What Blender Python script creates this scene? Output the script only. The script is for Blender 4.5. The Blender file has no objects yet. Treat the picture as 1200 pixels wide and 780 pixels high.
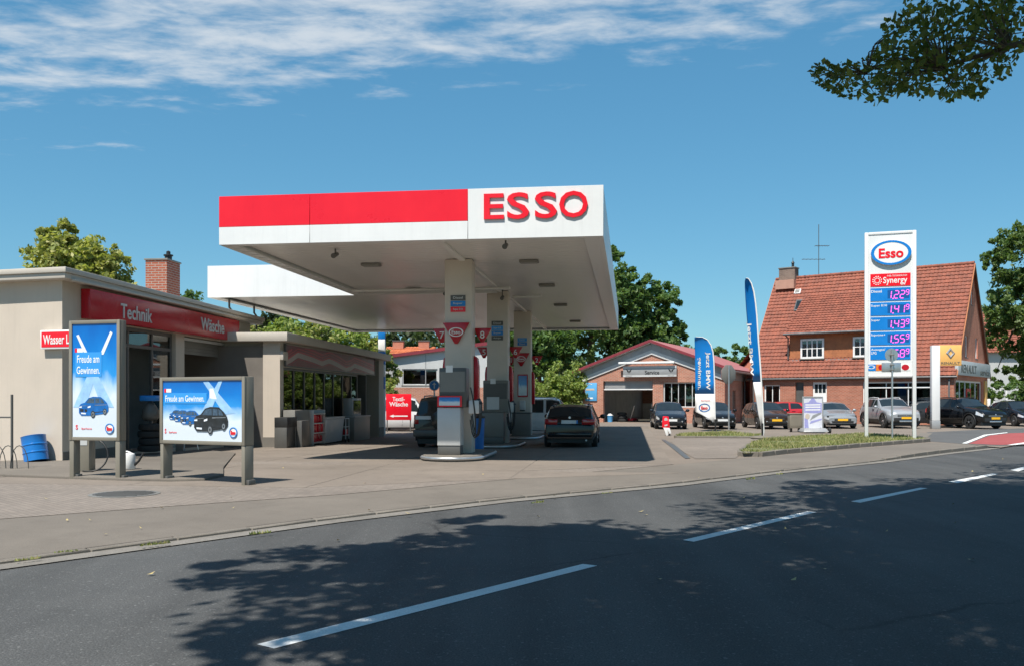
import bpy, bmesh, math, random
import numpy as np
from mathutils import Vector, Matrix
R = math.radians
random.seed(7)
rng = np.random.default_rng(11)
S = bpy.context.scene
COL = S.collection
PX = 1050.0      # focal length in pixels of the 1200 px wide photograph
HZ = 466.0       # horizon row
EYE = 1.6

# ------------------------------------------------------------------ camera, world, sun, exposure
cam = bpy.data.cameras.new('camera')
cam.lens = PX / 1200 * 36; cam.sensor_width = 36; cam.clip_end = 6000; cam.clip_start = .05
cam.shift_y = (HZ - 390) / 1200
camo = bpy.data.objects.new('camera', cam); COL.objects.link(camo)
camo.location = (0, 0, EYE); camo.rotation_euler = (R(90), 0, 0)
S.camera = camo
SUN_EL, SUN_AZ = R(60.5), R(207.5)
S.view_settings.view_transform = 'Standard'; S.view_settings.look = 'None'
S.view_settings.exposure = 0.52; S.view_settings.gamma = 1
S.cycles.max_bounces = 6; S.cycles.transparent_max_bounces = 12
S.cycles.use_denoising = True

world = bpy.data.worlds.new('World'); S.world = world; world.use_nodes = True
def build_world():
    nt = world.node_tree; N = nt.nodes; L = nt.links
    bg = N['Background']; bg.inputs[1].default_value = .056
    sk = N.new('ShaderNodeTexSky'); sk.sky_type = 'NISHITA'; sk.sun_disc = False
    sk.sun_elevation = SUN_EL; sk.sun_rotation = SUN_AZ; sk.altitude = 50
    sk.air_density = 1.0; sk.dust_density = .25; sk.ozone_density = 1.6
    tc = N.new('ShaderNodeTexCoord')
    sep = N.new('ShaderNodeSeparateXYZ'); L.new(tc.outputs['Generated'], sep.inputs[0])
    def m(op, a, b=None, c=None, clamp=False):
        n = N.new('ShaderNodeMath'); n.operation = op; n.use_clamp = clamp
        for i, x in enumerate((a, b, c)):
            if x is None: continue
            if isinstance(x, (int, float)): n.inputs[i].default_value = x
            else: L.new(x, n.inputs[i])
        return n.outputs[0]
    z = m('MAXIMUM', sep.outputs[2], .04)
    u = m('DIVIDE', sep.outputs[0], z); v = m('DIVIDE', sep.outputs[1], z)
    cb = N.new('ShaderNodeCombineXYZ'); L.new(u, cb.inputs[0]); L.new(v, cb.inputs[1])
    mp = N.new('ShaderNodeMapping'); mp.inputs['Rotation'].default_value = (0, 0, R(16)); mp.inputs['Scale'].default_value = (1.15, 1.75, 1)
    L.new(cb.outputs[0], mp.inputs[0])
    n1 = N.new('ShaderNodeTexNoise'); n1.inputs['Scale'].default_value = 3.6; n1.inputs['Detail'].default_value = 10; n1.inputs['Roughness'].default_value = .60; n1.inputs['Distortion'].default_value = .22
    L.new(mp.outputs[0], n1.inputs[0])
    n2 = N.new('ShaderNodeTexNoise'); n2.inputs['Scale'].default_value = .7; n2.inputs['Detail'].default_value = 3
    L.new(mp.outputs[0], n2.inputs[0])
    # a long sheet of cloud whose far edge runs across the sky, thin wisps beyond it
    edge = m('SUBTRACT', m('SUBTRACT', 2.76, m('MULTIPLY', u, .21)), v)
    d = m('MULTIPLY', edge, 1.9)
    sheet = m('MULTIPLY', m('MINIMUM', m('MAXIMUM', d, -1.5), .50), .36)
    far = m('MULTIPLY', m('MAXIMUM', m('SUBTRACT', -.75, u), 0.0), .62)
    far = m('MULTIPLY', m('MINIMUM', far, .33), m('MULTIPLY', m('SUBTRACT', -.35, d), 1.6, clamp=True))
    near = m('MULTIPLY', m('MAXIMUM', m('SUBTRACT', 1.75, v), 0.0), -.16)
    rightfade = m('MULTIPLY', m('MAXIMUM', m('SUBTRACT', u, .75), 0.0), -.55)
    val = m('ADD', n1.outputs[0], m('MULTIPLY', m('SUBTRACT', n2.outputs[0], .5), .35))
    val = m('ADD', val, sheet); val = m('ADD', val, near); val = m('ADD', val, rightfade); val = m('ADD', val, far)
    mr = N.new('ShaderNodeMapRange'); mr.interpolation_type = 'SMOOTHSTEP'
    mr.inputs[1].default_value = .48; mr.inputs[2].default_value = .90; mr.inputs[3].default_value = 0; mr.inputs[4].default_value = .76
    L.new(val, mr.inputs[0])
    hz = N.new('ShaderNodeMapRange'); hz.inputs[1].default_value = .13; hz.inputs[2].default_value = .25
    L.new(sep.outputs[2], hz.inputs[0])
    fac = m('MULTIPLY', mr.outputs[0], hz.outputs[0], clamp=True)
    mix = N.new('ShaderNodeMix'); mix.data_type = 'RGBA'
    hs = N.new('ShaderNodeHueSaturation'); hs.inputs['Saturation'].default_value = 1.2; hs.inputs['Value'].default_value = 1.1; gm = N.new('ShaderNodeGamma'); gm.inputs[1].default_value = .6; tn = mixc(N, L, 1., sk.outputs[0], (1.06, 1.40, 1.34), 'MULTIPLY'); L.new(tn, hs.inputs['Color'])
    L.new(fac, mix.inputs[0]); L.new(hs.outputs[0], gm.inputs[0]); L.new(mixc(N, L, 1., gm.outputs[0], (1.40, 1.94, 2.38), 'MULTIPLY'), mix.inputs[6]); mix.inputs[7].default_value = (9.6, 10.1, 10.5, 1)
    L.new(mix.outputs[2], bg.inputs[0])
sun = bpy.data.lights.new('sun', 'SUN'); sun.energy = 5; sun.angle = R(.55); sun.color = (1, .955, .88)
suno = bpy.data.objects.new('sun', sun); COL.objects.link(suno)
sd = Vector((math.sin(SUN_AZ) * math.cos(SUN_EL), math.cos(SUN_AZ) * math.cos(SUN_EL), math.sin(SUN_EL)))
suno.rotation_euler = sd.to_track_quat('Z', 'Y').to_euler(); suno.location = sd * 60

def mixc(N, L, fac, a, b, bt='MIX'):
    n = N.new('ShaderNodeMix'); n.data_type = 'RGBA'; n.blend_type = bt
    for i, x in ((0, fac), (6, a), (7, b)):
        if hasattr(x, 'is_output'): L.new(x, n.inputs[i])
        else: n.inputs[i].default_value = x if i == 0 else (*x, 1)
    return n.outputs[2]
build_world()

# ------------------------------------------------------------------ where things are
def sm(a, b, x):
    t = max(0., min(1., (x - a) / (b - a))); return t * t * (3 - 2 * t)
def gz(x, y):                       # the yard falls gently away to the back left
    return -.0185 * max(0., min(y, 49.) - 24.) * (1 - sm(-4., 5., x))
def G(px, py, h=0.):                # pixel of the photograph -> point on the ground (+h)
    z = h
    for _ in range(8):
        y = (EYE - z) * PX / (py - HZ); x = (px - 600) / PX * y; z = gz(x, y) + h
    return Vector((x, y, z))
def P(px, py, y): return Vector(((px - 600) / PX * y, y, EYE + (HZ - py) / PX * y))
def zp(py, y): return EYE + (HZ - py) / PX * y

class Fr:                           # a wall's frame: d along it, o outwards, z up
    def __init__(s, o, e, n=None):
        s.O = Vector((o[0], o[1], 0)); e = Vector((e[0], e[1], 0)).normalized(); s.e = e
        s.n = Vector((e.y, -e.x, 0)) if n is None else Vector((n[0], n[1], 0)).normalized()
    def p(s, d, o, z): return s.O + s.e * d + s.n * o + Vector((0, 0, z))
    def d(s, px, o=0.):
        k = (px - 600) / PX; q = s.O + s.n * o
        return (k * q.y - q.x) / (s.e.x - k * s.e.y)
    def g(s, d, o=0.):
        q = s.p(d, o, 0); return gz(q.x, q.y)

# ------------------------------------------------------------------ objects
WM = {}
def tag(o, label=None, cat=None, group=None, kind=None):
    if label: o['label'] = label
    if cat: o['category'] = cat
    if group: o['group'] = group
    if kind: o['kind'] = kind
    return o
def thing(name, loc, label, cat, group=None, rz=0.):
    o = bpy.data.objects.new(name, None); COL.objects.link(o); o.empty_display_size = .3
    o.location = loc; o.rotation_euler = (0, 0, rz)
    WM[o.name] = Matrix.Translation(Vector(loc)) @ Matrix.Rotation(rz, 4, 'Z')
    return tag(o, label, cat, group)
def link(name, me, parent=None, loc=None):
    o = bpy.data.objects.new(name, me); COL.objects.link(o)
    if parent: o.parent = parent; WM[o.name] = WM[parent.name]
    else: WM[o.name] = Matrix.Identity(4)
    if loc is not None: o.location = loc
    return o
def kids(o): return [c for c in bpy.data.objects if c.parent == o]
def copy_tree(o, parent=None):
    c = o.copy(); COL.objects.link(c); c.parent = parent
    if parent: c.matrix_parent_inverse = o.matrix_parent_inverse.copy()
    for k in KID.get(o.name, []): copy_tree(k, c)
    return c
KID = {}

_tx = {}
def text_geo(s, off=0., ext=.5):
    k = (s, off)
    if k not in _tx:
        cu = bpy.data.curves.new('t', 'FONT'); cu.body = s; cu.size = 1; cu.resolution_u = 3; cu.offset = off; cu.extrude = .5
        ob = bpy.data.objects.new('t', cu); me = ob.to_mesh()
        v = np.array([q.co[:] for q in me.vertices]); f = [list(p.vertices) for p in me.polygons]
        ob.to_mesh_clear(); bpy.data.objects.remove(ob); bpy.data.curves.remove(cu)
        _tx[k] = (v, f)
    return _tx[k]

class MB:
    def __init__(s): s.v = []; s.f = []
    def add(s, vs, fs):
        n = len(s.v); s.v += [Vector(q) for q in vs]; s.f += [[i + n for i in f] for f in fs]; return s
    def hexa(s, p): return s.add(p, [(3, 2, 1, 0), (4, 5, 6, 7), (0, 1, 5, 4), (1, 2, 6, 5), (2, 3, 7, 6), (3, 0, 4, 7)])
    def box(s, x0, x1, y0, y1, z0, z1):
        return s.hexa([(x0, y0, z0), (x1, y0, z0), (x1, y1, z0), (x0, y1, z0), (x0, y0, z1), (x1, y0, z1), (x1, y1, z1), (x0, y1, z1)])
    def fb(s, F, d0, d1, o0, o1, z0, z1):
        return s.hexa([F.p(d0, o0, z0), F.p(d1, o0, z0), F.p(d1, o1, z0), F.p(d0, o1, z0), F.p(d0, o0, z1), F.p(d1, o0, z1), F.p(d1, o1, z1), F.p(d0, o1, z1)])
    def poly(s, pts): return s.add(pts, [list(range(len(pts)))])
    def prism(s, pts, off):
        off = Vector(off); n = len(pts); a = [Vector(q) for q in pts]; b = [q + off for q in a]
        return s.add(a + b, [list(range(n))[::-1], list(range(n, 2 * n))] + [(i, (i + 1) % n, n + (i + 1) % n, n + i) for i in range(n)])
    def tube(s, path, r, seg=8):
        path = [Vector(q) for q in path]; n = len(path); rs = r if isinstance(r, (list, tuple)) else [r] * n
        vs = []; prev = None
        for i, q in enumerate(path):
            t = (path[min(i + 1, n - 1)] - path[max(i - 1, 0)]).normalized()
            a = prev if prev is not None else (Vector((0, 0, 1)) if abs(t.z) < .9 else Vector((1, 0, 0)))
            a = (a - t * a.dot(t)).normalized(); prev = a; b = t.cross(a)
            vs += [q + (a * math.cos(k * 2 * math.pi / seg) + b * math.sin(k * 2 * math.pi / seg)) * rs[i] for k in range(seg)]
        fs = [(i * seg + k, i * seg + (k + 1) % seg, (i + 1) * seg + (k + 1) % seg, (i + 1) * seg + k) for i in range(n - 1) for k in range(seg)]
        fs += [list(range(seg))[::-1], list(range((n - 1) * seg, n * seg))]
        return s.add(vs, fs)
    def lathe(s, c, prof, seg=20, ax=None):     # prof: (radius, height); ax: axis vector
        c = Vector(c); a = Vector(ax or (0, 0, 1)).normalized()
        u = a.orthogonal().normalized(); w = a.cross(u); vs = []
        for r_, h in prof:
            vs += [c + a * h + (u * math.cos(k * 2 * math.pi / seg) + w * math.sin(k * 2 * math.pi / seg)) * r_ for k in range(seg)]
        n = len(prof)
        fs = [(i * seg + k, i * seg + (k + 1) % seg, (i + 1) * seg + (k + 1) % seg, (i + 1) * seg + k) for i in range(n - 1) for k in range(seg)]
        if prof[0][0] > 1e-4: fs.append(list(range(seg))[::-1])
        if prof[-1][0] > 1e-4: fs.append(list(range((n - 1) * seg, n * seg)))
        return s.add(vs, fs)
    def ring(s, c, u, v, ra, rb, r0, t, seg=28):   # flat elliptical ring, outer ra x rb, inner scaled by r0
        n = Vector(u).cross(Vector(v)).normalized() * t; c = Vector(c); u = Vector(u); v = Vector(v); vs = []
        for k in range(seg):
            a = k * 2 * math.pi / seg; q = u * (ra * math.cos(a)) + v * (rb * math.sin(a))
            vs += [c + q, c + q * r0, c + q + n, c + q * r0 + n]
        fs = []
        for k in range(seg):
            a, b = 4 * k, 4 * ((k + 1) % seg)
            fs += [(a + 2, b + 2, b + 3, a + 3), (a, b, b + 2, a + 2), (a + 1, a + 3, b + 3, b + 1), (a, a + 1, b + 1, b)]
        return s.add(vs, fs)
    def disc(s, c, u, v, ra, rb, t, seg=28):
        c = Vector(c); u = Vector(u); v = Vector(v)
        return s.prism([c + u * (ra * math.cos(k * 2 * math.pi / seg)) + v * (rb * math.sin(k * 2 * math.pi / seg)) for k in range(seg)], u.cross(v).normalized() * t)
    def text(s, txt, c, u, v, w, h, ext=.004, off=.0):
        vs, fs = text_geo(txt, off); lo, hi = vs.min(0), vs.max(0); u = Vector(u).normalized(); v = Vector(v).normalized(); n = u.cross(v)
        k = h / (hi[1] - lo[1]); kx = (w / (hi[0] - lo[0])) if w else k; c = Vector(c)
        return s.add([c + u * ((q[0] - (lo[0] + hi[0]) / 2) * kx) + v * ((q[1] - (lo[1] + hi[1]) / 2) * k) + n * ((q[2] + .5) * ext) for q in vs], fs)
    def mesh(s, name, mat, smooth=None, bevel=0., M=None, weld=False, segs=2):
        me = bpy.data.meshes.new(name)
        vs = s.v if M is None else [M @ q for q in s.v]
        me.from_pydata([q[:] for q in vs], [], s.f)
        bm = bmesh.new(); bm.from_mesh(me)
        if weld: bmesh.ops.remove_doubles(bm, verts=bm.verts, dist=1e-4)
        bmesh.ops.recalc_face_normals(bm, faces=bm.faces)
        if bevel:
            es = [e for e in bm.edges if len(e.link_faces) == 2 and e.calc_face_angle(0) > .6]
            bmesh.ops.bevel(bm, geom=es, offset=bevel, segments=segs, affect='EDGES', profile=.5, clamp_overlap=True)
        uv = bm.loops.layers.uv.new('UVMap')
        for f in bm.faces:
            n = f.normal
            if abs(n.z) > .985: a, b = Vector((1, 0, 0)), Vector((0, 1, 0))
            else: a = Vector((0, 0, 1)).cross(n).normalized(); b = n.cross(a)
            for l in f.loops: l[uv].uv = (l.vert.co.dot(a), l.vert.co.dot(b))
        bm.to_mesh(me); bm.free()
        if smooth or bevel:
            me.polygons.foreach_set('use_smooth', [True] * len(me.polygons)); me.set_sharp_from_angle(angle=R(smooth or 40))
        if mat: me.materials.append(mat)
        return me
    def build(s, name, mat, parent=None, label=None, kind=None, local=False, **k):
        M = None if (parent is None or local) else WM[parent.name].inverted()
        o = link(name, s.mesh(name, mat, M=M, **k), parent)
        if parent is not None: KID.setdefault(parent.name, []).append(o)
        return tag(o, label, None, None, kind)

def np_mesh(name, V, Fq, mat):
    me = bpy.data.meshes.new(name); n, k = Fq.shape
    me.vertices.add(len(V)); me.vertices.foreach_set('co', V.astype(np.float32).ravel())
    me.loops.add(n * k); me.loops.foreach_set('vertex_index', Fq.astype(np.int32).ravel())
    me.polygons.add(n); me.polygons.foreach_set('loop_start', np.arange(0, n * k, k, dtype=np.int32))
    me.update(calc_edges=True); me.materials.append(mat)
    return me

# ------------------------------------------------------------------ materials
def nodes(name):
    m = bpy.data.materials.new(name); m.use_nodes = True; nt = m.node_tree
    return m, nt, nt.nodes, nt.links, nt.nodes['Principled BSDF']
def noise(N, L, vec, sc, det=4, rough=.6):
    n = N.new('ShaderNodeTexNoise'); n.inputs['Scale'].default_value = sc; n.inputs['Detail'].default_value = det; n.inputs['Roughness'].default_value = rough
    L.new(vec, n.inputs[0]); return n.outputs[0]
def remap(N, L, x, a, b, c=0., d=1.):
    n = N.new('ShaderNodeMapRange'); n.inputs[1].default_value = a; n.inputs[2].default_value = b; n.inputs[3].default_value = c; n.inputs[4].default_value = d
    L.new(x, n.inputs[0]); return n.outputs[0]
def bump(N, L, bs, h, st, dist=.01, prev=None):
    n = N.new('ShaderNodeBump'); n.inputs['Strength'].default_value = st; n.inputs['Distance'].default_value = dist
    L.new(h, n.inputs['Height'])
    if prev: L.new(prev, n.inputs['Normal'])
    L.new(n.outputs[0], bs.inputs['Normal']); return n.outputs[0]
def pm(name, col, rough=.55, metal=0., var=.12, sc=3., bst=.0, bsc=60., coat=0., spec=.5, dirt=0., streak=0.):
    m, nt, N, L, b = nodes(name)
    tc = N.new('ShaderNodeTexCoord').outputs['Object']
    n1 = noise(N, L, tc, sc, 5)
    f = remap(N, L, n1, .3, .7, 1 - var, 1 + var * .6)
    cb = N.new('ShaderNodeCombineColor'); [L.new(f, cb.inputs[i]) for i in range(3)]
    c = mixc(N, L, 1., (*col,), cb.outputs[0], 'MULTIPLY')
    if dirt:
        n3 = noise(N, L, tc, sc * .37, 8, .7); c = mixc(N, L, remap(N, L, n3, .5, .78, 0, dirt), c, tuple(x * .45 + .03 for x in col))
    if streak:
        mp = N.new('ShaderNodeMapping'); mp.inputs['Scale'].default_value = (5.5, 5.5, .35); L.new(tc, mp.inputs[0])
        c = mixc(N, L, remap(N, L, noise(N, L, mp.outputs[0], 1.6, 6, .7), .50, .78, 0, streak), c, tuple(x * .55 for x in col))
    L.new(c, b.inputs['Base Color'])
    L.new(remap(N, L, n1, .3, .7, max(0, rough - .06), min(1, rough + .08)), b.inputs['Roughness'])
    b.inputs['Metallic'].default_value = metal; b.inputs['Specular IOR Level'].default_value = spec
    b.inputs['Coat Weight'].default_value = coat; b.inputs['Coat Roughness'].default_value = .04
    if bst: bump(N, L, b, noise(N, L, tc, bsc, 3), bst, .01)
    return m
def emis(name, col, st):
    m, nt, N, L, b = nodes(name); b.inputs['Base Color'].default_value = (*col, 1)
    b.inputs['Emission Color'].default_value = (*col, 1); b.inputs['Emission Strength'].default_value = st; return m
def glass_mat(name, tint=(.5, .55, .55), refl=1.0):
    m, nt, N, L, b = nodes(name); N.remove(b); out = N['Material Output']
    t = N.new('ShaderNodeBsdfTransparent'); t.inputs[0].default_value = (*tint, 1)
    g = N.new('ShaderNodeBsdfGlossy'); g.inputs['Roughness'].default_value = .015
    fr = N.new('ShaderNodeFresnel'); fr.inputs[0].default_value = 1.55
    tc = N.new('ShaderNodeTexCoord').outputs['Object']
    bp = N.new('ShaderNodeBump'); bp.inputs['Strength'].default_value = .02; L.new(noise(N, L, tc, 1.3, 1), bp.inputs['Height']); L.new(bp.outputs[0], g.inputs['Normal'])
    fx = N.new('ShaderNodeMath'); fx.operation = 'MULTIPLY'; fx.inputs[1].default_value = refl; L.new(fr.outputs[0], fx.inputs[0])
    fa = N.new('ShaderNodeMath'); fa.operation = 'ADD'; fa.inputs[1].default_value = .06; fa.use_clamp = True; L.new(fx.outputs[0], fa.inputs[0])
    mx = N.new('ShaderNodeMixShader'); L.new(fa.outputs[0], mx.inputs[0]); L.new(t.outputs[0], mx.inputs[1]); L.new(g.outputs[0], mx.inputs[2])
    L.new(mx.outputs[0], out.inputs[0]); return m
def brick_mat(name, c1, c2, mo, bw=.25, rh=.083, mw=.012, var=.5):
    m, nt, N, L, b = nodes(name)
    tcn = N.new('ShaderNodeTexCoord'); tc = tcn.outputs['UV']
    br = N.new('ShaderNodeTexBrick'); L.new(tc, br.inputs[0]); br.inputs['Scale'].default_value = 1
    br.inputs['Brick Width'].default_value = bw; br.inputs['Row Height'].default_value = rh; br.inputs['Mortar Size'].default_value = mw
    br.inputs['Mortar Smooth'].default_value = .2; br.inputs['Bias'].default_value = -.1
    br.inputs['Color1'].default_value = (*c1, 1); br.inputs['Color2'].default_value = (*c2, 1); br.inputs['Mortar'].default_value = (*mo, 1)
    n1 = noise(N, L, tc, .8, 6, .65); f = remap(N, L, n1, .25, .75, 1 - var * .5, 1 + var * .4)
    cb = N.new('ShaderNodeCombineColor'); [L.new(f, cb.inputs[i]) for i in range(3)]
    c = mixc(N, L, 1., br.outputs[0], cb.outputs[0], 'MULTIPLY')
    L.new(c, b.inputs['Base Color']); b.inputs['Roughness'].default_value = .85; b.inputs['Specular IOR Level'].default_value = .25
    iv = N.new('ShaderNodeMath'); iv.operation = 'SUBTRACT'; iv.inputs[0].default_value = 1; L.new(br.outputs['Fac'], iv.inputs[1])
    p = bump(N, L, b, iv.outputs[0], .6, .008); bump(N, L, b, noise(N, L, tc, 40, 3), .25, .006, p)
    return m
def ground_mat(name, c1, c2, speck=.35, sc=.35, rough=.85, paver=None, spsc=140., stain=.3, bst=.35):
    m, nt, N, L, b = nodes(name)
    tc = N.new('ShaderNodeTexCoord').outputs['Object']
    n1 = noise(N, L, tc, sc, 7, .65); n2 = noise(N, L, tc, spsc, 2, .8); n3 = noise(N, L, tc, sc * 5, 5, .7)
    c = mixc(N, L, remap(N, L, n1, .33, .67), c1, c2)
    f = remap(N, L, n2, .25, .75, 1 - speck, 1 + speck)
    cb = N.new('ShaderNodeCombineColor'); [L.new(f, cb.inputs[i]) for i in range(3)]
    c = mixc(N, L, 1., c, cb.outputs[0], 'MULTIPLY')
    c = mixc(N, L, remap(N, L, n3, .52, .75, 0, stain), c, tuple(x * .6 for x in c1))
    h = n2
    if paver:
        br = N.new('ShaderNodeTexBrick'); mp = N.new('ShaderNodeMapping'); mp.inputs['Rotation'].default_value = (0, 0, R(paver[2])); L.new(tc, mp.inputs[0]); L.new(mp.outputs[0], br.inputs[0])
        br.inputs['Scale'].default_value = 1; br.inputs['Brick Width'].default_value = paver[0]; br.inputs['Row Height'].default_value = paver[1]; br.inputs['Mortar Size'].default_value = .008
        br.inputs['Color1'].default_value = (.88, .88, .88, 1); br.inputs['Color2'].default_value = (1.06, 1.05, 1.04, 1); br.inputs['Mortar'].default_value = (.7, .69, .67, 1)
        c = mixc(N, L, 1., c, br.outputs[0], 'MULTIPLY')
    L.new(c, b.inputs['Base Color']); b.inputs['Roughness'].default_value = rough; b.inputs['Specular IOR Level'].default_value = .3
    bump(N, L, b, h, bst, .006); return m
def road_mat():
    m = ground_mat('road_asphalt', (.056, .057, .0565), (.080, .080, .078), .7, .25, .8, None, 75, .3)
    nt = m.node_tree; N = nt.nodes; L = nt.links; b = N['Principled BSDF']; src = b.inputs['Base Color'].links[0].from_socket
    tc = N.new('ShaderNodeTexCoord').outputs['Object']; mp = N.new('ShaderNodeMapping'); mp.inputs['Rotation'].default_value = (0, 0, R(41)); mp.inputs['Scale'].default_value = (.9, .05, 1); L.new(tc, mp.inputs[0])
    tr = remap(N, L, noise(N, L, mp.outputs[0], 1.4, 3), .35, .65, .82, 1.14)
    cb = N.new('ShaderNodeCombineColor'); [L.new(tr, cb.inputs[i]) for i in range(3)]
    c = mixc(N, L, 1., src, cb.outputs[0], 'MULTIPLY')
    v = N.new('ShaderNodeTexVoronoi'); v.feature = 'DISTANCE_TO_EDGE'; v.inputs['Scale'].default_value = .42; wn = N.new('ShaderNodeMix'); wn.data_type = 'VECTOR'; wn.inputs[0].default_value = .12; L.new(tc, wn.inputs[4])
    nz = N.new('ShaderNodeTexNoise'); nz.inputs['Scale'].default_value = 2.2; nz.inputs['Detail'].default_value = 5; L.new(tc, nz.inputs[0]); L.new(nz.outputs['Color'], wn.inputs[5]); L.new(wn.outputs[1], v.inputs[0])
    k = remap(N, L, v.outputs[0], .0, .008, .75, 0.); gate = remap(N, L, noise(N, L, tc, .16, 2), .53, .60, 0, 1)
    kk = N.new('ShaderNodeMath'); kk.operation = 'MULTIPLY'; L.new(k, kk.inputs[0]); L.new(gate, kk.inputs[1])
    c = mixc(N, L, kk.outputs[0], c, (.02, .02, .02))
    st = remap(N, L, noise(N, L, tc, .9, 6, .7), .64, .74, 0, .45); c = mixc(N, L, st, c, (.035, .035, .035))
    sp = remap(N, L, noise(N, L, tc, 30, 2), .62, .70, 0, .55); c = mixc(N, L, sp, c, (.19, .19, .185))
    L.new(c, b.inputs['Base Color']); return m
def leaf_mat(name, c1, c2, c3, tr=.42):
    m, nt, N, L, b = nodes(name); out = N['Material Output']
    g = N.new('ShaderNodeNewGeometry'); tc = N.new('ShaderNodeTexCoord').outputs['Object']
    rp = N.new('ShaderNodeValToRGB'); L.new(g.outputs['Random Per Island'], rp.inputs[0])
    e = rp.color_ramp.elements; e[0].color = (*c1, 1); e[1].color = (*c3, 1); k = e.new(.55); k.color = (*c2, 1)
    f = remap(N, L, noise(N, L, tc, .9, 3), .3, .7, .72, 1.25)
    cb = N.new('ShaderNodeCombineColor'); [L.new(f, cb.inputs[i]) for i in range(3)]
    c = mixc(N, L, 1., rp.outputs[0], cb.outputs[0], 'MULTIPLY')
    L.new(c, b.inputs['Base Color']); b.inputs['Roughness'].default_value = .5; b.inputs['Specular IOR Level'].default_value = .35
    t = N.new('ShaderNodeBsdfTranslucent'); L.new(mixc(N, L, 1., c, (1.25, 1.3, .6), 'MULTIPLY'), t.inputs[0])
    mx = N.new('ShaderNodeMixShader'); mx.inputs[0].default_value = tr
    L.new(b.outputs[0], mx.inputs[1]); L.new(t.outputs[0], mx.inputs[2]); L.new(mx.outputs[0], out.inputs[0]); return m

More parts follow.
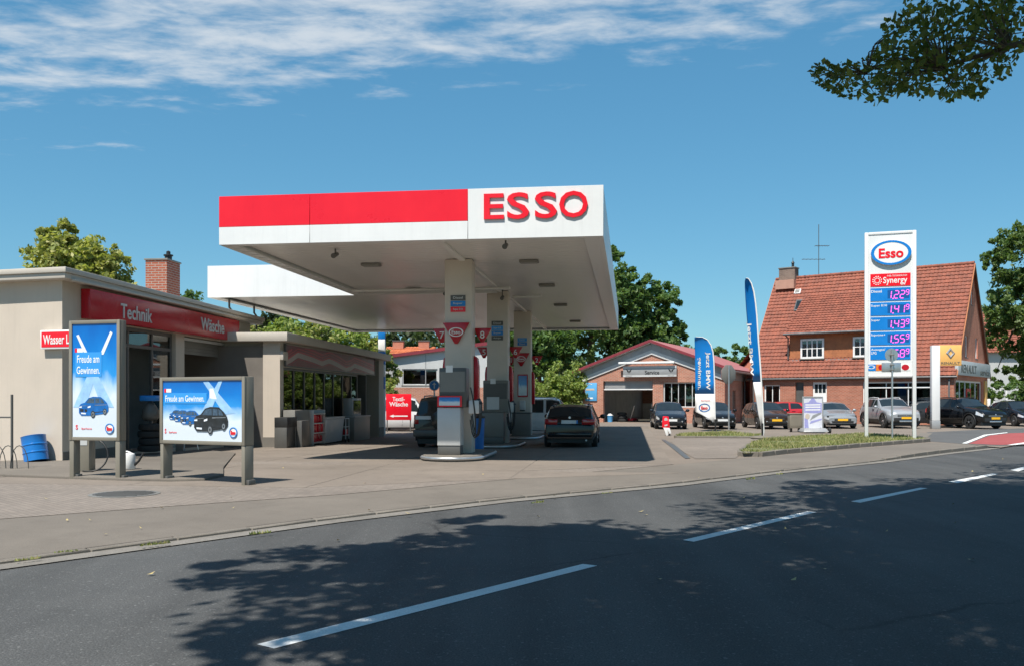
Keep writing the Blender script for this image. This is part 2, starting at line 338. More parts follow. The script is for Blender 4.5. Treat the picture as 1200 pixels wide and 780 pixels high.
M = dict(
    road=road_mat(),
    foot=ground_mat('footpath_asphalt', (.135, .117, .098), (.175, .152, .127), .3, .4, .9, None, 90, .3),
    pave=ground_mat('paver_blocks', (.185, .158, .135), (.24, .205, .175), .25, .3, .9, (.2, .1, 45), 90, .3),
    slab=ground_mat('yard_concrete', (.162, .135, .111), (.216, .18, .148), .2, .35, .85, None, 80, .45),
    yard=ground_mat('yard_surface', (.168, .138, .112), (.218, .18, .148), .25, .3, .9, None, 90, .35),
    drive=ground_mat('driveway_asphalt', (.085, .085, .085), (.11, .11, .108), .3, .4, .85),
    red=ground_mat('red_cycle_surface', (.28, .06, .06), (.33, .085, .08), .25, .5, .85),
    kerb=ground_mat('kerb_concrete', (.145, .128, .108), (.195, .172, .146), .3, .8, .9, None, 70, .5),
    soil=ground_mat('dry_ground', (.12, .14, .06), (.2, .19, .11), .4, .2, .95),
    gutter=ground_mat('gutter_concrete', (.155, .142, .125), (.21, .192, .17), .3, 1.2, .9, None, 60, .5),
    line=ground_mat('road_paint', (.62, .62, .6), (.74, .74, .72), .2, 1.5, .7, None, 60, .35),
    brick=brick_mat('red_brick', (.47, .18, .115), (.37, .13, .08), (.46, .37, .30)),
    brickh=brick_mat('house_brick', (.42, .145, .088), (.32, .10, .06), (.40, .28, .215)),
    brickd=brick_mat('brightened_brick', (.60, .20, .125), (.48, .15, .09), (.46, .28, .20)),  # house brick coloured brighter, standing in for grazing sun on the gable
    brickc=brick_mat('chimney_brick', (.36, .10, .055), (.29, .075, .045), (.36, .31, .27)),
    brickg=brick_mat('grey_brick', (.20, .14, .11), (.15, .10, .08), (.24, .21, .18)),
    tile=pm('roof_tile', (.255, .078, .046), .75, 0, .38, 2.5, .3, 30, dirt=.35),
    tiled=pm('dormer_tile', (.40, .145, .06), .75, 0, .25, 3, .3, 30),
    tileo=pm('orange_tile', (.5, .15, .06), .75, 0, .25, 2),
    metalroof=pm('red_metal_roof', (.25, .075, .08), .5, 0, .12, 2),
    redtrim=pm('red_trim', (.22, .032, .042), .45, 0, .1),
    stucco=pm('beige_render', (.535, .46, .38), .85, 0, .05, 1.2, .2, 120, dirt=.14, streak=.16),
    plinth=pm('dark_plinth', (.16, .145, .125), .85, 0, .1, 2, .2),
    fasc=pm('beige_fascia', (.50, .45, .385), .55, 0, .06, 1.5, dirt=.12),
    taupe=pm('taupe_metal', (.215, .192, .152), .45, 0, .08, 2, dirt=.15),
    white=pm('white_metal', (.73, .73, .72), .35, 0, .04, 1.2, dirt=.08, streak=.14),
    ceil=pm('ceiling_metal', (.72, .70, .67), .32, 0, .10, 1.0, dirt=.14),
    whitep=pm('white_paint', (.78, .77, .75), .5, 0, .05, 2),
    red_=pm('sign_red', (.78, .008, .022), .3, 0, .06, 1, streak=.07),
    dred=pm('deep_sign_red', (.46, .006, .018), .22, 0, .08, 1, streak=.12),
    blue=pm('sign_blue', (.005, .195, .58), .35, 0, .06, 2),
    lblue=pm('light_blue', (.04, .30, .72), .4, 0, .05, 2),
    skyb=pm('sky_blue_sign', (.10, .36, .66), .4, 0, .05, 2),
    yellow=pm('amber_sign', (.80, .44, .13), .45, 0, .05, 2),
    plate_y=pm('yellow_plate', (.85, .45, .02), .4, 0, .04),
    plate_w=pm('white_plate', (.75, .75, .75), .4, 0, .04),
    grey=pm('grey_metal', (.36, .36, .36), .4, .3, .08, 2),
    colm=pm('column_sheet', (.62, .545, .47), .4, 0, .06, 1.5, dirt=.1),
    light_in=pm('workshop_wall', (.72, .70, .66), .9, 0, .15, 1.5),
    limb=leaf_mat('limb_leaf', (.06, .095, .025), (.115, .155, .04), (.22, .23, .075), .5),
    lgrey=pm('pale_grey_metal', (.55, .55, .54), .4, .1, .06, 2),
    dgrey=pm('dark_grey_metal', (.10, .097, .09), .42, .1, .1, 2),
    mgrey=pm('mid_grey_metal', (.20, .19, .17), .45, .1, .1, 2),
    black=pm('black_plastic', (.02, .02, .02), .45, 0, .2, 3),
    rubber=pm('black_rubber', (.022, .022, .022), .8, 0, .2, 8),
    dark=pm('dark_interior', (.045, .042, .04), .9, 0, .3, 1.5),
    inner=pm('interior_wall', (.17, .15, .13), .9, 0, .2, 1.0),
    steel=pm('galvanised_steel', (.55, .56, .57), .35, .8, .12, 4),
    chrome=pm('bright_alloy', (.62, .63, .64), .28, .85, .08, 4),
    zinc=pm('zinc_gutter', (.17, .16, .155), .45, .5, .15, 3),
    wood=pm('brown_timber', (.16, .10, .06), .6, 0, .2, 4),
    bark=pm('tree_bark', (.11, .085, .06), .9, 0, .3, 5, .8, 25),
    drum=pm('drum_blue', (.012, .17, .52), .35, 0, .1, 3, coat=.3),
    lampg=pm('headlamp_glass', (.72, .74, .76), .08, .3, .1, 8, coat=1),
    taill=pm('tail_lamp_red', (.42, .01, .012), .12, 0, .1, 8, coat=1),
    orange=pm('orange_plastic', (.75, .2, .03), .45),
    magenta=emis('price_segments', (1., .13, .72), .55),
    lamp=emis('lamp_diffuser', (.30, .29, .27), .0),
    cglass=pm('car_glass', (.02, .027, .031), .03, 0, .2, 2, spec=.5),
    glass=glass_mat('window_glass', (.62, .66, .66)),
    dglass=glass_mat('dark_window_glass', (.42, .46, .46), .75),
    grass=leaf_mat('grass_blades', (.15, .20, .06), (.27, .28, .10), (.46, .39, .21), .3),
    leafL=leaf_mat('lime_leaf', (0.208, 0.247, 0.065), (0.312, 0.338, 0.098), (0.468, 0.442, 0.169)),
    leafD=leaf_mat('oak_leaf', (0.058, 0.124, 0.039), (0.111, 0.189, 0.058), (0.182, 0.260, 0.085)),
    leafM=leaf_mat('mixed_leaf', (0.143, 0.208, 0.052), (0.247, 0.293, 0.085), (0.416, 0.377, 0.143)),
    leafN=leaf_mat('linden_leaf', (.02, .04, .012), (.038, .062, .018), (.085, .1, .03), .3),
    leafB=leaf_mat('shrub_leaf', (0.143, 0.208, 0.046), (0.234, 0.312, 0.078), (0.364, 0.390, 0.130)),
)
def paint(name, col, metal=.2, rough=.22): return pm(name, col, rough, 0. if max(col) < .05 else metal, .04, 3, coat=.7 if max(col) < .05 else 1., spec=.15 if max(col) < .05 else .5)
# ------------------------------------------------------------------ ground, road, paths
def sheet(name, pts, h, mat, parent=None, cut=True, kind='structure', step=2.):
    me = bpy.data.meshes.new(name); bm = bmesh.new()
    vs = [bm.verts.new((p[0], p[1], 0)) for p in pts]; bm.faces.new(vs)
    if cut:
        xs = [p[0] for p in pts]; ys = [p[1] for p in pts]
        for ax, lo, hi in ((1, max(24, min(ys)), min(50, max(ys))), (0, max(-6, min(xs)), min(7, max(xs)))):
            t = lo + .01
            while t < hi:
                co = (0, t, 0) if ax else (t, 0, 0); no = (0, 1, 0) if ax else (1, 0, 0)
                bmesh.ops.bisect_plane(bm, geom=bm.verts[:] + bm.edges[:] + bm.faces[:], plane_co=co, plane_no=no); t += step
    bmesh.ops.triangulate(bm, faces=bm.faces)
    for v in bm.verts: v.co.z = (gz(v.co.x, v.co.y) if cut else 0) + h
    bmesh.ops.recalc_face_normals(bm, faces=bm.faces)
    if sum(f.normal.z for f in bm.faces) < 0: bmesh.ops.reverse_faces(bm, faces=bm.faces)
    bm.to_mesh(me); bm.free(); me.materials.append(mat)
    o = link(name, me, parent); return tag(o, kind=kind if parent is None else None)
RD = -.04
UR = Vector((.656, .755, 0)); NR = Vector((.755, -.656, 0))
Kpx = [(0, 668), (200, 640), (400, 612), (600, 588), (800, 569), (920, 554), (1040, 541.5), (1120, 531), (1173, 525)]
K = [G(x, y, RD) for x, y in Kpx]
K = [K[0] - UR * 40, K[0] - UR * 5] + K
Kx = K + [K[-1] + UR * 60, K[-1] + UR * 400]
def offs(poly, w):                  # the polyline moved to its left by w
    r = []
    for i, p in enumerate(poly):
        a = (poly[min(i + 1, len(poly) - 1)] - poly[max(i - 1, 0)]); a.z = 0; a.normalize(); r.append(p + Vector((-a.y, a.x, 0)) * w)
    return r
nt_ = lambda n, t: NR * n + UR * t
sheet('ground', [(-3000, -3000), (3000, -3000), (3000, 3000), (-3000, 3000)], -.62, M['soil'], cut=False)
sheet('road', [p[:] for p in offs(Kx, .7)] + [nt_(-.9, 430)[:], nt_(-.9, -60)[:]], RD, M['road'], cut=False)
sheet('near_footpath', [nt_(-.9, -60), nt_(-.9, 430), nt_(5, 430), nt_(5, -60)], .03, M['foot'], cut=False)
Upx = [(0, 608), (200, 593), (400, 579), (600, 561), (800, 543), (870, 536.5), (1087, 518), (1128, 519.5)]
U = [G(x, y) for x, y in Upx]; U = [U[0] - UR * 40] + U
Kin = offs(K, .41)
sheet('yard', [p[:] for p in U] + [tuple(K[-1]), tuple(K[-1] + UR * 60), (130, 160), (-90, 160), (-90, -10)], -.004, M['yard'])
sheet('footpath', [p[:] for p in Kin] + [p[:] for p in U[::-1]], .002, M['foot'])
# the kerb: flush stones on the left, raised ones at the corner of the side street
kerb = tag(link('kerb', MB().tube([p + Vector((0, 0, -.13)) for p in offs(K, .35)], .06, 5).mesh('kerb', M['kerb'])), kind='structure')
WM['kerb'] = Matrix.Identity(4)
def resample(poly, step):
    out = [poly[0]]; acc = 0
    for a, b in zip(poly, poly[1:]):
        L_ = (b - a).length; u = (b - a) / L_; t = step - acc
        while t < L_: out.append(a + u * t); t += step
        acc = L_ - (t - step)
    return out
sheet('gutter', [p[:] for p in K] + [p[:] for p in offs(K, .30)[::-1]], RD + .012, M['gutter'], cut=False)
rs = resample(offs(K, .285)[1:], 1.0)
for a, b in zip(rs, rs[1:]):
    u = (b - a).normalized(); l = Vector((-u.y, u.x, 0)); hh = .004 + .07 * sm(8.5, 11.5, a.x) + random.uniform(-.003, .003)
    a2, b2 = a + u * .004, b - u * .004; z = gz(a.x, a.y)
    q = [Vector((p.x, p.y, zz)) for zz in (RD - .1, z + hh) for p in (a2, b2, b2 + l * .12, a2 + l * .12)]
    MB().hexa(q).build('kerb_stone', M['kerb'], kerb, bevel=.012, segs=1)
for q in ([(301, 754), (321, 759), (700, 662), (683, 660)], [(800, 632), (813, 634), (957, 599.3), (946, 598.3)], [(997, 586.7), (1008, 588.3), (1087, 571.3), (1078, 570.7)],
          [(1111, 563.7), (1122, 565.3), (1170, 554.7), (1163, 554)], [(1184, 550), (1193, 551.5), (1228, 541.3), (1221, 540.8)]):
    sheet('lane_dash', [G(x, y, RD + .004) for x, y in q], RD + .004, M['line'], cut=False)
sheet('driveway', [G(x, y) for x, y in [(1088, 516.5), (1086, 506), (1140, 503.2), (1205, 501), (1330, 502), (1330, 517), (1172, 521.5), (1130, 519.5)]], .002, M['drive'])
sheet('cycle_path', [G(x, y) for x, y in [(1135, 519.3), (1160, 509.8), (1185, 507), (1330, 503.5), (1330, 511), (1200, 520), (1172, 520.8)]], .007, M['red'])
sheet('edge_line', [G(x, y) for x, y in [(1127, 519.1), (1153, 508.9), (1180, 506), (1181, 506.6), (1157, 509.6), (1133, 519.2)]], .007, M['line'])
sheet('edge_line', [G(x, y) for x, y in [(1180, 521.3), (1186, 520), (1215, 516), (1216, 517.4), (1190, 521)]], .012, M['line'])
sheet('concrete_patch', [G(x, y) for x, y in [(1070, 512), (1078, 507), (1093, 507), (1086, 512.5)]], .008, M['kerb'])
sheet('paver_bay', [G(x, y) for x, y in [(786, 517), (792, 512.3), (884, 512), (874, 527), (862, 536.3), (815, 537), (802, 530)]], .006, M['pave'])
sheet('drain_channel', [G(x, y) for x, y in [(775, 514.5), (779, 514.5), (792, 522), (809, 536.5), (803, 536.8), (786, 523)]], .009, M['dgrey'])
sheet('paver_bay', [G(x, y) for x, y in [(-150, 621), (0, 607.4), (200, 592.4), (400, 578.5), (600, 560.6), (790, 543.5), (770, 538), (600, 540), (430, 541), (300, 540), (200, 545), (0, 556), (-150, 562)]], .002, M['pave'])
# concrete slabs of the forecourt, one by one
FC = Fr((2.04, 20), (.1297, .9915))
yard = bpy.data.objects['yard']
for i in range(-1, 8):
    for j in range(-4, 1):
        d0, o0 = -.6 + i * 4.1 + .012, j * 3.4 + 1.6 + .012; d1, o1 = d0 + 4.076, o0 - 3.376
        fl = lambda o: 2.2 + 1.28 * (o - 1.86)          # the edge of the footpath
        if fl(o1) > d1 - .4: continue
        c = [FC.p(min(max(d0, fl(o0)), d1 - .06), o0, 0), FC.p(d1, o0, 0), FC.p(d1, o1, 0), FC.p(max(d0, fl(o1)), o1, 0)]
        t = .006 + random.uniform(-.0015, .0015)
        MB().hexa([Vector((p.x, p.y, gz(p.x, p.y) + z)) for z in (-.05, t) for p in c]).build('concrete_slab', M['slab'], yard)
# low platform before the workshop
pf = [G(x, y) for x, y in [(-150, 556), (0, 558), (147, 563), (200, 564), (240, 563), (262, 558), (262, 549), (276, 532), (240, 528), (60, 540), (-150, 546)]]
o = MB().prism([p + Vector((0, 0, -.03)) for p in pf], (0, 0, .085)).build('platform', M['foot'], bevel=.015); tag(o, kind='structure')
# manhole
c = G(146, 578.5); t = thing('manhole_cover', c, 'round iron manhole cover set in the paving before the tall poster', 'manhole')
MB().lathe(c + Vector((0, 0, -.03)), [(.56, 0), (.56, .042), (.49, .042), (.49, .03)], 32).build('frame', M['mgrey'], t, smooth=30)
m_ = MB().lathe(c + Vector((0, 0, -.03)), [(.485, 0), (.485, .04)], 32)
for k in range(-4, 5):
    w = math.sqrt(.44 ** 2 - (k * .1) ** 2); m_.box(c.x - w, c.x + w, c.y + k * .1 - .02, c.y + k * .1 + .02, c.z + .01, c.z + .018)
m_.build('lid', M['dgrey'], t)
# grass island with kerb
ipx = [(866, 528), (870, 526), (880, 518), (897, 512.5), (945, 509.5), (1010, 507), (1087, 512)]
back = [G(x, y, .12) for x, y in ipx]
front = [G(x, y, .12) for x, y in [(1087, 513.2), (1000, 519.5), (920, 526), (890, 529), (872, 529.5)]]
isl = front + back
sheet('traffic_island', isl, .10, M['soil'], cut=False)
ti = bpy.data.objects['traffic_island']
loop = resample([back[-1]] + front + back[:3], .8)
for a, b in zip(loop, loop[1:]):
    u = (b - a).normalized(); l = Vector((u.y, -u.x, 0)); a2, b2 = a + u * .005, b - u * .005; h = .13 + random.uniform(-.006, .006)
    q = [Vector((p.x, p.y, zz)) for zz in (-.1, h) for p in (a2 - l * .1, b2 - l * .1, b2 + l * .03, a2 + l * .03)]
    MB().hexa(q).build('kerb_stone', M['kerb'], ti, bevel=.015, segs=1)
spx = [(790, 510.5), (800, 506.5), (850, 505.5), (893, 507.5), (890, 511)]
strip = [G(x, y, .07) for x, y in spx]
sheet('traffic_island', strip, .06, M['soil'], cut=False); ti2 = bpy.data.objects['traffic_island.001']
lp = resample([strip[3], strip[4], strip[0], strip[1]], .8)
for a, b in zip(lp, lp[1:]):
    u = (b - a).normalized(); l = Vector((u.y, -u.x, 0))
    q = [Vector((p.x, p.y, zz)) for zz in (-.1, .085) for p in (a + u * .005 - l * .08, b - u * .005 - l * .08, b - u * .005 + l * .04, a + u * .005 + l * .04)]
    MB().hexa(q).build('kerb_stone', M['kerb'], ti2, bevel=.012, segs=1)
def inside(p, poly):
    c = False; j = len(poly) - 1
    for i in range(len(poly)):
        a, b = poly[i], poly[j]
        if (a[1] > p[1]) != (b[1] > p[1]) and p[0] < (b[0] - a[0]) * (p[1] - a[1]) / (b[1] - a[1]) + a[0]: c = not c
        j = i
    return c
def blades(name, polys, n, h, mat):
    vs = []; fs = []
    for poly, zb, k in polys:
        xs = [p[0] for p in poly]; ys = [p[1] for p in poly]; c = 0
        while c < k:
            x, y = random.uniform(min(xs), max(xs)), random.uniform(min(ys), max(ys))
            if not inside((x, y), poly): continue
            d = math.sin(x * 1.7 + 2 * math.sin(y * .9)) + math.sin(y * 2.3 + x)
            if d < -.9 and random.random() < .8: continue
            c += 1; a = random.uniform(0, 6.28); hh = h * random.uniform(.4, 1.3) * (1 + .25 * d); w = .016
            lx, ly = random.uniform(-.6, .6) * hh, random.uniform(-.6, .6) * hh; m = len(vs)
            vs += [(x - w * math.cos(a), y - w * math.sin(a), zb), (x + w * math.cos(a), y + w * math.sin(a), zb), (x + lx, y + ly, zb + hh)]; fs.append((m, m + 1, m + 2))
    o = link(name, np_mesh(name, np.array(vs), np.array(fs), mat)); return tag(o, kind='stuff')
blades('grass', [(isl, .09, 14000), (strip, .05, 3500)], 0, .085, M['grass'])
# weeds in the kerb joint and fallen leaves on the road
wd = []
for px, py in [(34, 655), (80, 646), (178, 638), (186, 637), (305, 624.5), (630, 588.5), (712, 577), (880, 561), (915, 555)]:
    p = G(px, py); wd.append(([(p.x - .10, p.y - .09), (p.x + .10, p.y + .07), (p.x + .08, p.y + .10), (p.x - .10, p.y - .05)], .0, 30))
blades('weeds', wd, 0, .03, M['grass'])
vs = []; fs = []
for px, py in [(177, 674), (165, 624), (478, 606), (566, 556.5), (631, 606), (772, 680), (930, 681), (965, 668), (1138, 657), (1175, 538), (835, 552), (915, 553)] + [(random.uniform(50, 1150), random.uniform(545, 640)) for _ in range(26)]:
    p = G(px, py, RD if (px, py) in [(177, 674)] or py > 600 + 0 * px else 0); p.z = max(p.z, RD if py > 669 - px * .131 else .004) + .02; a = random.uniform(0, 6.28); r = random.uniform(.02, .045); m = len(vs)
    vs += [(p.x + r * math.cos(a + k * 1.57) * (1 if k % 2 else .55), p.y + r * math.sin(a + k * 1.57) * (1 if k % 2 else .55), p.z + (.02 if k == 1 else 0)) for k in range(4)]; fs.append((m, m + 1, m + 2, m + 3))
tag(link('fallen_leaves', np_mesh('fallen_leaves', np.array(vs), np.array(fs), pm('dry_leaf', (.42, .33, .14), .7))), kind='stuff')
# ------------------------------------------------------------------ building helpers
def wall(mb, F, d0, d1, o, th, z0, zt, ops=(), ridge=()):
    top = zt if callable(zt) else (lambda d: zt)
    ds = sorted({d0, d1, *[q for r in ops for q in r[:2]], *ridge}); ds = [q for q in ds if d0 - 1e-6 <= q <= d1 + 1e-6]
    for a, b in zip(ds, ds[1:]):
        mid = (a + b) / 2; cur = z0
        for r in sorted([r for r in ops if r[0] < mid < r[1]], key=lambda r: r[2]):
            if r[2] > cur + 1e-4: mb.poly([F.p(a, o, cur), F.p(b, o, cur), F.p(b, o, r[2]), F.p(a, o, r[2])])
            cur = r[3]
        mb.poly([F.p(a, o, cur), F.p(b, o, cur), F.p(b, o, top(b)), F.p(a, o, top(a))])
    for a, b, za, zb in ops:
        for q in ([(a, za), (a, zb)], [(b, za), (b, zb)], [(a, za), (b, za)], [(a, zb), (b, zb)]):
            (da, ya), (db, yb) = q; mb.poly([F.p(da, o, ya), F.p(db, o, yb), F.p(db, o - th, yb), F.p(da, o - th, ya)])
    return mb
def window(par, F, d0, d1, z0, z1, o, cols=2, rows=1, fw=.07, mat='whitep', gl='dglass', sill=True, name='window', mull=.05, th=.06):
    m = MB(); m.fb(F, d0, d0 + fw, o - th, o, z0, z1); m.fb(F, d1 - fw, d1, o - th, o, z0, z1)
    m.fb(F, d0 + fw, d1 - fw, o - th, o, z1 - fw, z1); m.fb(F, d0 + fw, d1 - fw, o - th, o, z0, z0 + fw)
    cw = (d1 - d0 - 2 * fw) / cols; ch = (z1 - z0 - 2 * fw) / rows
    for i in range(1, cols): m.fb(F, d0 + fw + i * cw - mull / 2, d0 + fw + i * cw + mull / 2, o - th + .003, o - .003, z0 + fw, z1 - fw)
    for i in range(1, rows): m.fb(F, d0 + fw, d1 - fw, o - th + .006, o - .006, z0 + fw + i * ch - mull / 3, z0 + fw + i * ch + mull / 3)
    w = m.build(name, M[mat], par, bevel=.006, segs=1)
    for i in range(cols):
        for j in range(rows):
            a = d0 + fw + i * cw; c = z0 + fw + j * ch
            MB().fb(F, a, a + cw, o - th / 2 - .008, o - th / 2, c, c + ch).build('pane', M[gl], w)
    if sill: MB().fb(F, d0 - .05, d1 + .05, o - .05, o + .08, z0 - .07, z0 - .002).build('sill', M['kerb'], w, bevel=.008, segs=1)
    return w
def tiled(mb, O, u, v, Lu, Lv, tw=.25, rh=.34, clip=None):
    """pantiles: rows of wavy courses, each lapping over the one below; clip(v) gives the run along u"""
    u = Vector(u).normalized(); v = Vector(v).normalized(); n = u.cross(v); rows = int(Lv / rh + .5); rh = Lv / rows
    if n.z < -.01: n = -n
    for r in range(rows):
        a, b = clip((r + .5) * rh) if clip else (0, Lu)
        if b - a < .05: continue
        k0, k1 = int(math.floor(a / tw * 4)), int(math.ceil(b / tw * 4)); vs = []; fs = []; jit = random.uniform(-.004, .004)
        for k in range(k0, k1 + 1):
            x = min(max(k * tw / 4, a), b); w = (.035, .012, 0, .03)[k % 4] if tw > .1 else 0
            base = O + u * x + v * (r * rh); lift = .05 + jit + random.uniform(-.003, .003)
            vs += [base + n * (w + lift - .045), base + n * (w + lift), base + v * (rh + .02) + n * (w)]
        for k in range(k1 - k0):
            fs += [(3 * k, 3 * k + 3, 3 * k + 4, 3 * k + 1), (3 * k + 1, 3 * k + 4, 3 * k + 5, 3 * k + 2)]
        mb.add(vs, fs)
    return mb
def downpipe(par, F, d, o, z0, z1, r=.05):
    MB().tube([F.p(d, o, z0), F.p(d, o, z1 - .25), F.p(d, o - .08, z1 - .1), F.p(d, o - .08, z1)], r, 8).build('downpipe', M['zinc'], par, smooth=60)

# ------------------------------------------------------------------ workshop on the left (beige, red sign band)
FL = Fr((-11.17, 22.25), (.0924, .9957))
g0 = -.4
ws = thing('workshop_building', FL.p(0, 0, 0), 'long beige flat roofed workshop with a red sign band on the left', 'building')
ops = [(2.45, 6.05, .04, 3.62), (6.65, 10.15, -.02, 3.6)]
LEN = 12.2
m = wall(MB(), FL, 0, LEN, 0, .3, g0, 4.6, ops)
FLf = Fr(FL.O, (-.962, .272), (-.272, -.962))          # end wall towards the street
wall(m, FLf, 0, 9, 0, .3, g0, 4.6)
FLb = Fr(FL.p(LEN, 0, 0), -Vector(FLf.n)[:2] if False else (-.9957, .0924), (.0924, .9957))
wall(m, FLb, 0, 9, 0, .3, g0, 4.6)
m.build('wall', M['stucco'], ws)
for a, b in ((0, 2.45), (6.05, 6.65), (10.15, 12.2)): MB().fb(FL, a, b, 0, .02, g0, .26).build('plinth', M['plinth'], ws)
m = MB()                                                # two stepped roof edges
far = FLf.p(9, 0, 0)
def roofpoly(ov, z):
    a = FLf.p(9, ov, z); b = FL.O + FL.n * ov + FLf.n * ov; b.z = z; c = FL.p(LEN + ov, ov, z - .1); d = FL.p(LEN + ov, -8, z - .1); return [a, b, c, d]
m.prism(roofpoly(.42, 4.66), (0, 0, .13)); m.build('roof', M['fasc'], ws, bevel=.012)
MB().prism(roofpoly(.36, 4.52), (0, 0, .138)).build('roof_edge', M['fasc'], ws, bevel=.01)
MB().fb(FL, -.1, LEN + .3, .3, .40, 4.47, 4.53).build('gutter', M['fasc'], ws, bevel=.01)
# interior
m = MB().fb(FL, 2.2, LEN - .2, -6.2, -6., g0, 4.5).fb(FL, 2.2, 2.4, -6, -.35, g0, 4.5).fb(FL, LEN - .4, LEN - .2, -6, -.35, g0, 4.5).fb(FL, 6.2, 6.4, -6, -.35, g0, 4.5).fb(FL, 2.2, LEN - .2, -6.2, -.31, 4.35, 4.5)
m.build('inner_wall', M['light_in'], ws)
MB().fb(FL, 2.2, LEN, -6.2, -.02, -.3, -.0).build('inner_floor', M['slab'], ws)
for k in range(14): MB().fb(FL, 6.42 + .4 * k, 6.42 + .4 * k + .385, -5.99, -5.97, .0, 3.2).build('wall_panel', M['stucco'], ws)
# glazed front with door
def bars(F, xs, zs, d0, d1, z0, z1, o, w=.06, th=.08):
    m = MB()
    for x in xs: m.fb(F, x - w / 2, x + w / 2, o - th, o, z0, z1)
    for z in zs: m.fb(F, d0, d1, o - th + .004, o - .004, z - w / 2, z + w / 2)
    return m
gf = bars(FL, [2.5, 3.35, 4.75, 5.95], [3.56, 3.1, .1], 2.5, 5.95, .04, 3.62, -.1, .10).build('window_frame', M['dgrey'], ws, bevel=.006, segs=1)
for a, b, za, zb in [(2.5, 3.35, .1, 3.1), (4.75, 5.95, .1, 3.1), (2.5, 3.35, 3.1, 3.56), (3.35, 4.75, 3.1, 3.56), (4.75, 5.95, 3.1, 3.56)]:
    MB().fb(FL, a + .05, b - .05, -.145, -.135, za + .05, zb - .05).build('pane', M['dglass'], gf)
FD = Fr(FL.p(3.42, -.2, 0), (FL.n * -.96 + FL.e * .28)[:2], None)  # the door leaf stands open outwards
dl = bars(FD, [.05, 1.15], [.15, 1.1, 2.95], .05, 1.15, .06, 3.02, 0, .1, .05).build('door', M['dgrey'], ws, bevel=.005, segs=1)
MB().fb(FD, .1, 1.1, -.03, -.022, .2, 2.9).build('pane', M['dglass'], dl)
MB().fb(FD, 1.0, 1.04, 0, .07, .95, 1.3).build('handle', M['steel'], dl)
for k in range(4): MB().fb(FL, 2.7, 5.9, -3.4, -3.0, .5 + k * .62, .54 + k * .62).build('shelf', M['mgrey'], ws)
for k in range(16): MB().fb(FL, 2.8 + (k % 4) * .75 + random.uniform(0, .2), 3.2 + (k % 4) * .75 + random.uniform(0, .25), -3.3, -3.05, .545 + (k // 4) * .62, .8 + (k // 4) * .62 + random.uniform(0, .2)).build('stored_box', M[random.choice(['dgrey', 'taupe', 'lgrey', 'dred', 'blue'])], ws)
# wash bay opening with its roller door case
bars(FL, [6.7, 10.1], [3.52], 6.7, 10.1, -.1, 3.6, -.08, .09).build('door_frame', M['lgrey'], ws, bevel=.006, segs=1)
rd = MB()
for k in range(4): rd.fb(FL, 6.75, 10.05, -.25, -.22, 3.05 + k * .11, 3.05 + k * .11 + .104)
rd.build('roller_door', M['mgrey'], ws)
MB().fb(FL, 9.2, 9.9, -5.5, -4.6, 0, 2.2).build('wash_cabinet', M['dgrey'], ws, bevel=.02)
# chimney
cb = P(191, 342, 31); FCh = Fr((cb.x, cb.y), (.0924, .9957))
ch = MB().fb(FCh, -.48, .48, -.38, .38, 4.2, 6.28).build('chimney', M['brickc'], ws)
MB().fb(FCh, -.52, .52, -.42, .42, 6.282, 6.34).build('cap', M['mgrey'], ch, bevel=.01)
MB().lathe(FCh.p(.15, .12, 6.34), [(.12, 0), (.12, .16), (.16, .18), (.16, .22), (.07, .24), (.07, .33), (.02, .36)], 14).build('vent', M['black'], ch, smooth=40)
# lamps under the band, small things by the door
sg = thing('sign_band', FL.p(.8, 0, 3.6), 'long deep red sign band lettered Technik and Wäsche on the beige workshop', 'sign')
MB().fb(FL, .8, 10.5, .012, .26, 3.64, 4.40).build('panel', M['dred'], sg, bevel=.008)
tz = lambda px, py: FL.d(px, .27)
for txt, a, b, zc, hh in [('Technik', 141.5, 178, 3.98, .40), ('Wäsche', 235.5, 262.5, 4.04, .42)]:
    da, db = FL.d(a, .27), FL.d(b, .27)
    MB().text(txt, FL.p((da + db) / 2, .264, zc), FL.e, (0, 0, 1), db - da, hh, .02, .012).build('lettering', M['lgrey'], sg)
pp = P(72, 398, 21.9); Fw = Fr((pp.x, pp.y), (.962, -.272), (-.272, -.962))
Fw = Fr(FLf.p(.44, .0, 0), (.962, -.272), (-.272, -.962))
wl = thing('wall_sign', Fw.p(0, 0, 3), 'small white edged red sign reading Wasser Luft beside the tall poster', 'sign')
z1, z0 = zp(386, 22.0), zp(408, 22.0)
MB().fb(Fw, -.1, 1.15, .03, .13, z0, z1).build('panel', M['whitep'], wl, bevel=.008)
MB().fb(Fw, -.06, 1.11, .132, .138, z0 + .045, z1 - .04).build('red_face', M['red_'], wl)
MB().fb(Fw, .9, 1.0, -.0, .03, z0 + .1, z1 - .1).build('bracket', M['dgrey'], wl)
MB().text('Wasser Luft', Fw.p(.5, .14, (z0 + z1) / 2), Fw.e, (0, 0, 1), 1.0, .24, .006, .012).build('lettering', M['whitep'], wl)

# ------------------------------------------------------------------ kiosk shop behind it
FS = Fr((-8.21, 31.7), (.0924, .9957)); SL = 15.6
sh = thing('shop_building', FS.p(0, 0, 0), 'low beige kiosk shop with a glazed front and glossy red banner', 'building')
m = MB(); zt = 3.62
oS = [(.35, 11.9, -.5, 2.72)]
wall(m, FS, 0, .35, 0, .3, -.7, zt); wall(m, FS, .35, 11.9, 0, .3, 2.7, zt); wall(m, FS, 14.6, SL, 0, .6, -.7, zt, ridge=())
m.fb(FS, .32, .349, -.6, -.002, -.7, 2.7); m.fb(FS, 14.58, 14.6, -2, -.002, -.7, zt)
FSf = Fr(FS.O, (-.9957, .0924), (-.0924, -.9957))
wall(m, FSf, 0, .62, 0, .3, -.7, zt); wall(m, FSf, .62, 7, -.32, .3, -.7, zt); m.fb(FSf, .60, .618, -.33, -.002, -.7, zt)
m.build('wall', M['stucco'], sh)
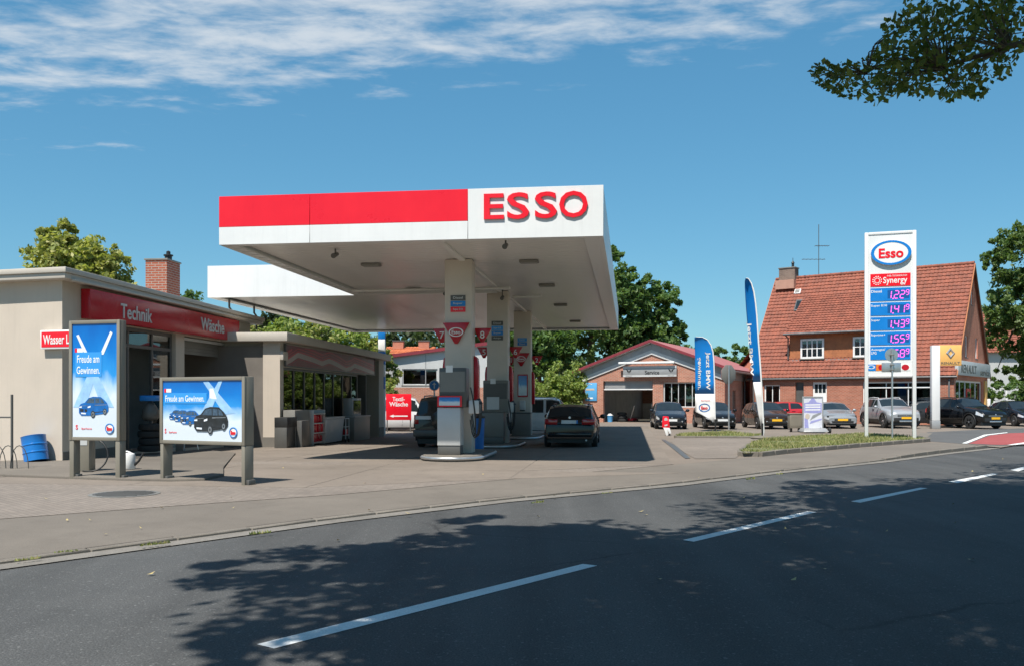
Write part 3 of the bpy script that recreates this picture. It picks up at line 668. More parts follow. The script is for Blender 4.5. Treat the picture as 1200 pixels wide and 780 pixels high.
MB().fb(FSf, -.015, .635, 0, .015, -.7, .22).build('plinth', M['plinth'], sh); MB().fb(FSf, .64, 7, -.32, -.305, -.7, .22).build('plinth', M['plinth'], sh); MB().fb(FS, 14.6, SL, .002, .02, -.7, .1).build('plinth', M['plinth'], sh)
m = MB().prism([FS.p(-.25, .35, 3.6), FS.p(SL + .2, .35, 3.56), FS.p(SL + .2, -7, 3.56), FS.p(-.25, -7, 3.6)], (0, 0, .31)); m.build('roof', M['fasc'], sh, bevel=.015)
MB().fb(FS, .0, .5, .0, .12, 2.95, 3.25).build('lamp_box', M['fasc'], sh, bevel=.01)
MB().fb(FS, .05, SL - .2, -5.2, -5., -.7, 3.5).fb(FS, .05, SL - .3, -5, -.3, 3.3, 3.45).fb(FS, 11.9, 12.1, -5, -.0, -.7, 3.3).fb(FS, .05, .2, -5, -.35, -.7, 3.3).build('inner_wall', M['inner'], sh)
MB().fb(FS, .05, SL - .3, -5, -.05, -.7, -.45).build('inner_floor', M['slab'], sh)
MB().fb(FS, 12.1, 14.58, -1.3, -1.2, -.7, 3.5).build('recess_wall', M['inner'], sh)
fx = [FS.d(px) for px in (334.4, 347, 359.4, 371.5, 382.5, 393, 403.7, 413.7, 420.5)]
wf = bars(FS, fx, [2.66, -.05], fx[0], fx[-1], -.4, 2.70, -.08, .09).build('window_frame', M['dgrey'], sh)
for a, b in zip(fx, fx[1:]): MB().fb(FS, a + .04, b - .04, -.125, -.115, -.05, 2.62).build('pane', M['dglass'], wf)
def banner_mat():
    m, nt, N, L, b = nodes('glossy_banner'); tc = N.new('ShaderNodeTexCoord').outputs['UV']
    mp = N.new('ShaderNodeMapping'); mp.inputs['Scale'].default_value = (.32, 2.2, 1); L.new(tc, mp.inputs[0])
    w = N.new('ShaderNodeTexWave'); w.bands_direction = 'Y'; w.inputs['Scale'].default_value = .26; w.inputs['Distortion'].default_value = 5.5; w.inputs['Detail'].default_value = 2.2; w.inputs['Detail Scale'].default_value = .8
    L.new(mp.outputs[0], w.inputs[0]); r = N.new('ShaderNodeValToRGB'); L.new(w.outputs['Fac'], r.inputs[0]); r.color_ramp.interpolation = 'EASE'
    e = r.color_ramp.elements; e[0].color = (.30, .012, .02, 1); e[1].color = (.42, .36, .33, 1)
    for p_, c in ((.3, (.12, .02, .025, 1)), (.5, (.42, .05, .06, 1)), (.66, (.14, .03, .03, 1)), (.8, (.34, .10, .09, 1))):
        k = e.new(p_); k.color = c
    L.new(r.outputs[0], b.inputs['Base Color']); b.inputs['Roughness'].default_value = .3; b.inputs['Coat Weight'].default_value = .15
    bump(N, L, b, noise(N, L, tc, 1.1, 1), .35, .12); return m
bn_r, bn_p, bn_b = pm('banner_red', (.42, .02, .035), .35, 0, .3, 3), pm('banner_pale', (.38, .29, .26), .35, 0, .2, 3), pm('banner_brown', (.17, .015, .022), .35, 0, .4, 2)
bn = thing('banner', FS.p(.3, .05, 2.75), 'glossy dark red banner with painted wavy reflections above the shop windows', 'banner')
bp = MB().fb(FS, .42, 13.4, .02, .07, 2.78, 3.52).build('panel', bn_b, bn)
wu = [(.0, .2), (.05, .45), (.1, .70), (.16, .64), (.24, .56), (.33, .42), (.40, .62), (.44, .58), (.52, .42), (.60, .22), (.66, .34), (.71, .56), (.78, .48), (.88, .36), (1, .2)]
for k, (a, b, mt) in enumerate([(-.26, 0, bn_p), (.0, .09, bn_r), (.17, .23, bn_r), (.30, .42, bn_r), (-.34, -.30, bn_r)]):  # wavy reflections of the glossy banner, painted as flat strips
    for (f0, h0), (f1, h1) in zip(wu, wu[1:]):
        z = lambda h: 2.79 + .72 * max(0., min(1., h)); x0, x1 = .43 + 12.96 * f0, .43 + 12.96 * f1; j = .05 * math.sin(k * 2 + f0 * 20)
        if min(h0, h1) + b < .02 or max(h0, h1) + a > .98: continue
        MB().prism([FS.p(x0, .0705 + .0008 * k, z(h0 + a)), FS.p(x1, .0705 + .0008 * k, z(h1 + a)), FS.p(x1, .0705 + .0008 * k, z(h1 + b)), FS.p(x0, .0705 + .0008 * k, z(h0 + b))], FS.n * .001).build('painted_reflection', mt, bp)
MB().fb(FS, .36, .42, .02, .09, 2.74, 3.55).fb(FS, 13.4, 13.46, .02, .09, 2.74, 3.55).fb(FS, .42, 13.4, .02, .09, 2.74, 2.778).build('frame', M['dgrey'], bn)
# goods before the shop; cabinets coloured darker to stand for the shade there
def onshop(px0, px1, o0, o1, pt): # box against the shop front: d-range and top
    return FS.d(px0, o1), FS.d(px1, o1), zp(pt, FS.p(FS.d(px0, o1), o1, 0).y)
d0, d1, zt = onshop(336, 347.5, .1, .5, 488.5); gg = FS.g(d0)
t = thing('counter_cabinet', FS.p(d0, .1, gg), 'dark low cabinet standing at the near end of shop front', 'cabinet')
MB().fb(FS, d0, d1, .06, .5, gg, zt - .35).build('base', M['dgrey'], t, bevel=.01); MB().fb(FS, d0, d1, .06, .52, zt - .348, zt).build('top_box', M['black'], t, bevel=.01)
d0, d1, zt = onshop(349, 366, .1, .6, 480); gg = FS.g(d0)
t = thing('ice_chest', FS.p(d0, .1, gg), 'tall grey chest with slanted side beside the red goods rack', 'chest')
m = MB().prism([FS.p(d0, .06, gg), FS.p(d0, .58, gg), FS.p(d0, .50, zt - .5), FS.p(d0, .5, zt), FS.p(d0, .06, zt)], FS.e * (d1 - d0)); m.build('body', M['mgrey'], t, bevel=.02)
MB().fb(FS, d0 - .1, d0 + .75, .6, .78, gg, gg + .95).build('crate', M['dgrey'], t, bevel=.015)
d0, d1 = FS.d(367.5, .6), FS.d(381, .6); zt = zp(480, FS.p(d0, .6, 0).y); gg = FS.g(d0)
t = thing('goods_rack', FS.p(d0, .1, gg), 'open rack with three shelves of red packages before the shop', 'rack')
MB().fb(FS, d0, d0 + .04, .06, .6, gg, zt).fb(FS, d1 - .04, d1, .06, .6, gg, zt).fb(FS, d0 + .04, d1 - .04, .06, .1, gg, zt).build('frame', M['lgrey'], t)
for k in range(4):
    z = gg + .08 + k * (zt - gg - .25) / 3.
    MB().fb(FS, d0 + .042, d1 - .042, .1, .62, z, z + .04).build('shelf', M['lgrey'], t)
    if k < 3:
        n = 6; w = (d1 - d0 - .14) / n
        for i in range(n): MB().fb(FS, d0 + .07 + i * w, d0 + .07 + i * w + w * .9, .16, .16 + random.uniform(.34, .42), z + .042, z + random.uniform(.26, .4)).build('package', M['dred'] if random.random() < .8 else M['red_'], t, bevel=.015)
d0, d1 = FS.d(382.5, .66), FS.d(403, .66); zt = zp(488.5, FS.p(d0, .66, 0).y); gg = FS.g(d0)
t = thing('freezer', FS.p(d0, .1, gg), 'pale chest freezer standing right of the red goods rack', 'freezer')
m = MB().hexa([FS.p(d0 + .12, .22, gg + .04), FS.p(d1 - .1, .22, gg + .04), FS.p(d1 - .1, .60, gg + .04), FS.p(d0 + .12, .60, gg + .04), FS.p(d0, .12, zt - .08), FS.p(d1, .12, zt - .08), FS.p(d1, .68, zt - .08), FS.p(d0, .68, zt - .08)])
m.build('body', M['lgrey'], t, bevel=.02); MB().fb(FS, d0 - .02, d1 + .02, .1, .70, zt - .078, zt).build('lid', M['lgrey'], t, bevel=.02)
MB().fb(FS, d0 + .5, d0 + .9, .64, .66, gg + .45, gg + .9).build('label_plate', M['lgrey'], t)
d0, d1 = FS.d(405, .7), FS.d(411, .7); gg = FS.g(d0)
t = thing('hand_cart', FS.p(d0, .1, gg), 'small tube framed cart between the freezer and grey counter', 'cart')
m = MB()
for dd in (d0, d0 + .5):
    for oo in (.2, .7): m.tube([FS.p(dd, oo, gg + .08), FS.p(dd, oo, gg + 1.)], .02, 6)
for z in (.3, .65, 1.): m.tube([FS.p(d0, .2, gg + z), FS.p(d0 + .5, .2, gg + z), FS.p(d0 + .5, .7, gg + z), FS.p(d0, .7, gg + z), FS.p(d0, .2, gg + z)], .018, 6)
m.build('frame', M['steel'], t, smooth=60); MB().fb(FS, d0 + .03, d0 + .47, .23, .67, gg + .32, gg + .55).build('basket', M['dred'], t)
for dd in (d0, d0 + .5):
    for oo in (.2, .7): MB().lathe(FS.p(dd, oo - .03, gg + .07), [(.07, 0), (.07, .06)], 12, FS.n).build('wheel', M['rubber'], t)
d0, d1 = FS.d(412.5, .6), FS.d(431, .6); zt = zp(487, FS.p(d0, .6, 0).y); gg = FS.g(d0)
t = thing('service_counter', FS.p(d0, .1, gg), 'wide grey counter at the far end of the shop front', 'counter')
MB().fb(FS, d0, d1, .06, .7, gg, zt - .06).build('body', M['mgrey'], t, bevel=.015); MB().fb(FS, d0 - .03, d1 + .03, .04, .74, zt - .058, zt).build('top', M['grey'], t, bevel=.01)
t = thing('display_box', FS.p(d0 + .4, .1, zt), 'pale glazed display box standing on the grey counter', 'box')
MB().fb(FS, d0 + .3, d1 - 1., .12, .55, zt + .002, zt + .78).build('body', M['grey'], t, bevel=.015); MB().fb(FS, d0 + .4, d1 - 1.1, .552, .56, zt + .1, zt + .68).build('glass', M['cglass'], t)

# ------------------------------------------------------------------ canopy
cp = thing('fuel_canopy', FC.p(0, -3.96, 0), 'large white petrol station canopy with red fascia band and big red letters', 'canopy')
W, L_, ZB, ZT = 9.03, 27.8, 5.2, 6.34
EW, ED = 14.5, 10.5
so = -W + (W - 0) * 0     # left edge
dseam = lambda px: -FC.d(px) # unused
def oat(px):                # offset along the front edge seen in pixel column px
    k = (px - 600) / PX; q = FC.O; return (k * q.y - q.x) / (FC.n.x - k * FC.n.y)
s1, s2 = oat(363.5), oat(548.5)
for a, b in ((-W, s1), (s1, s2)):
    MB().fb(FC, -.03, .12, a + .004, b - .004, ZB + .42, ZT).build('red_panel', M['red_'], cp, bevel=.004, segs=1)
    MB().fb(FC, -.03, .12, a + .004, b - .004, ZB, ZB + .414).build('white_panel', M['white'], cp, bevel=.004, segs=1)
MB().fb(FC, -.03, .12, s2 + .004, 0, ZB, ZT).build('white_panel', M['white'], cp, bevel=.004, segs=1)
for k in range(4):          # right hand side
    a = .124 + k * (L_ - .124) / 4; b = a + (L_ - .124) / 4 - .008
    MB().fb(FC, a, b, -.12, 0, ZB, ZT).build('white_panel', M['white'], cp, bevel=.004, segs=1)
for k in range(2):
    a = .124 + k * 5.18; MB().fb(FC, a, a + 5.172, -W, -W + .12, ZB, ZT).build('white_panel', M['white'], cp, bevel=.004, segs=1)
MB().fb(FC, ED, ED + .12, -EW, -W - .004, ZB, ZT).build('white_panel', M['white'], cp, bevel=.004, segs=1)
for k in range(3):
    a = ED + .124 + k * 5.72; MB().fb(FC, a, a + 5.71, -EW, -EW + .12, ZB, ZT).build('white_panel', M['white'], cp, bevel=.004, segs=1)
MB().fb(FC, L_ - .12, L_ - .002, -EW + .124, -.124, ZB, ZT).build('white_panel', M['white'], cp)
m = MB().fb(FC, .124, L_ - .13, -.42, -.122, ZB + .01, ZB + .05).fb(FC, .124, L_ - .13, -.44, -.42, ZB + .01, ZB + .2).fb(FC, .124, ED - .3, -W + .122, -W + .34, ZB + .01, ZB + .05)
m.fb(FC, .124, .3, -W + .35, -.45, ZB + .012, ZB + .05).fb(FC, ED + .124, L_ - .13, -EW + .122, -EW + .34, ZB + .01, ZB + .05).fb(FC, L_ - .45, L_ - .13, -EW + .35, -.45, ZB + .012, ZB + .05)
m.build('soffit', M['white'], cp)
m = MB()
for k in range(20): m.fb(FC, .5 + k * .5, .53 + k * .5, -W + .12, -W + .345, ZB + .0, ZB + .012)
for k in range(34): m.fb(FC, ED + .5 + k * .5, ED + .53 + k * .5, -EW + .12, -EW + .345, ZB + .0, ZB + .012)
m.build('gutter_clips', M['lgrey'], cp, kind='stuff')
MB().fb(FC, .15, L_ - .15, -W + .15, -.15, 5.75, 5.85).fb(FC, ED + .2, L_ - .15, -EW + .15, -W + .14, 5.7, 5.8).build('roof_deck', M['grey'], cp)
MB().fb(FC, .3, ED, -W + .125, -W + .3, ZB + .06, 5.7).fb(FC, ED + .15, ED + .3, -EW + .2, -W + .2, ZB + .06, 5.7).build('edge_beam', M['white'], cp)
# ceiling boards, one by one
base = cp.location.copy()
def boards(o0, o1, d0, d1, z):
    w = .3; me = MB().hexa([FC.e * a + FC.n * b + Vector((0, 0, c)) for c in (0, .03) for a, b in ((.012, o0), (w - .012, o0), (w - .012, o1), (.012, o1))]).mesh('ceiling_board', M['ceil'], bevel=.014, segs=1)
    d = d0
    while d + w < d1 + .01:
        q = FC.p(d, 0, z) - base; link('ceiling_board', me, cp, q); d += w
boards(-W + .35, -3.92, .3, ED - .05, 5.31); boards(-3.78, -.45, .3, L_ - .46, 5.31); boards(-EW + .36, -3.92, ED, L_ - .46, 5.31)
MB().fb(FC, .3, L_ - .46, -3.93, -3.77, 5.25, 5.36).build('ceiling_rib', M['ceil'], cp, bevel=.01)
MB().fb(FC, ED - .1, ED, -W + .36, -3.94, 5.2, 5.36).build('ceiling_rib', M['ceil'], cp, bevel=.01)
for txt, a, b in [('E', 567.5, 591), ('S', 594.5, 620.5), ('S', 627, 653), ('O', 655.5, 689)]:
    o0, o1 = oat(a), oat(b); zc = (zp(227.5, 20.3) + zp(257.5, 20.3)) / 2
    MB().text(txt, FC.p(-.034, (o0 + o1) / 2, zc), FC.n, (0, 0, 1), abs(o1 - o0), .575 if txt == 'E' else .60, .04, .012).build('letter', M['red_'], cp)
COLS = [3.72, 10.9, 18.2]
for d in COLS:
    c = FC.p(d, -3.96, 0); gg = gz(c.x, c.y)
    k = MB().fb(FC, d - .27, d + .27, -4.33, -3.59, gg + .1, 5.3).build('column', M['colm'], cp, bevel=.03)
    MB().fb(FC, d + .0, d + .012, -3.963, -3.957, 1, 5).build('seam', M['grey'], k)
    for sx in (-1, 1):      # red wings either side
        o = -3.96 + sx * .37; q = [FC.p(d + .02, o + sx * .002, 1.35), FC.p(d + .02, o + sx * .12, 1.35), FC.p(d + .02, o + sx * .12, 2.45), FC.p(d + .02, o + sx * .09, 2.68), FC.p(d + .02, o + sx * .002, 2.75)]
        MB().prism(q, FC.e * .3).build('red_wing', M['dred'], k, bevel=.02)
for px, py in [(435, 310), (485, 339), (620, 306), (641, 334), (657, 357), (674, 376)]:
    y = 3.68 * PX / (HZ - py); q = Vector(((px - 600) / PX * y, y, 5.29)); FQ = Fr((q.x, q.y), FC.e[:2])
    l = MB().fb(FQ, -.15, .15, -.26, .26, 5.23, 5.305).build('light', M['mgrey'], cp, bevel=.02)
    MB().fb(FQ, -.11, .11, -.22, .22, 5.22, 5.23).build('diffuser', M['lamp'], l)
MB().tube([FC.p(9.0, -W + .4, 5.18), FC.p(9.0, -3.3, 5.18)], .05, 10).build('pipe', M['ceil'], cp, smooth=60)
MB().tube([FC.p(11.2, -3.5, 5.15), FC.p(11.2, -2.5, 5.15)], .05, 10).build('pipe', M['ceil'], cp, smooth=60)
for d, o, lab in [(8.8, -5.4, 'small dark security camera on the canopy pipe left of front column'), (10.4, -3.75, 'small dark security camera hanging beside the middle column'), (1.5, -6.7, 'small black sensor under the left front edge of canopy'), (.7, -2.3, 'small black sensor under the canopy edge below the big red letters')]:
    q = FC.p(d, o, 5.05 if d > 5 else 5.17); t = thing('security_camera', q, lab, 'camera', 'cameras under the canopy')
    MB().tube([q + Vector((0, 0, .25)), q], .02, 6).build('bracket', M['dgrey'], t); MB().tube([q + FC.e * .14 + Vector((0, 0, .03)), q - FC.e * .16 + Vector((0, 0, -.06))], [.05, .065], 10).build('housing', M['dgrey'], t, smooth=50)
for px, py in [(298, 353), (343, 357), (347, 361)]:  # flood lamp and supports where the side canopy meets the workshop roof
    pass
q = FC.p(12.5, -EW + .6, 5.2)
for dd in (0., 2.2):
    a = FC.p(11.2 + dd, -EW + .5, 5.22); cp_ = MB().tube([a, a + Vector((.0, 0, -.3)), a + Vector((.08, .05, -.42)), a + Vector((.08, .05, -.95))], .04, 8).build('drain_pipe', M['dgrey'], cp, smooth=60)

# ------------------------------------------------------------------ pump islands, pumps, signs on the columns
names = ['front', 'middle', 'rear']
for i, (a, b) in enumerate([(1.95, 5.6), (9.2, 12.7), (16.6, 19.9)]):
    c = FC.p((a + b) / 2, -3.96, 0); gg = gz(c.x, c.y); t = thing('pump_island', Vector((c.x, c.y, gg)), f'raised steel edged pump island under the {names[i]} canopy column', 'pump island', 'pump islands')
    r = .78; pts = []
    for k in range(13):
        an = math.pi + k * math.pi / 12; pts.append((a + r + r * math.sin(an + math.pi / 2) * -1 * 0 + 0, 0))
    pts = [FC.p(a + r - r * math.sin(k * math.pi / 12), -3.96 - r * math.cos(k * math.pi / 12), gg - .05) for k in range(13)] + [FC.p(b - r + r * math.sin(k * math.pi / 12), -3.96 + r * math.cos(k * math.pi / 12), gg - .05) for k in range(13)]
    MB().prism(pts, (0, 0, .2)).build('concrete_top', M['kerb'], t, bevel=.02)
    cen = FC.p((a + b) / 2, -3.96, gg)
    band = [FC.p(a + r - (r + .02) * math.sin(k * math.pi / 12), -3.96 - (r + .02) * math.cos(k * math.pi / 12), gg + .085) for k in range(13)] + [FC.p(b - r + (r + .02) * math.sin(k * math.pi / 12), -3.96 + (r + .02) * math.cos(k * math.pi / 12), gg + .085) for k in range(13)]
    MB().tube(band + [band[0]], .045, 8).build('steel_edge', M['steel'], t, smooth=60)
def hose(par, pts, r=.015): MB().tube(pts, r, 8).build('hose', M['black'], par, smooth=70)
def bez(a, b, c, d, n=12):
    return [a * (1 - t) ** 3 + b * 3 * t * (1 - t) ** 2 + c * 3 * t * t * (1 - t) + d * t ** 3 for t in [k / n for k in range(n + 1)]]
def pump(d, o, wid, lab, lowmat, upmat, ztop, zmid, poster):
    c = FC.p(d, o, 0); gg = gz(c.x, c.y) + .15; t = thing('fuel_pump', Vector((c.x, c.y, gg)), lab, 'fuel pump', 'fuel pumps'); h = wid / 2
    MB().fb(FC, d - .22, d + .22, o - h, o + h, gg, .38 + gg - .15).build('base', M['dgrey'], t, bevel=.01)
    MB().fb(FC, d - .24, d + .24, o - h - .01, o + h + .01, gg + .235, zmid).build('lower_cabinet', M[lowmat], t, bevel=.015)
    MB().fb(FC, d - .2, d + .24, o - h + .03, o + h + .16, zmid + .004, ztop).build('upper_cabinet', M[upmat], t, bevel=.02)
    MB().fb(FC, d - .206, d - .2, o - h + .06, o + h + .12, ztop - .62, ztop - .10).build('display', M['mgrey'] if poster else M['dgrey'], t)
    MB().fb(FC, d - .22, d - .205, o - .08, o + .1, ztop - .12, ztop + .06).build('notice', M['whitep'], t)
    if poster:
        MB().fb(FC, d - .29, d - .26, o - h - .0, o + h + .06, zmid + .02, zmid + .30).build('poster_frame', M['red_'], t)
        MB().fb(FC, d - .297, d - .29, o - h + .05, o + h + .01, zmid + .055, zmid + .265).build('poster', POSTER2, t)
    else:
        MB().fb(FC, d - .23, d - .205, o - .2, o + .22, zmid + .1, zmid + .52).build('notice', M['lgrey'], t)
    for sx in ((1,) if poster else (-1, 1)):
        x = o + sx * (h + (.34 if poster else .2))
        hb = MB().fb(FC, d - .12, d + .3, x - .14, x + .14, 1.2 + gg - .15, 1.55 + gg - .15).build('nozzle_holder', M['lgrey'], t, bevel=.03)
        for k in range(3):
            y = d - .08 + k * .15
            n_ = MB().tube([FC.p(y, x - .02, 1.35 + gg), FC.p(y, x + sx * .1, 1.42 + gg), FC.p(y, x + sx * .16, 1.3 + gg)], .03, 8); n_.build('nozzle', M['black'], t, smooth=60)
            hose(t, bez(FC.p(y, x + sx * .14, 1.3 + gg), FC.p(y, x + sx * .16, .35 + gg), FC.p(y, x - sx * .02, .12 + gg), FC.p(y, x - sx * .10, .9 + gg + .1 * k)))
            if k == 1: hose(t, bez(FC.p(y - .2, x - sx * .08, ztop - .5), FC.p(y - .2, x + sx * .1, 1.0 + gg), FC.p(y - .2, x + sx * .08, .15 + gg), FC.p(y - .2, x - sx * .05, .6 + gg)), .018)
    return t
def poster_mat(name, seed, lo=.28):
    m, nt, N, L, b = nodes(name); tc = N.new('ShaderNodeTexCoord'); sp = N.new('ShaderNodeSeparateXYZ'); L.new(tc.outputs['Generated'], sp.inputs[0])
    n1 = N.new('ShaderNodeTexNoise'); n1.noise_dimensions = '4D'; n1.inputs['W'].default_value = seed; n1.inputs['Scale'].default_value = 3.2; n1.inputs['Detail'].default_value = 6; L.new(tc.outputs['Generated'], n1.inputs[0])
    a = N.new('ShaderNodeMath'); a.operation = 'MULTIPLY_ADD'; L.new(n1.outputs[0], a.inputs[0]); a.inputs[1].default_value = -.34; L.new(sp.outputs[2], a.inputs[2])
    r = N.new('ShaderNodeValToRGB'); L.new(a.outputs[0], r.inputs[0]); e = r.color_ramp.elements
    e[0].position = 0.; e[0].color = (.62, .68, .74, 1); e[1].position = .86; e[1].color = (.0, .10, .42, 1)
    for p_, c in ((lo - .12, (.66, .73, .8, 1)), (lo, (.35, .55, .78, 1)), (lo + .1, (.02, .27, .68, 1)), (.6, (.0, .17, .56, 1))):
        k = e.new(p_); k.color = c
    L.new(r.outputs[0], b.inputs['Base Color']); b.inputs['Roughness'].default_value = .12; b.inputs['Coat Weight'].default_value = .3; return m
POSTER1 = poster_mat('tall_poster_print', 1.3, .30); POSTER2 = poster_mat('wide_poster_print', 4.1, .30)
beam = pm('poster_beam', (.33, .55, .82), .2, 0, .2, 6); beamw = pm('poster_white', (.78, .83, .88), .2, 0, .05)
pcar = pm('poster_car_blue', (.01, .13, .42), .2, 0, .3, 9); pdark = pm('poster_car_dark', (.03, .035, .042), .2, 0, .4, 9); pgrey = pm('poster_car_grey', (.20, .22, .24), .2, 0, .3, 9)
q = FC.d(526, -4.2)
pump(2.72, FC.n.dot(P(526, 490, 23.0) - FC.O), .58, 'light grey fuel pump with a small blue poster at the front column', 'lgrey', 'dgrey', 2.38, 1.36, True)
pump(9.95, FC.n.dot(P(577, 490, 30.1) - FC.O) , .72, 'dark grey fuel pump with paper notices before the middle column', 'mgrey', 'mgrey', 2.2, 1.12, False)
cc = FC.p(17.9, -3.96, 0); gg = gz(cc.x, cc.y)
t = thing('wall_poster', FC.p(17.9, -3.96, 1.7), 'narrow red framed blue poster on the rear canopy column', 'poster')
MB().fb(FC, 17.9, 17.925, -4.16, -3.72, 1.65, 2.62).build('frame', M['dred'], t); MB().fb(FC, 17.89, 17.899, -4.12, -3.76, 1.72, 2.56).build('print', POSTER1, t)
t = thing('towel_dispenser', FC.p(17.9, -3.96, 1.2), 'small white dispenser box under the poster on rear column', 'dispenser')
MB().fb(FC, 17.72, 17.925, -4.06, -3.82, 1.1, 1.5).build('body', M['lgrey'], t, bevel=.03); MB().fb(FC, 17.76, 17.9, -4.04, -3.84, 1.06, 1.1).build('slot', M['black'], t)
t = thing('plinth_box', FC.p(17.7, -3.96, gg), 'dark box at the foot of the rear canopy column', 'box')
MB().fb(FC, 17.5, 17.92, -4.36, -3.55, gg + .15, .95).build('body', M['mgrey'], t, bevel=.02); MB().fb(FC, 17.49, 17.93, -4.38, -3.53, .952, 1.0).build('lid', M['dgrey'], t, bevel=.01)
for k in range(1):
    t = thing('waste_bin', FC.p(5.2 + 7.4 * k, -3.4, .1), ['blue waste bin behind the light grey front pump', 'blue waste bin behind the dark grey middle pump'][k], 'bin')
    q = FC.p(5.4, -3.74, 0); g2 = gz(q.x, q.y) + .15
    MB().lathe((q.x, q.y, g2), [(.15, 0), (.18, .85), (.19, .9), (.16, .93)], 18).build('body', M['drum'], t, smooth=40); MB().lathe((q.x, q.y, g2 + .9), [(.2, 0), (.2, .05), (.05, .09)], 18).build('lid', M['black'], t, smooth=40)
def esso_logo(par, c, u, v, ra, rb, n=None, sub=False):
    u = Vector(u).normalized(); v = Vector(v).normalized(); n = u.cross(v)
    MB().disc(c, u, v, ra * .9, rb * .9, .006).build('logo_field', M['whitep'], par)
    MB().ring(c, u, v, ra, rb, .84, .014).build('logo_ring', M['blue'], par)
    MB().text('Esso', c + n * .008 - v * rb * .04, u, v, ra * 1.22, rb * .80, .008, .03).build('logo_letters', M['red_'], par)
def tri_sign(d, o, num, lab, sz=.46, logo=False, zt=3.42):
    t = thing('lane_sign', FC.p(d, o, zt), lab, 'sign', 'triangular pump signs on the columns')
    MB().prism([FC.p(d, o - sz, zt), FC.p(d, o + sz, zt), FC.p(d, o + .04, zt - sz * 1.55), FC.p(d, o - .04, zt - sz * 1.55)], FC.e * .06).build('panel', M['dred'], t, bevel=.006)
    if logo: MB().ring(FC.p(d - .004, o, zt - .25), FC.n, (0, 0, 1), .20, .12, .80, .004).build('logo_ring', M['whitep'], t); MB().text('Esso', FC.p(d - .003, o, zt - .25), FC.n, (0, 0, 1), .24, .10, .004, .02).build('logo_letters', M['whitep'], t)
    if num: MB().text(num, FC.p(d - .006, o, zt - .18), FC.n, (0, 0, 1), None, .20, .005, .01).build('numeral', M['whitep'], t)
for d, a, b, nm in [(COLS[0], '7', '8', 'front'), (COLS[1], '5', '6', 'middle'), (COLS[2], '1', '2', 'rear')]:
    z = {'front': 3.5, 'middle': 3.4, 'rear': 3.42}[nm]
    tri_sign(d + .3, -4.52, a, f'dark red triangle numbered {a} left of the {nm} column', .25, zt=z); tri_sign(d + .3, -3.40, b, f'dark red triangle numbered {b} right of the {nm} column', .25, zt=z)
    if nm != 'middle': tri_sign(d - .36, -4.0, '', f'dark red triangle with pale oval emblem on the {nm} column face', .36, True, zt=z + .1)
def fuel_board(d, lab, rows, zt, w, hh):
    t = thing('fuel_board', FC.p(d - .3, -3.96, zt), lab, 'sign', 'fuel name boards on the columns')
    for i, (c, s) in enumerate(rows):
        z = zt - i * hh; b = MB().fb(FC, d - .30, d - .272, -3.96 - w, -3.96 + w, z - hh + .02, z).build('strip', M[c], t)
        MB().text(s, FC.p(d - .302, -3.96, z - hh / 2 + .01), FC.n, (0, 0, 1), w * 1.3, hh * .42, .003, .01).build('lettering', M['lgrey'], b)
fuel_board(COLS[0], 'fuel name board of dark, blue and red strips on front column', [('dgrey', 'Diesel'), ('blue', 'Super'), ('red_', 'Super E10')], zp(346, 23.9), .2, .155)
fuel_board(COLS[1], 'fuel name board of four dark and blue strips on middle column', [('dgrey', 'Diesel'), ('lblue', 'Super E10'), ('blue', 'Super'), ('dgrey', 'Autogas')], zp(376, 31), .2, .17)
fuel_board(COLS[2], 'small fuel name board of two blue strips on rear column', [('lblue', 'Super'), ('blue', 'Diesel')], zp(396, 38.4), .2, .17)
# ------------------------------------------------------------------ advertising boards on the left
pwin = pm('printed_glass', (.06, .10, .15), .2, 0, .4, 20)
def car_print(par, F, o, cx, cz, w, mat, dark=True):
    """a printed three-quarter car: flat shapes one above the other"""
    sil = [(-.5, -.16), (-.5, .02), (-.44, .1), (-.30, .14), (-.17, .27), (-.02, .31), (.24, .30), (.38, .2), (.46, .12), (.5, .02), (.5, -.1), (.44, -.17), (-.1, -.24), (-.42, -.24)]
    def pl(pts, k, name, mt): MB().prism([F.p(cx + a * w, o + k * .0012, cz + b * w) for a, b in pts], F.n * .001).build(name, mt, par)
    pl(sil, 0, 'printed_car', mat)
    pl([(-.25, .13), (-.15, .25), (.03, .27), (.03, .12)], 1, 'printed_window', pwin); pl([(.06, .12), (.055, .265), (.2, .265), (.21, .12)], 1, 'printed_window', pwin); pl([(.235, .12), (.225, .26), (.31, .22), (.37, .12)], 1, 'printed_window', pwin); pl([(.04, .075), (.44, .085), (.44, .07), (.04, .055)], 1, 'printed_line', pgrey); pl([(-.02, -.14), (.4, -.1), (.4, -.12), (-.02, -.165)], 1, 'printed_line', pdark); pl([(-.46, .045), (-.2, .06), (-.2, .05), (-.46, .035)], 1, 'printed_line', pgrey)
    for a, b, r_ in ((-.02, -.2, .105), (.38, -.12, .09)):
        for rr, mt, k in ((1, pdark, 2), (.68, pgrey, 3), (.3, pdark, 4)):
            pl([(a + r_ * rr * .72 * math.cos(i * .449), b + r_ * rr * math.sin(i * .449)) for i in range(14)], k, 'printed_wheel', mt)
    pl([(-.46, -.04), (-.34, -.05), (-.34, -.13), (-.46, -.12)], 2, 'printed_grille', pdark); pl([(-.3, -.05), (-.22, -.06), (-.22, -.13), (-.3, -.13)], 2, 'printed_grille', pdark)
    pl([(-.49, .02), (-.4, .03), (-.4, -.01), (-.49, -.01)], 2, 'printed_lamp', beamw); pl([(-.2, .02), (-.1, .05), (-.1, .0), (-.2, -.02)], 2, 'printed_lamp', beamw)
    pl([(-.42, -.15), (-.26, -.16), (-.26, -.2), (-.42, -.19)], 3, 'printed_plate', beamw)
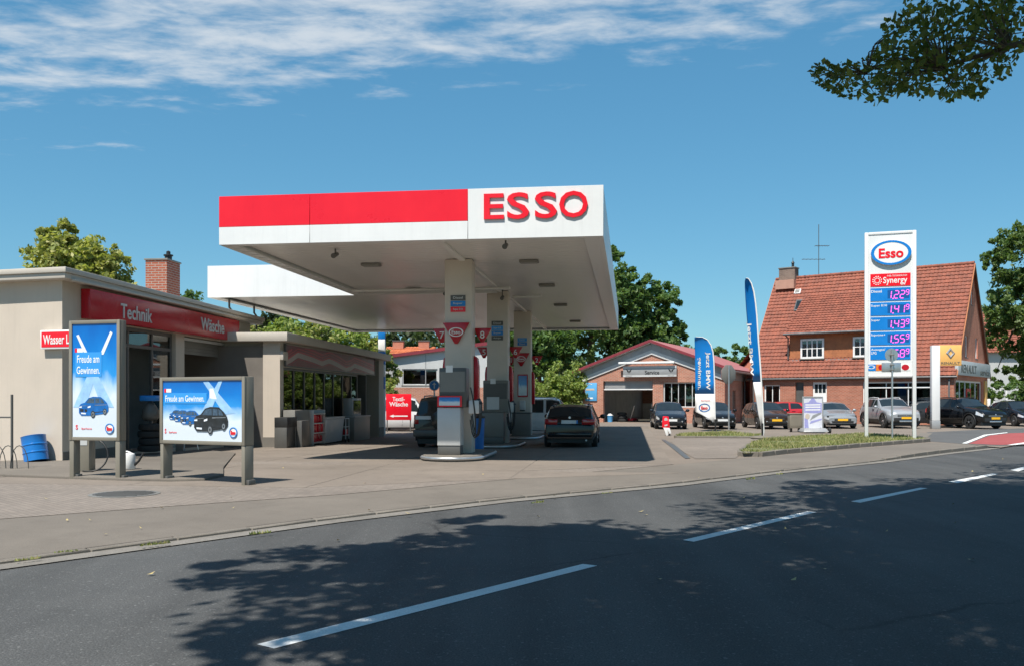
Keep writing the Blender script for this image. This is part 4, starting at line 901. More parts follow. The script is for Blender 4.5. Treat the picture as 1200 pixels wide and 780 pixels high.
def board(name, A, B, z0, z1, depth, legw, lab, cat, post):
    """A, B: front corners on the ground"""
    e = (B - A); w = e.length; F = Fr((A.x, A.y), e[:2]); F.n = Vector((e.y, -e.x, 0)).normalized()
    t = thing(name, F.p(w / 2, -depth / 2, 0), lab, cat)
    fr = .07
    MB().fb(F, 0, w, -depth, -.03, z0, z1).build('case', M['taupe'], t, bevel=.012)
    m = MB().fb(F, 0, fr, -.029, .012, z0, z1).fb(F, w - fr, w, -.029, .012, z0, z1).fb(F, fr, w - fr, -.029, .011, z1 - fr, z1).fb(F, fr, w - fr, -.029, .011, z0, z0 + fr)
    m.build('frame', M['taupe'], t, bevel=.008)
    for a in (0, w - legw): 
        MB().fb(F, a + .004, a + legw - .004, -depth + .004, -.0, -.05, z0 - .002).build('leg', M['taupe'], t, bevel=.01)
        MB().fb(F, a + legw - .02, a + legw + .06, -depth + .02, -.04, 0, .10).build('foot', M['dgrey'], t, bevel=.008)
    return t, F, w, fr
A, B = G(81, 560.8), G(140.5, 562.4)
t, F, w, fr = board('poster_column', A, B, .77, 3.12, .19, .11, 'tall narrow lit poster board with one blue car and the words Freude am Gewinnen', 'billboard', None)
pn = MB().fb(F, fr, w - fr, -.029, -.012, .77 + fr, 3.12 - fr).build('poster', POSTER1, t)
pw = w - 2 * fr; x0 = fr
def pr(pts, k, name, mt, par): MB().prism([F.p(a, -.011 + k * .0012, b) for a, b in pts], F.n * .001).build(name, mt, par)
pr([(x0 + .52 * pw, 2.05), (x0 + .34 * pw, 2.05), (x0 + .02 * pw, 1.42), (x0 + .3 * pw, 1.42)], 1, 'printed_beam', beam, pn)
pr([(x0 + .40 * pw, 2.04), (x0 + .58 * pw, 2.04), (x0 + .93 * pw, 1.42), (x0 + .66 * pw, 1.42)], 2, 'printed_beam', beam, pn)
pr([(x0 + .09 * pw, 2.83), (x0 + .14 * pw, 2.85), (x0 + .36 * pw, 2.45), (x0 + .28 * pw, 2.45)], 2, 'printed_beam', beamw, pn)
pr([(x0 + .85 * pw, 2.90), (x0 + .90 * pw, 2.87), (x0 + .70 * pw, 2.45), (x0 + .62 * pw, 2.45)], 2, 'printed_beam', beamw, pn)
pr([(x0 + .07 * pw, 2.02), (x0 + .66 * pw, 2.02), (x0 + .66 * pw, 2.50), (x0 + .07 * pw, 2.50)], 3, 'text_field', M['lblue'], pn)
pr([(x0 + .06 * pw, 2.50), (x0 + .24 * pw, 2.50), (x0 + .24 * pw, 2.58), (x0 + .06 * pw, 2.58)], 4, 'tag', beamw, pn); pr([(x0 + .06 * pw, 2.50), (x0 + .11 * pw, 2.50), (x0 + .11 * pw, 2.58), (x0 + .06 * pw, 2.58)], 5, 'tag', M['red_'], pn)
MB().text('Freude am', F.p(x0 + .36 * pw, -.004, 2.37), F.e, (0, 0, 1), .50 * pw, .15, .002, .012).build('lettering', beamw, pn)
MB().text('Gewinnen.', F.p(x0 + .36 * pw, -.004, 2.15), F.e, (0, 0, 1), .52 * pw, .15, .002, .012).build('lettering', beamw, pn)
car_print(pn, F, -.006, x0 + .48 * pw, 1.42, .66 * pw, pcar)
esso_logo(pn, F.p(x0 + .84 * pw, -.006, 1.01), F.e, (0, 0, 1), .098, .098)
MB().text('S', F.p(x0 + .1 * pw, -.006, 1.03), F.e, (0, 0, 1), .05, .09, .002, .02).build('lettering', M['red_'], pn); MB().text('Sparkasse', F.p(x0 + .32 * pw, -.006, 1.0), F.e, (0, 0, 1), .24, .045, .002).build('lettering', M['red_'], pn)
A, B = G(187.5, 563), G(287, 568.5)
t, F, w, fr = board('billboard', A, B, .73, 2.0, .24, .09, 'low wide lit billboard with a row of cars and the words Freude am Gewinnen', 'billboard', None)
pn = MB().fb(F, fr, w - fr, -.029, -.012, .73 + fr, 2.0 - fr).build('poster', POSTER2, t)
pw = w - 2 * fr; x0 = fr
pr([(x0 + .52 * pw, 1.90), (x0 + .58 * pw, 1.92), (x0 + .92 * pw, 1.32), (x0 + .78 * pw, 1.30)], 1, 'printed_beam', beam, pn)
pr([(x0 + .76 * pw, 1.93), (x0 + .71 * pw, 1.91), (x0 + .48 * pw, 1.30), (x0 + .60 * pw, 1.28)], 2, 'printed_beam', beam, pn)
pr([(x0 + .60 * pw, 1.78), (x0 + .645 * pw, 1.78), (x0 + .69 * pw, 1.58), (x0 + .60 * pw, 1.60)], 3, 'printed_beam', beamw, pn)
pr([(x0 + .02 * pw, 1.50), (x0 + .565 * pw, 1.50), (x0 + .565 * pw, 1.70), (x0 + .02 * pw, 1.70)], 4, 'text_field', M['lblue'], pn)
pr([(x0 + .02 * pw, 1.71), (x0 + .11 * pw, 1.71), (x0 + .11 * pw, 1.78), (x0 + .02 * pw, 1.78)], 4, 'tag', beamw, pn); pr([(x0 + .02 * pw, 1.71), (x0 + .045 * pw, 1.71), (x0 + .045 * pw, 1.78), (x0 + .02 * pw, 1.78)], 5, 'tag', M['red_'], pn)
MB().text('Freude am Gewinnen.', F.p(x0 + .285 * pw, -.004, 1.595), F.e, (0, 0, 1), .50 * pw, .12, .002, .012).build('lettering', beamw, pn)
for cx, cz, ww in ((.17, 1.27, .17), (.25, 1.25, .20), (.36, 1.22, .24)): car_print(pn, F, -.006 + cx * .01, x0 + cx * pw, cz, ww * pw, pcar)
car_print(pn, F, .003, x0 + .62 * pw, 1.18, .42 * pw, pdark if False else pm('poster_car_black', (.025, .027, .03), .2, 0, .5, 5))
esso_logo(pn, F.p(x0 + .895 * pw, -.006, .97), F.e, (0, 0, 1), .095, .095)
MB().text('S', F.p(x0 + .035 * pw, -.006, .97), F.e, (0, 0, 1), .04, .09, .002, .02).build('lettering', M['red_'], pn); MB().text('Sparkasse', F.p(x0 + .13 * pw, -.006, .945), F.e, (0, 0, 1), .2, .045, .002).build('lettering', M['red_'], pn)
# small things about the workshop
c = G(43, 539.5, .06); t = thing('drum', c, 'blue steel drum tilted against the sunlit beige wall', 'drum')
ax = (-.19, .10, .97); MB().lathe(c, [(.04, .02), (.28, 0), (.28, .19), (.292, .2), (.292, .22), (.28, .23), (.28, .38), (.292, .39), (.292, .41), (.28, .42), (.28, .60), (.29, .62), (.26, .63), (.02, .61)], 28, ax).build('body', M['drum'], t, smooth=40)
MB().lathe(c + Vector(ax) * .615 + Vector((.1, -.05, 0)), [(.04, 0), (.04, .03)], 12, ax).build('bung', M['steel'], t)
c = G(14, 548, .06); t = thing('bicycle_rack', c, 'thin dark bicycle rack with wheel hoops at the left wall', 'bicycle rack')
m = MB(); m.tube([c, c + Vector((0, 0, 1.62))], .028, 8); m.tube([c + Vector((0, 0, 1.12)), c + Vector((-1.6, .35, 1.12))], .018, 6); m.tube([c + Vector((-1.6, .35, 0)), c + Vector((-1.6, .35, 1.62))], .028, 8); m.build('frame', M['dgrey'], t, smooth=60)
for k in range(6):
    q = c + Vector((.16 - k * .26, .02, 0)); MB().tube([q + Vector((-.18 + .2 * (1 - math.cos(a)), -.05 + .02 * k, .50 * math.sin(a))) for a in [j * math.pi / 10 for j in range(11)]], .011, 6).build('hoop', M['dgrey'], t, smooth=60)
c = G(99, 551, .06); t = thing('air_water_post', c, 'beige air and water post standing behind the tall poster', 'service post')
MB().box(c.x - .17, c.x + .17, c.y - .15, c.y + .15, c.z - .05, c.z + .95).build('body', M['taupe'], t, bevel=.02); MB().box(c.x - .13, c.x + .13, c.y - .158, c.y - .151, c.z + .55, c.z + .85).build('gauge_plate', M['lgrey'], t)
MB().tube(bez(c + Vector((.15, 0, .7)), c + Vector((.75, -.1, .6)), c + Vector((.6, -.1, -.1)), c + Vector((.1, -.3, .02)), 16), .016, 8).build('hose', M['black'], t, smooth=70)
c = G(151, 549, .06); t = thing('watering_can', c, 'white watering can with a long black spout by the workshop door', 'watering can')
MB().lathe(c, [(.12, 0), (.135, .02), (.135, .28), (.12, .33), (.07, .35)], 20).build('body', M['whitep'], t, smooth=40); MB().tube([c + Vector((.1, 0, .08)), c + Vector((.22, -.02, .17)), c + Vector((.34, -.03, .36))], [.035, .025, .02], 10).build('spout', M['black'], t, smooth=60)
MB().tube(bez(c + Vector((-.12, 0, .1)), c + Vector((-.28, 0, .2)), c + Vector((-.15, 0, .5)), c + Vector((.06, 0, .34))), .015, 8).build('handle', M['whitep'], t, smooth=60)
c = FL.p(3.3, .55, .06); t = thing('tyre_display', c, 'dark stack of tyres and tool bags beside the workshop door', 'display')
for k in range(4): MB().lathe(c + Vector((.03 * (k % 2), 0, .02 + k * .2)), [(.2, 0), (.3, .02), (.32, .09), (.3, .18), (.2, .2)], 24).build('tyre', M['rubber'], t, smooth=50)
MB().lathe(c + Vector((.03, 0, .9)), [(.16, 0), (.25, .1), (.2, .36), (.1, .5), (.04, .55)], 16).build('bag', M['dgrey'], t, smooth=60); MB().box(c.x - .2, c.x + .25, c.y - .2, c.y + .2, c.z + 1.46, c.z + 1.62).build('box', M['blue'], t, bevel=.02)
c = FL.p(4.6, 1.1, .06); t = thing('wire_stand', c, 'slender wire display stand in front of the glazed workshop door', 'stand')
m = MB()
for a in range(3): m.tube([c + Vector((.28 * math.cos(a * 2.09 + .4), .28 * math.sin(a * 2.09 + .4), 0)), c + Vector((0, 0, 1.15))], .012, 6)
m.tube([c + Vector((0, 0, 1.1)), c + Vector((0, 0, 1.35))], .015, 6); m.build('legs', M['steel'], t, smooth=60); MB().box(c.x - .18, c.x + .18, c.y - .02, c.y + .02, c.z + 1.3, c.z + 1.55).build('plate', M['dgrey'], t, bevel=.01)

# ------------------------------------------------------------------ price pylon
A, B = G(1013, 512.5, .1), G(1074, 511, .1)
q = B - A; ang = R(-19); yc = 33.4; X0 = (1013.3 - 600) / PX * 33.75
F = Fr((X0, 33.75), (math.cos(ang), math.sin(ang))); F.n = Vector((F.e.y, -F.e.x, 0))
w = F.d(1074); t = thing('price_pylon', F.p(w / 2, 0, .1), 'tall white fuel price pylon with blue oval emblem and five magenta prices', 'price sign')
zY = lambda py: zp(py, F.p(w / 2, 0, 0).y)
zt, zb = zY(271.2), zY(439)
for a in (0, w - .13): MB().fb(F, a, a + .13, -.28, 0, -.02, zt).build('post', M['white'], t, bevel=.02)
MB().fb(F, .131, w - .131, -.25, -.03, zb, zt - .1).build('panel', M['white'], t)
MB().fb(F, .131, w - .131, -.27, -.004, zt - .099, zt).build('top_rail', M['white'], t, bevel=.01); MB().fb(F, .131, w - .131, -.27, -.004, zb - .06, zb).build('bottom_rail', M['white'], t, bevel=.01)
c0 = F.p(w / 2 + .02, .06, zY(296.5)); MB().disc(c0 - F.n * .09, F.e, (0, 0, 1), .70, .46, .09, 40).build('logo_body', M['lgrey'], t, smooth=40); esso_logo(t, c0, F.e, (0, 0, 1), .70, .46)
xa, xb = .20, w - .20; ww = xb - xa
b_ = MB().fb(F, xa, xb, -.029, -.012, zY(335.3), zY(320.5)).build('red_panel', M['red_'], t)
MB().text('Synergy', F.p(xa + ww * .62, -.011, zY(329.3)), F.e, (0, 0, 1), ww * .60, .31, .004, .014).build('lettering', M['whitep'], b_); MB().text('FUEL TECHNOLOGY', F.p(xa + ww * .67, -.011, zY(323.3)), F.e, (0, 0, 1), ww * .50, .06, .004, .01).build('lettering', M['whitep'], b_)
m = MB(); cc = F.p(xa + ww * .17, -.011, zY(328.3))
for k in range(12):
    for r_, s_ in ((.15, .022), (.09, .018)):
        a = k * math.pi / 6 + (r_ > .1) * .26; m.disc(cc + F.e * (r_ * math.cos(a)) + Vector((0, 0, r_ * math.sin(a))), F.e, (0, 0, 1), s_, s_, .004, 8)
m.build('emblem', M['whitep'], b_)
SEG = {'0': 'abcdef', '1': 'bc', '2': 'abged', '3': 'abgcd', '4': 'fgbc', '5': 'afgcd', '8': 'abcdefg', '9': 'abcdfg'}
def digit(m, ch, x, z, w_, h, o):
    s = .22 * w_; k = .08
    P_ = {'a': (0, h, w_, h), 'g': (0, h / 2, w_, h / 2), 'd': (0, 0, w_, 0), 'f': (0, h / 2, 0, h), 'b': (w_, h / 2, w_, h), 'e': (0, 0, 0, h / 2), 'c': (w_, 0, w_, h / 2)}
    for c in SEG[ch]:
        a, b, c_, d_ = P_[c]
        if b == d_: q = [(a + s * .6, b - s / 2), (c_ - s * .6, d_ - s / 2), (c_ - s * .6, d_ + s / 2), (a + s * .6, b + s / 2)]
        else: q = [(a - s / 2, b + s * .35), (a + s / 2, b + s * .35), (c_ + s / 2, d_ - s * .35), (c_ - s / 2, d_ - s * .35)]
        m.prism([F.p(x + i + k * j, o, z + j) for i, j in q], F.n * .003)
for i, (nm, pr_) in enumerate([('Diesel', '1229'), ('Super E10', '1419'), ('Super', '1439'), ('Supreme+', '1559'), ('Autogas/\nLPG', '0589')]):
    za, zb_ = zY(352.5 + i * 17.05), zY(337.3 + i * 17.05)
    b_ = MB().fb(F, xa, xb, -.029, -.012, za, zb_).build('price_strip', M['blue'], t)
    MB().fb(F, xa + ww * .43, xb - .05, -.0115, -.008, za + .09, zb_ - .09).build('display', pm('display_blue', (.008, .09, .30), .3, 0, .05) if i == 0 else bpy.data.materials['display_blue'], b_)
    lines = nm.split('\n')
    for j, s in enumerate(lines): MB().text(s, F.p(xa + .03 + len(s) * .03, -.011, zb_ - .12 - .12 * j), F.e, (0, 0, 1), len(s) * .062, .10 if s[-1] not in 'yz' else .1, .003, .012).build('lettering', M['whitep'], b_)
    m = MB(); h = .275; x = xa + ww * .465
    for j, ch in enumerate(pr_):
        if j == 0: digit(m, ch, x - .05 if ch != '1' else x - .07, za + .085, .14, h, -.0075); m.fb(F, x + .12, x + .16, -.0075, -.0045, za + .06, za + .10)
        elif j < 3: digit(m, ch, xa + ww * (.45 + .145 * j), za + .085, .14, h, -.0075)
        else: digit(m, ch, xa + ww * .885, za + .085 + .12, .095, .18, -.0075)
    m.build('price', M['magenta'], b_, kind='stuff')
for k, (px, mt) in enumerate([(1021, 'blue'), (1032, 'orange'), (1061, 'dred')]):
    a = F.d(px); zc = zY(430)
    e_ = MB().fb(F, a - .17, a + .17, -.029, -.02, zc - .12, zc + .12).build('emblem_plate', M[mt] if k < 2 else M['whitep'], t)
    if k == 0: MB().ring(F.p(a, -.02, zc + .02), F.e, (0, 0, 1), .13, .07, .7, .003).build('emblem', M['whitep'], e_)
    if k == 1: MB().disc(F.p(a, -.02, zc), F.e, (0, 0, 1), .08, .09, .003).build('emblem', M['dred'], e_)
    if k == 2: MB().disc(F.p(a, -.02, zc), F.e, (0, 0, 1), .13, .11, .003).build('emblem', M['dred'], e_)
# round sign with plate, seen from behind
c = P(1045.5, 510, 32.6); c.z = .08; t = thing('traffic_sign', c, 'grey back of a round road sign with plate before the price pylon', 'road sign')
MB().tube([c, Vector((c.x, c.y, zp(409, c.y)))], .035, 10).build('pole', M['steel'], t, smooth=60)
qd = Vector((c.x, c.y + .06, zp(415.5, c.y))); d_ = MB().disc(qd, (1, 0, 0), (0, 0, 1), .24, .24, .012, 32).build('disc', M['steel'], t); MB().disc(qd + Vector((0, .016, 0)), (1, 0, 0), (0, 0, 1), .235, .235, .004, 32).build('face', M['blue'], d_)
z0 = zp(435.5, c.y); z1 = zp(424.5, c.y); pl_ = MB().box(c.x - .36, c.x + .34, c.y + .04, c.y + .055, z0, z1).build('plate', M['steel'], t, bevel=.006); MB().box(c.x - .33, c.x + .31, c.y + .056, c.y + .06, z0 + .02, z1 - .02).build('face', M['whitep'], pl_)
for zc in (z0 + .08, z1 - .08, qd.z): MB().box(c.x - .07, c.x + .07, c.y - .04, c.y + .038, zc - .02, zc + .02).build('clamp', M['mgrey'], t, bevel=.004)
# octagonal sign from behind
c = P(854, 503, 44.4); c.z = .03; t = thing('stop_sign', c, 'dark grey back of an octagonal sign on a thin pole', 'road sign')
MB().tube([c, Vector((c.x, c.y, zp(428, c.y)))], .04, 10).build('pole', M['steel'], t, smooth=60)
zc = zp(438, c.y); u = Vector((.88, .47, 0)); pts = [Vector((c.x, c.y + .05, zc)) + u * (.5 * math.cos(k * math.pi / 4 + .3927)) + Vector((0, 0, .5 * math.sin(k * math.pi / 4 + .3927))) for k in range(8)]
b_ = MB().prism(pts, Vector((-.47, .88, 0)) * .02).build('panel', M['mgrey'], t, bevel=.006); MB().prism([p + Vector((-.47, .88, 0)) * .022 for p in pts], Vector((-.47, .88, 0)) * .004).build('red_face', M['red_'], b_)
# road sign under the canopy, textile wash sign, figure sign
c = P(509, 505, 41); c.z = gz(c.x, c.y); t = thing('traffic_sign', c, 'small round blue road sign behind the parked off-road car', 'road sign')
MB().tube([c, Vector((c.x, c.y, zp(446, 41)))], .035, 8).build('pole', M['steel'], t, smooth=60); qd = Vector((c.x, c.y - .06, zp(451, 41))); MB().disc(qd, (1, 0, 0), (0, 0, 1), .24, .24, -.012, 28).build('rim', M['whitep'], t); MB().disc(qd - Vector((0, .014, 0)), (1, 0, 0), (0, 0, 1), .21, .21, -.003, 28).build('face', M['blue'], t)
MB().prism([qd + Vector((x, -.021, z)) for x, z in ((-.02, -.14), (.03, -.14), (.03, .03), (.09, .03), (.0, .14), (-.09, .03), (-.02, .03))], (0, -.003, 0)).build('arrow', M['whitep'], t)
y = 54.5; c = P(467, 500, y); c.z = gz(c.x, c.y); t = thing('wash_sign', c, 'red sign on two posts reading Textil-Wäsche with a left arrow', 'sign')
x0, x1, z0, z1 = P(452.5, 0, y).x, P(482, 0, y).x, zp(491.5, y), zp(461, y); F = Fr((x0, y), (1, 0), (0, -1)); w = x1 - x0
MB().fb(F, 0, w, 0, .05, z0, z1).build('panel', M['red_'], t, bevel=.008)
for a in (.03, w - .09): MB().fb(F, a, a + .06, -.07, -.01, c.z - .05, z1 - .1).build('post', M['dgrey'], t)
MB().text('Textil-', F.p(w * .5, .052, z1 - .31), F.e, (0, 0, 1), w * .48, .26, .004, .02).build('lettering', M['whitep'], t); MB().text('Wäsche', F.p(w * .5, .052, z1 - .62), F.e, (0, 0, 1), w * .74, .27, .004, .02).build('lettering', M['whitep'], t)
zc = z0 + .24; MB().prism([F.p(a, .052, zc + b) for a, b in ((w * .14, 0), (w * .3, .09), (w * .3, .035), (w * .86, .035), (w * .86, -.035), (w * .3, -.035), (w * .3, -.09))], F.n * .004).build('arrow', M['whitep'], t)
c = G(782, 510); t = thing('figure_sign', c, 'small red and white child shaped warning figure by the kerb', 'sign')
s = (510 - 487) / PX * c.y
u = Vector((.98, .1, 0)); nn = Vector((-.1, .98, 0))
fg = lambda pts: [c + u * (a * s) + nn * (.10 * b * s) + Vector((0, 0, b * s)) for a, b in pts]
MB().prism(fg([(-.26, .42), (.16, .40), (.12, .7), (.1, .98), (-.2, 1.0), (-.24, .72)]), nn * .03).build('body', M['red_'], t, bevel=.01)
MB().prism(fg([(-.2, .42), (.14, .40), (.22, .12), (.12, .1), (.02, .3), (.06, .02), (-.06, .0), (-.14, .28)]), nn * .03).build('legs', M['whitep'], t, bevel=.008)
MB().disc(fg([(-.05, .82)])[0] - nn * .004, u, (0, 0, 1), .09 * s, .1 * s, -.006, 16).build('head', M['lgrey'], t)
MB().prism([q - nn * .006 for q in fg([(.08, .1), (.17, .1), (.15, .02), (.06, .0)])], nn * .04).build('shoe', M['black'], t); MB().prism([q - nn * .006 for q in fg([(-.14, .55), (.02, .6), (.02, .52), (-.13, .48)])], nn * -.004).build('arm', M['lgrey'], t)
# flags
def flag(name, pole, pts, lab, cut, rip, text, tang, nrm, tside):
    t = thing(name, pole[0], lab, 'flag', 'blue and white feather flags')
    MB().tube(pole, [.03] * (len(pole) - 3) + [.022, .018, .012], 8).build('pole', M['lgrey'] if name == 'x' else M['whitep'], t, smooth=60)
    return t
def feather(y, hem, free, bottom_z, zmid, lab, base, txt, yaw, basecol):
    """hem/free: lists of (px, py) for the pole edge and loose edge, top to bottom, seen at distance y; yaw turns the cloth about the pole"""
    t = thing('feather_flag', base, lab, 'flag', 'blue and white feather flags')
    ph = [P(a, b, y) for a, b in hem]; px0 = ph[-1].x
    cy, sy = math.cos(yaw), math.sin(yaw)
    def turn(q, k): return q
    n = len(hem); cols = 8; V = []
    for i in range(n):
        a = P(*hem[i], y); b = P(*free[i], y); wid = (b - a); L = wid.x / cy        # real width along the turned cloth
        for j in range(cols + 1):
            s = j / cols; rp = .016 * math.sin(s * 5 + i * .55) * min(1, abs(L)) * (.3 + s)
            V.append(Vector((a.x + L * cy * s, y + L * sy * s + rp, a.z * (1 - s) + b.z * s)))
    for nm, r0, r1, mt in (('blue_cloth', 0, zmid, 'blue'), ('white_cloth', zmid, n - 1, 'whitep')):
        m = MB(); m.add([V[i * (cols + 1) + j] for i in range(r0, r1 + 1) for j in range(cols + 1)], [(i * (cols + 1) + j, i * (cols + 1) + j + 1, (i + 1) * (cols + 1) + j + 1, (i + 1) * (cols + 1) + j) for i in range(r1 - r0) for j in range(cols)])
        o = m.build(nm, M[mt], t, smooth=80); sd_ = o.modifiers.new('thick', 'SOLIDIFY'); sd_.thickness = .006
    MB().tube([base] + ph[::-1], [.035] + [.03] * (n - 3) + [.022, .016, .01], 8).build('pole', M['whitep'], t, smooth=60)
    MB().tube([base + Vector((0, 0, -.02)), base + Vector((0, 0, .55))], .04, 8).build('spike', M['black'], t, smooth=60)
    return t, V, cols
def drape(mb, V, cols, gap=.022):
    """lay printed marks on the rippled cloth"""
    n = len(V) // (cols + 1); lo = min(q.dot(Vector((0, 1, 0))) for q in mb.v)
    base = {}
    for q in mb.v:
        best = None
        for i in range(n - 1):
            a, b, c, d = V[i * (cols + 1)], V[i * (cols + 1) + cols], V[(i + 1) * (cols + 1)], V[(i + 1) * (cols + 1) + cols]
            if min(a.z, c.z, b.z, d.z) - .02 <= q.z <= max(a.z, c.z, b.z, d.z) + .02:
                t = max(0., min(1., (a.z - q.z) / max(1e-5, a.z - c.z))); h = a.x + (c.x - a.x) * t; f = b.x + (d.x - b.x) * t; s = max(0., min(.999, (h - q.x) / max(1e-5, h - f))) * cols; j = int(s); u = s - j
                A_ = V[i * (cols + 1) + j].lerp(V[i * (cols + 1) + j + 1], u); B_ = V[(i + 1) * (cols + 1) + j].lerp(V[(i + 1) * (cols + 1) + j + 1], u); y = A_.y + (B_.y - A_.y) * t
                best = y if best is None else min(best, y)
        if best is not None: q.y = best - gap
    return mb
b1 = P(838.3, 503, 43.6); b1.z = .03
hem = [(815, 394.5), (823, 394.8), (829, 398), (833, 404), (835.5, 412), (836.6, 424), (837, 436), (837.3, 448), (837.5, 461), (837.7, 470), (837.8, 478), (838, 486), (838.2, 494)]
free = [(814, 394.8), (814.3, 397), (814.7, 402), (815.2, 408), (815.5, 416), (815.7, 426), (815.8, 438), (815.8, 450), (815.8, 461), (815.8, 470), (816, 482), (827, 488), (837.6, 494.5)]
t, V, cols = feather(43.6, hem, free, 0, 8, 'blue and white feather flag with curved top facing the road by the garage', b1, '', R(-14), None)
ft = Vector((math.cos(R(-14)), math.sin(R(-14)), 0)); fn = ft.cross(Vector((0, 0, 1)))
yq = lambda px: 43.6 + (px - 837) / PX * 43.6 * -.25 * -1
def ftext(s, px, py0, py1, wpx):
    a = P(px, (py0 + py1) / 2, 43.6); a.y = 43.6 + (a.x - P(837, 0, 43.6).x) * math.tan(R(-14)); a -= Vector((-ft.y, ft.x, 0)) * .10
    drape(MB().text(s, a, (0, 0, -1), ft, (py1 - py0) / PX * 43.6, wpx / PX * 43.6, .004, .02), V, cols).build('lettering', M['whitep'], t)
ftext('Jetzt BMW', 830, 412, 456, 6.3); ftext('gewinnen.', 820.8, 418, 456, 5.6)
a = P(826, 477, 43.6); a.y = 43.6 + (a.x - P(837, 0, 43.6).x) * math.tan(R(-14)) - .12
drape(MB().ring(a, ft, (0, 0, 1), .27, .20, .84, .002), V, cols, .022).build('logo_ring', M['blue'], t); drape(MB().text('Esso', a - Vector((0, 0, .01)), ft, (0, 0, 1), .32, .16, .003, .03), V, cols, .024).build('logo_letters', M['red_'], t); drape(MB().text('Sparkasse', a + Vector((.05, 0, .34)), ft, (0, 0, 1), .42, .1, .003), V, cols).build('lettering', M['red_'], t)
b2 = P(893.5, 517, 33.2); b2.z = .12
hem = [(874.2, 326), (877, 326.5), (880.5, 332), (883.5, 342), (885.5, 355), (887, 370), (888, 386), (889, 402), (890.3, 418), (891.4, 434), (892.2, 447), (893.2, 465), (894.2, 485), (895, 505)]
free = [(873.8, 326.2), (874.2, 329), (875.4, 336), (876.8, 346), (878, 358), (879.3, 372), (880.6, 388), (881.8, 404), (883.5, 420), (885, 434), (885.8, 447), (888, 465), (890.5, 485), (893.5, 505)]
t2, V2, c2 = feather(33.2, hem, free, 0, 10, 'blue and white feather flag turned nearly edge on with vertical lettering', b2, '', R(-62), None)
ft = Vector((math.cos(R(-62)), math.sin(R(-62)), 0))
xh = P(889, 0, 33.2).x
a = P(884.7, 408, 33.2); a.y = 33.2 + (a.x - xh) * math.tan(R(-62)); a += Vector((ft.y, -ft.x, 0)) * .09
drape(MB().text('Jetzt BMW', a, (.055, 0, -1), ft + Vector((0, 0, .0)), 2.0, .30, .004, .02), V2, c2).build('lettering', M['whitep'], t2)
MB().lathe(b2 + Vector((-.0, 0, -.03)), [(.02, 0), (.42, .01), (.45, .05), (.42, .1), (.1, .13)], 20).build('base_plate', M['kerb'], t2, smooth=40)
# poster stand and cabinet
y = 41.5; x0, x1 = P(940.5, 0, y).x, P(965, 0, y).x; z0, z1 = zp(503, y), zp(464, y); F = Fr((x0, y), (1, 0), (0, -1)); w = x1 - x0
t = thing('poster_stand', F.p(w / 2, 0, .1), 'grey framed pale violet poster stand on a weighted base', 'poster stand')
MB().fb(F, 0, .06, -.06, 0, z0, z1).fb(F, w - .06, w, -.06, 0, z0, z1).fb(F, .06, w - .06, -.06, 0, z1 - .06, z1).fb(F, .06, w - .06, -.06, 0, z0, z0 + .06).build('frame', M['grey'], t, bevel=.008)
pv = pm('violet_print', (.34, .34, .62), .3, 0, .2, 2); pw_ = pm('pale_print', (.66, .66, .72), .3, 0, .1, 4)
pp_ = MB().fb(F, .06, w - .06, -.04, -.02, z0 + .06, z1 - .06).build('poster', pw_, t); H_ = z1 - z0
def q_(pts, k, nm, mt): MB().prism([F.p(w * a, -.019 + k * .001, z0 + H_ * b) for a, b in pts], F.n * .001).build(nm, mt, pp_)
q_([(.08, .8), (.3, .83), (.45, .95), (.55, .95), (.68, .83), (.92, .8), (.92, .5), (.5, .5), (.08, .52)], 1, 'printed_shape', pv); q_([(.1, .06), (.3, .06), (.26, .3), (.1, .36)], 1, 'printed_shape', pv)
for z in (.73, .66, .58): q_([(.14, z), (.86, z + .005), (.86, z + .042), (.14, z + .038)], 2, 'printed_line', M['whitep'])
q_([(.35, .28), (.9, .48), (.9, .53), (.5, .44)], 3, 'printed_shape', M['grey']); q_([(.35, .18), (.92, .3), (.92, .34), (.4, .26)], 3, 'printed_shape', pv)
MB().disc(F.p(w * .24, -.016, z0 + H_ * .40), F.e, (0, 0, 1), .11, .13, .002, 18).build('printed_shape', M['stucco'], pp_)
MB().prism([F.p(-.12, .35, .08), F.p(w + .1, .35, .08), F.p(w + .06, -.35, .3), F.p(-.02, -.35, .3)], (0, 0, -.0)).build('x', None) if False else None
MB().hexa([F.p(-.1, .5, .06), F.p(w + .1, .5, .06), F.p(w + .1, -.4, .06), F.p(-.1, -.4, .06), F.p(-.02, .30, .22), F.p(w + .02, .30, .22), F.p(w + .02, -.2, .22), F.p(-.02, -.2, .22)]).build('base', M['grey'], t, bevel=.02)
MB().fb(F, .1, .16, -.08, -.02, .2, z0 + .1).fb(F, w - .16, w - .1, -.08, -.02, .2, z0 + .1).build('bracket', M['dgrey'], t); MB().lathe(F.p(w + .1, .35, .12), [(.13, 0), (.13, .1)], 16, (1, 0, 0)).build('wheel', M['rubber'], t)
y = 42.4; c = P(932.5, 505, y); c.z = .0; t = thing('utility_cabinet', c, 'olive grey utility cabinet left of the violet poster stand', 'cabinet')
x0, x1 = P(925.8, 0, y).x, P(940.5, 0, y).x; z1 = zp(485, y); MB().box(x0, x1, y, y + .4, .18, z1).build('body', M['taupe'], t, bevel=.015); MB().box(x0 - .02, x1 + .02, y - .02, y + .42, z1 + .001, z1 + .05).build('lid', M['taupe'], t, bevel=.01)
MB().box(x0 + .05, x1 - .05, y - .004, y - .001, .3, z1 - .08).build('door', M['taupe'], t); [MB().box(a, a + .06, y + .1, y + .3, 0, .178).build('leg', M['black'], t) for a in (x0 + .08, x1 - .14)]
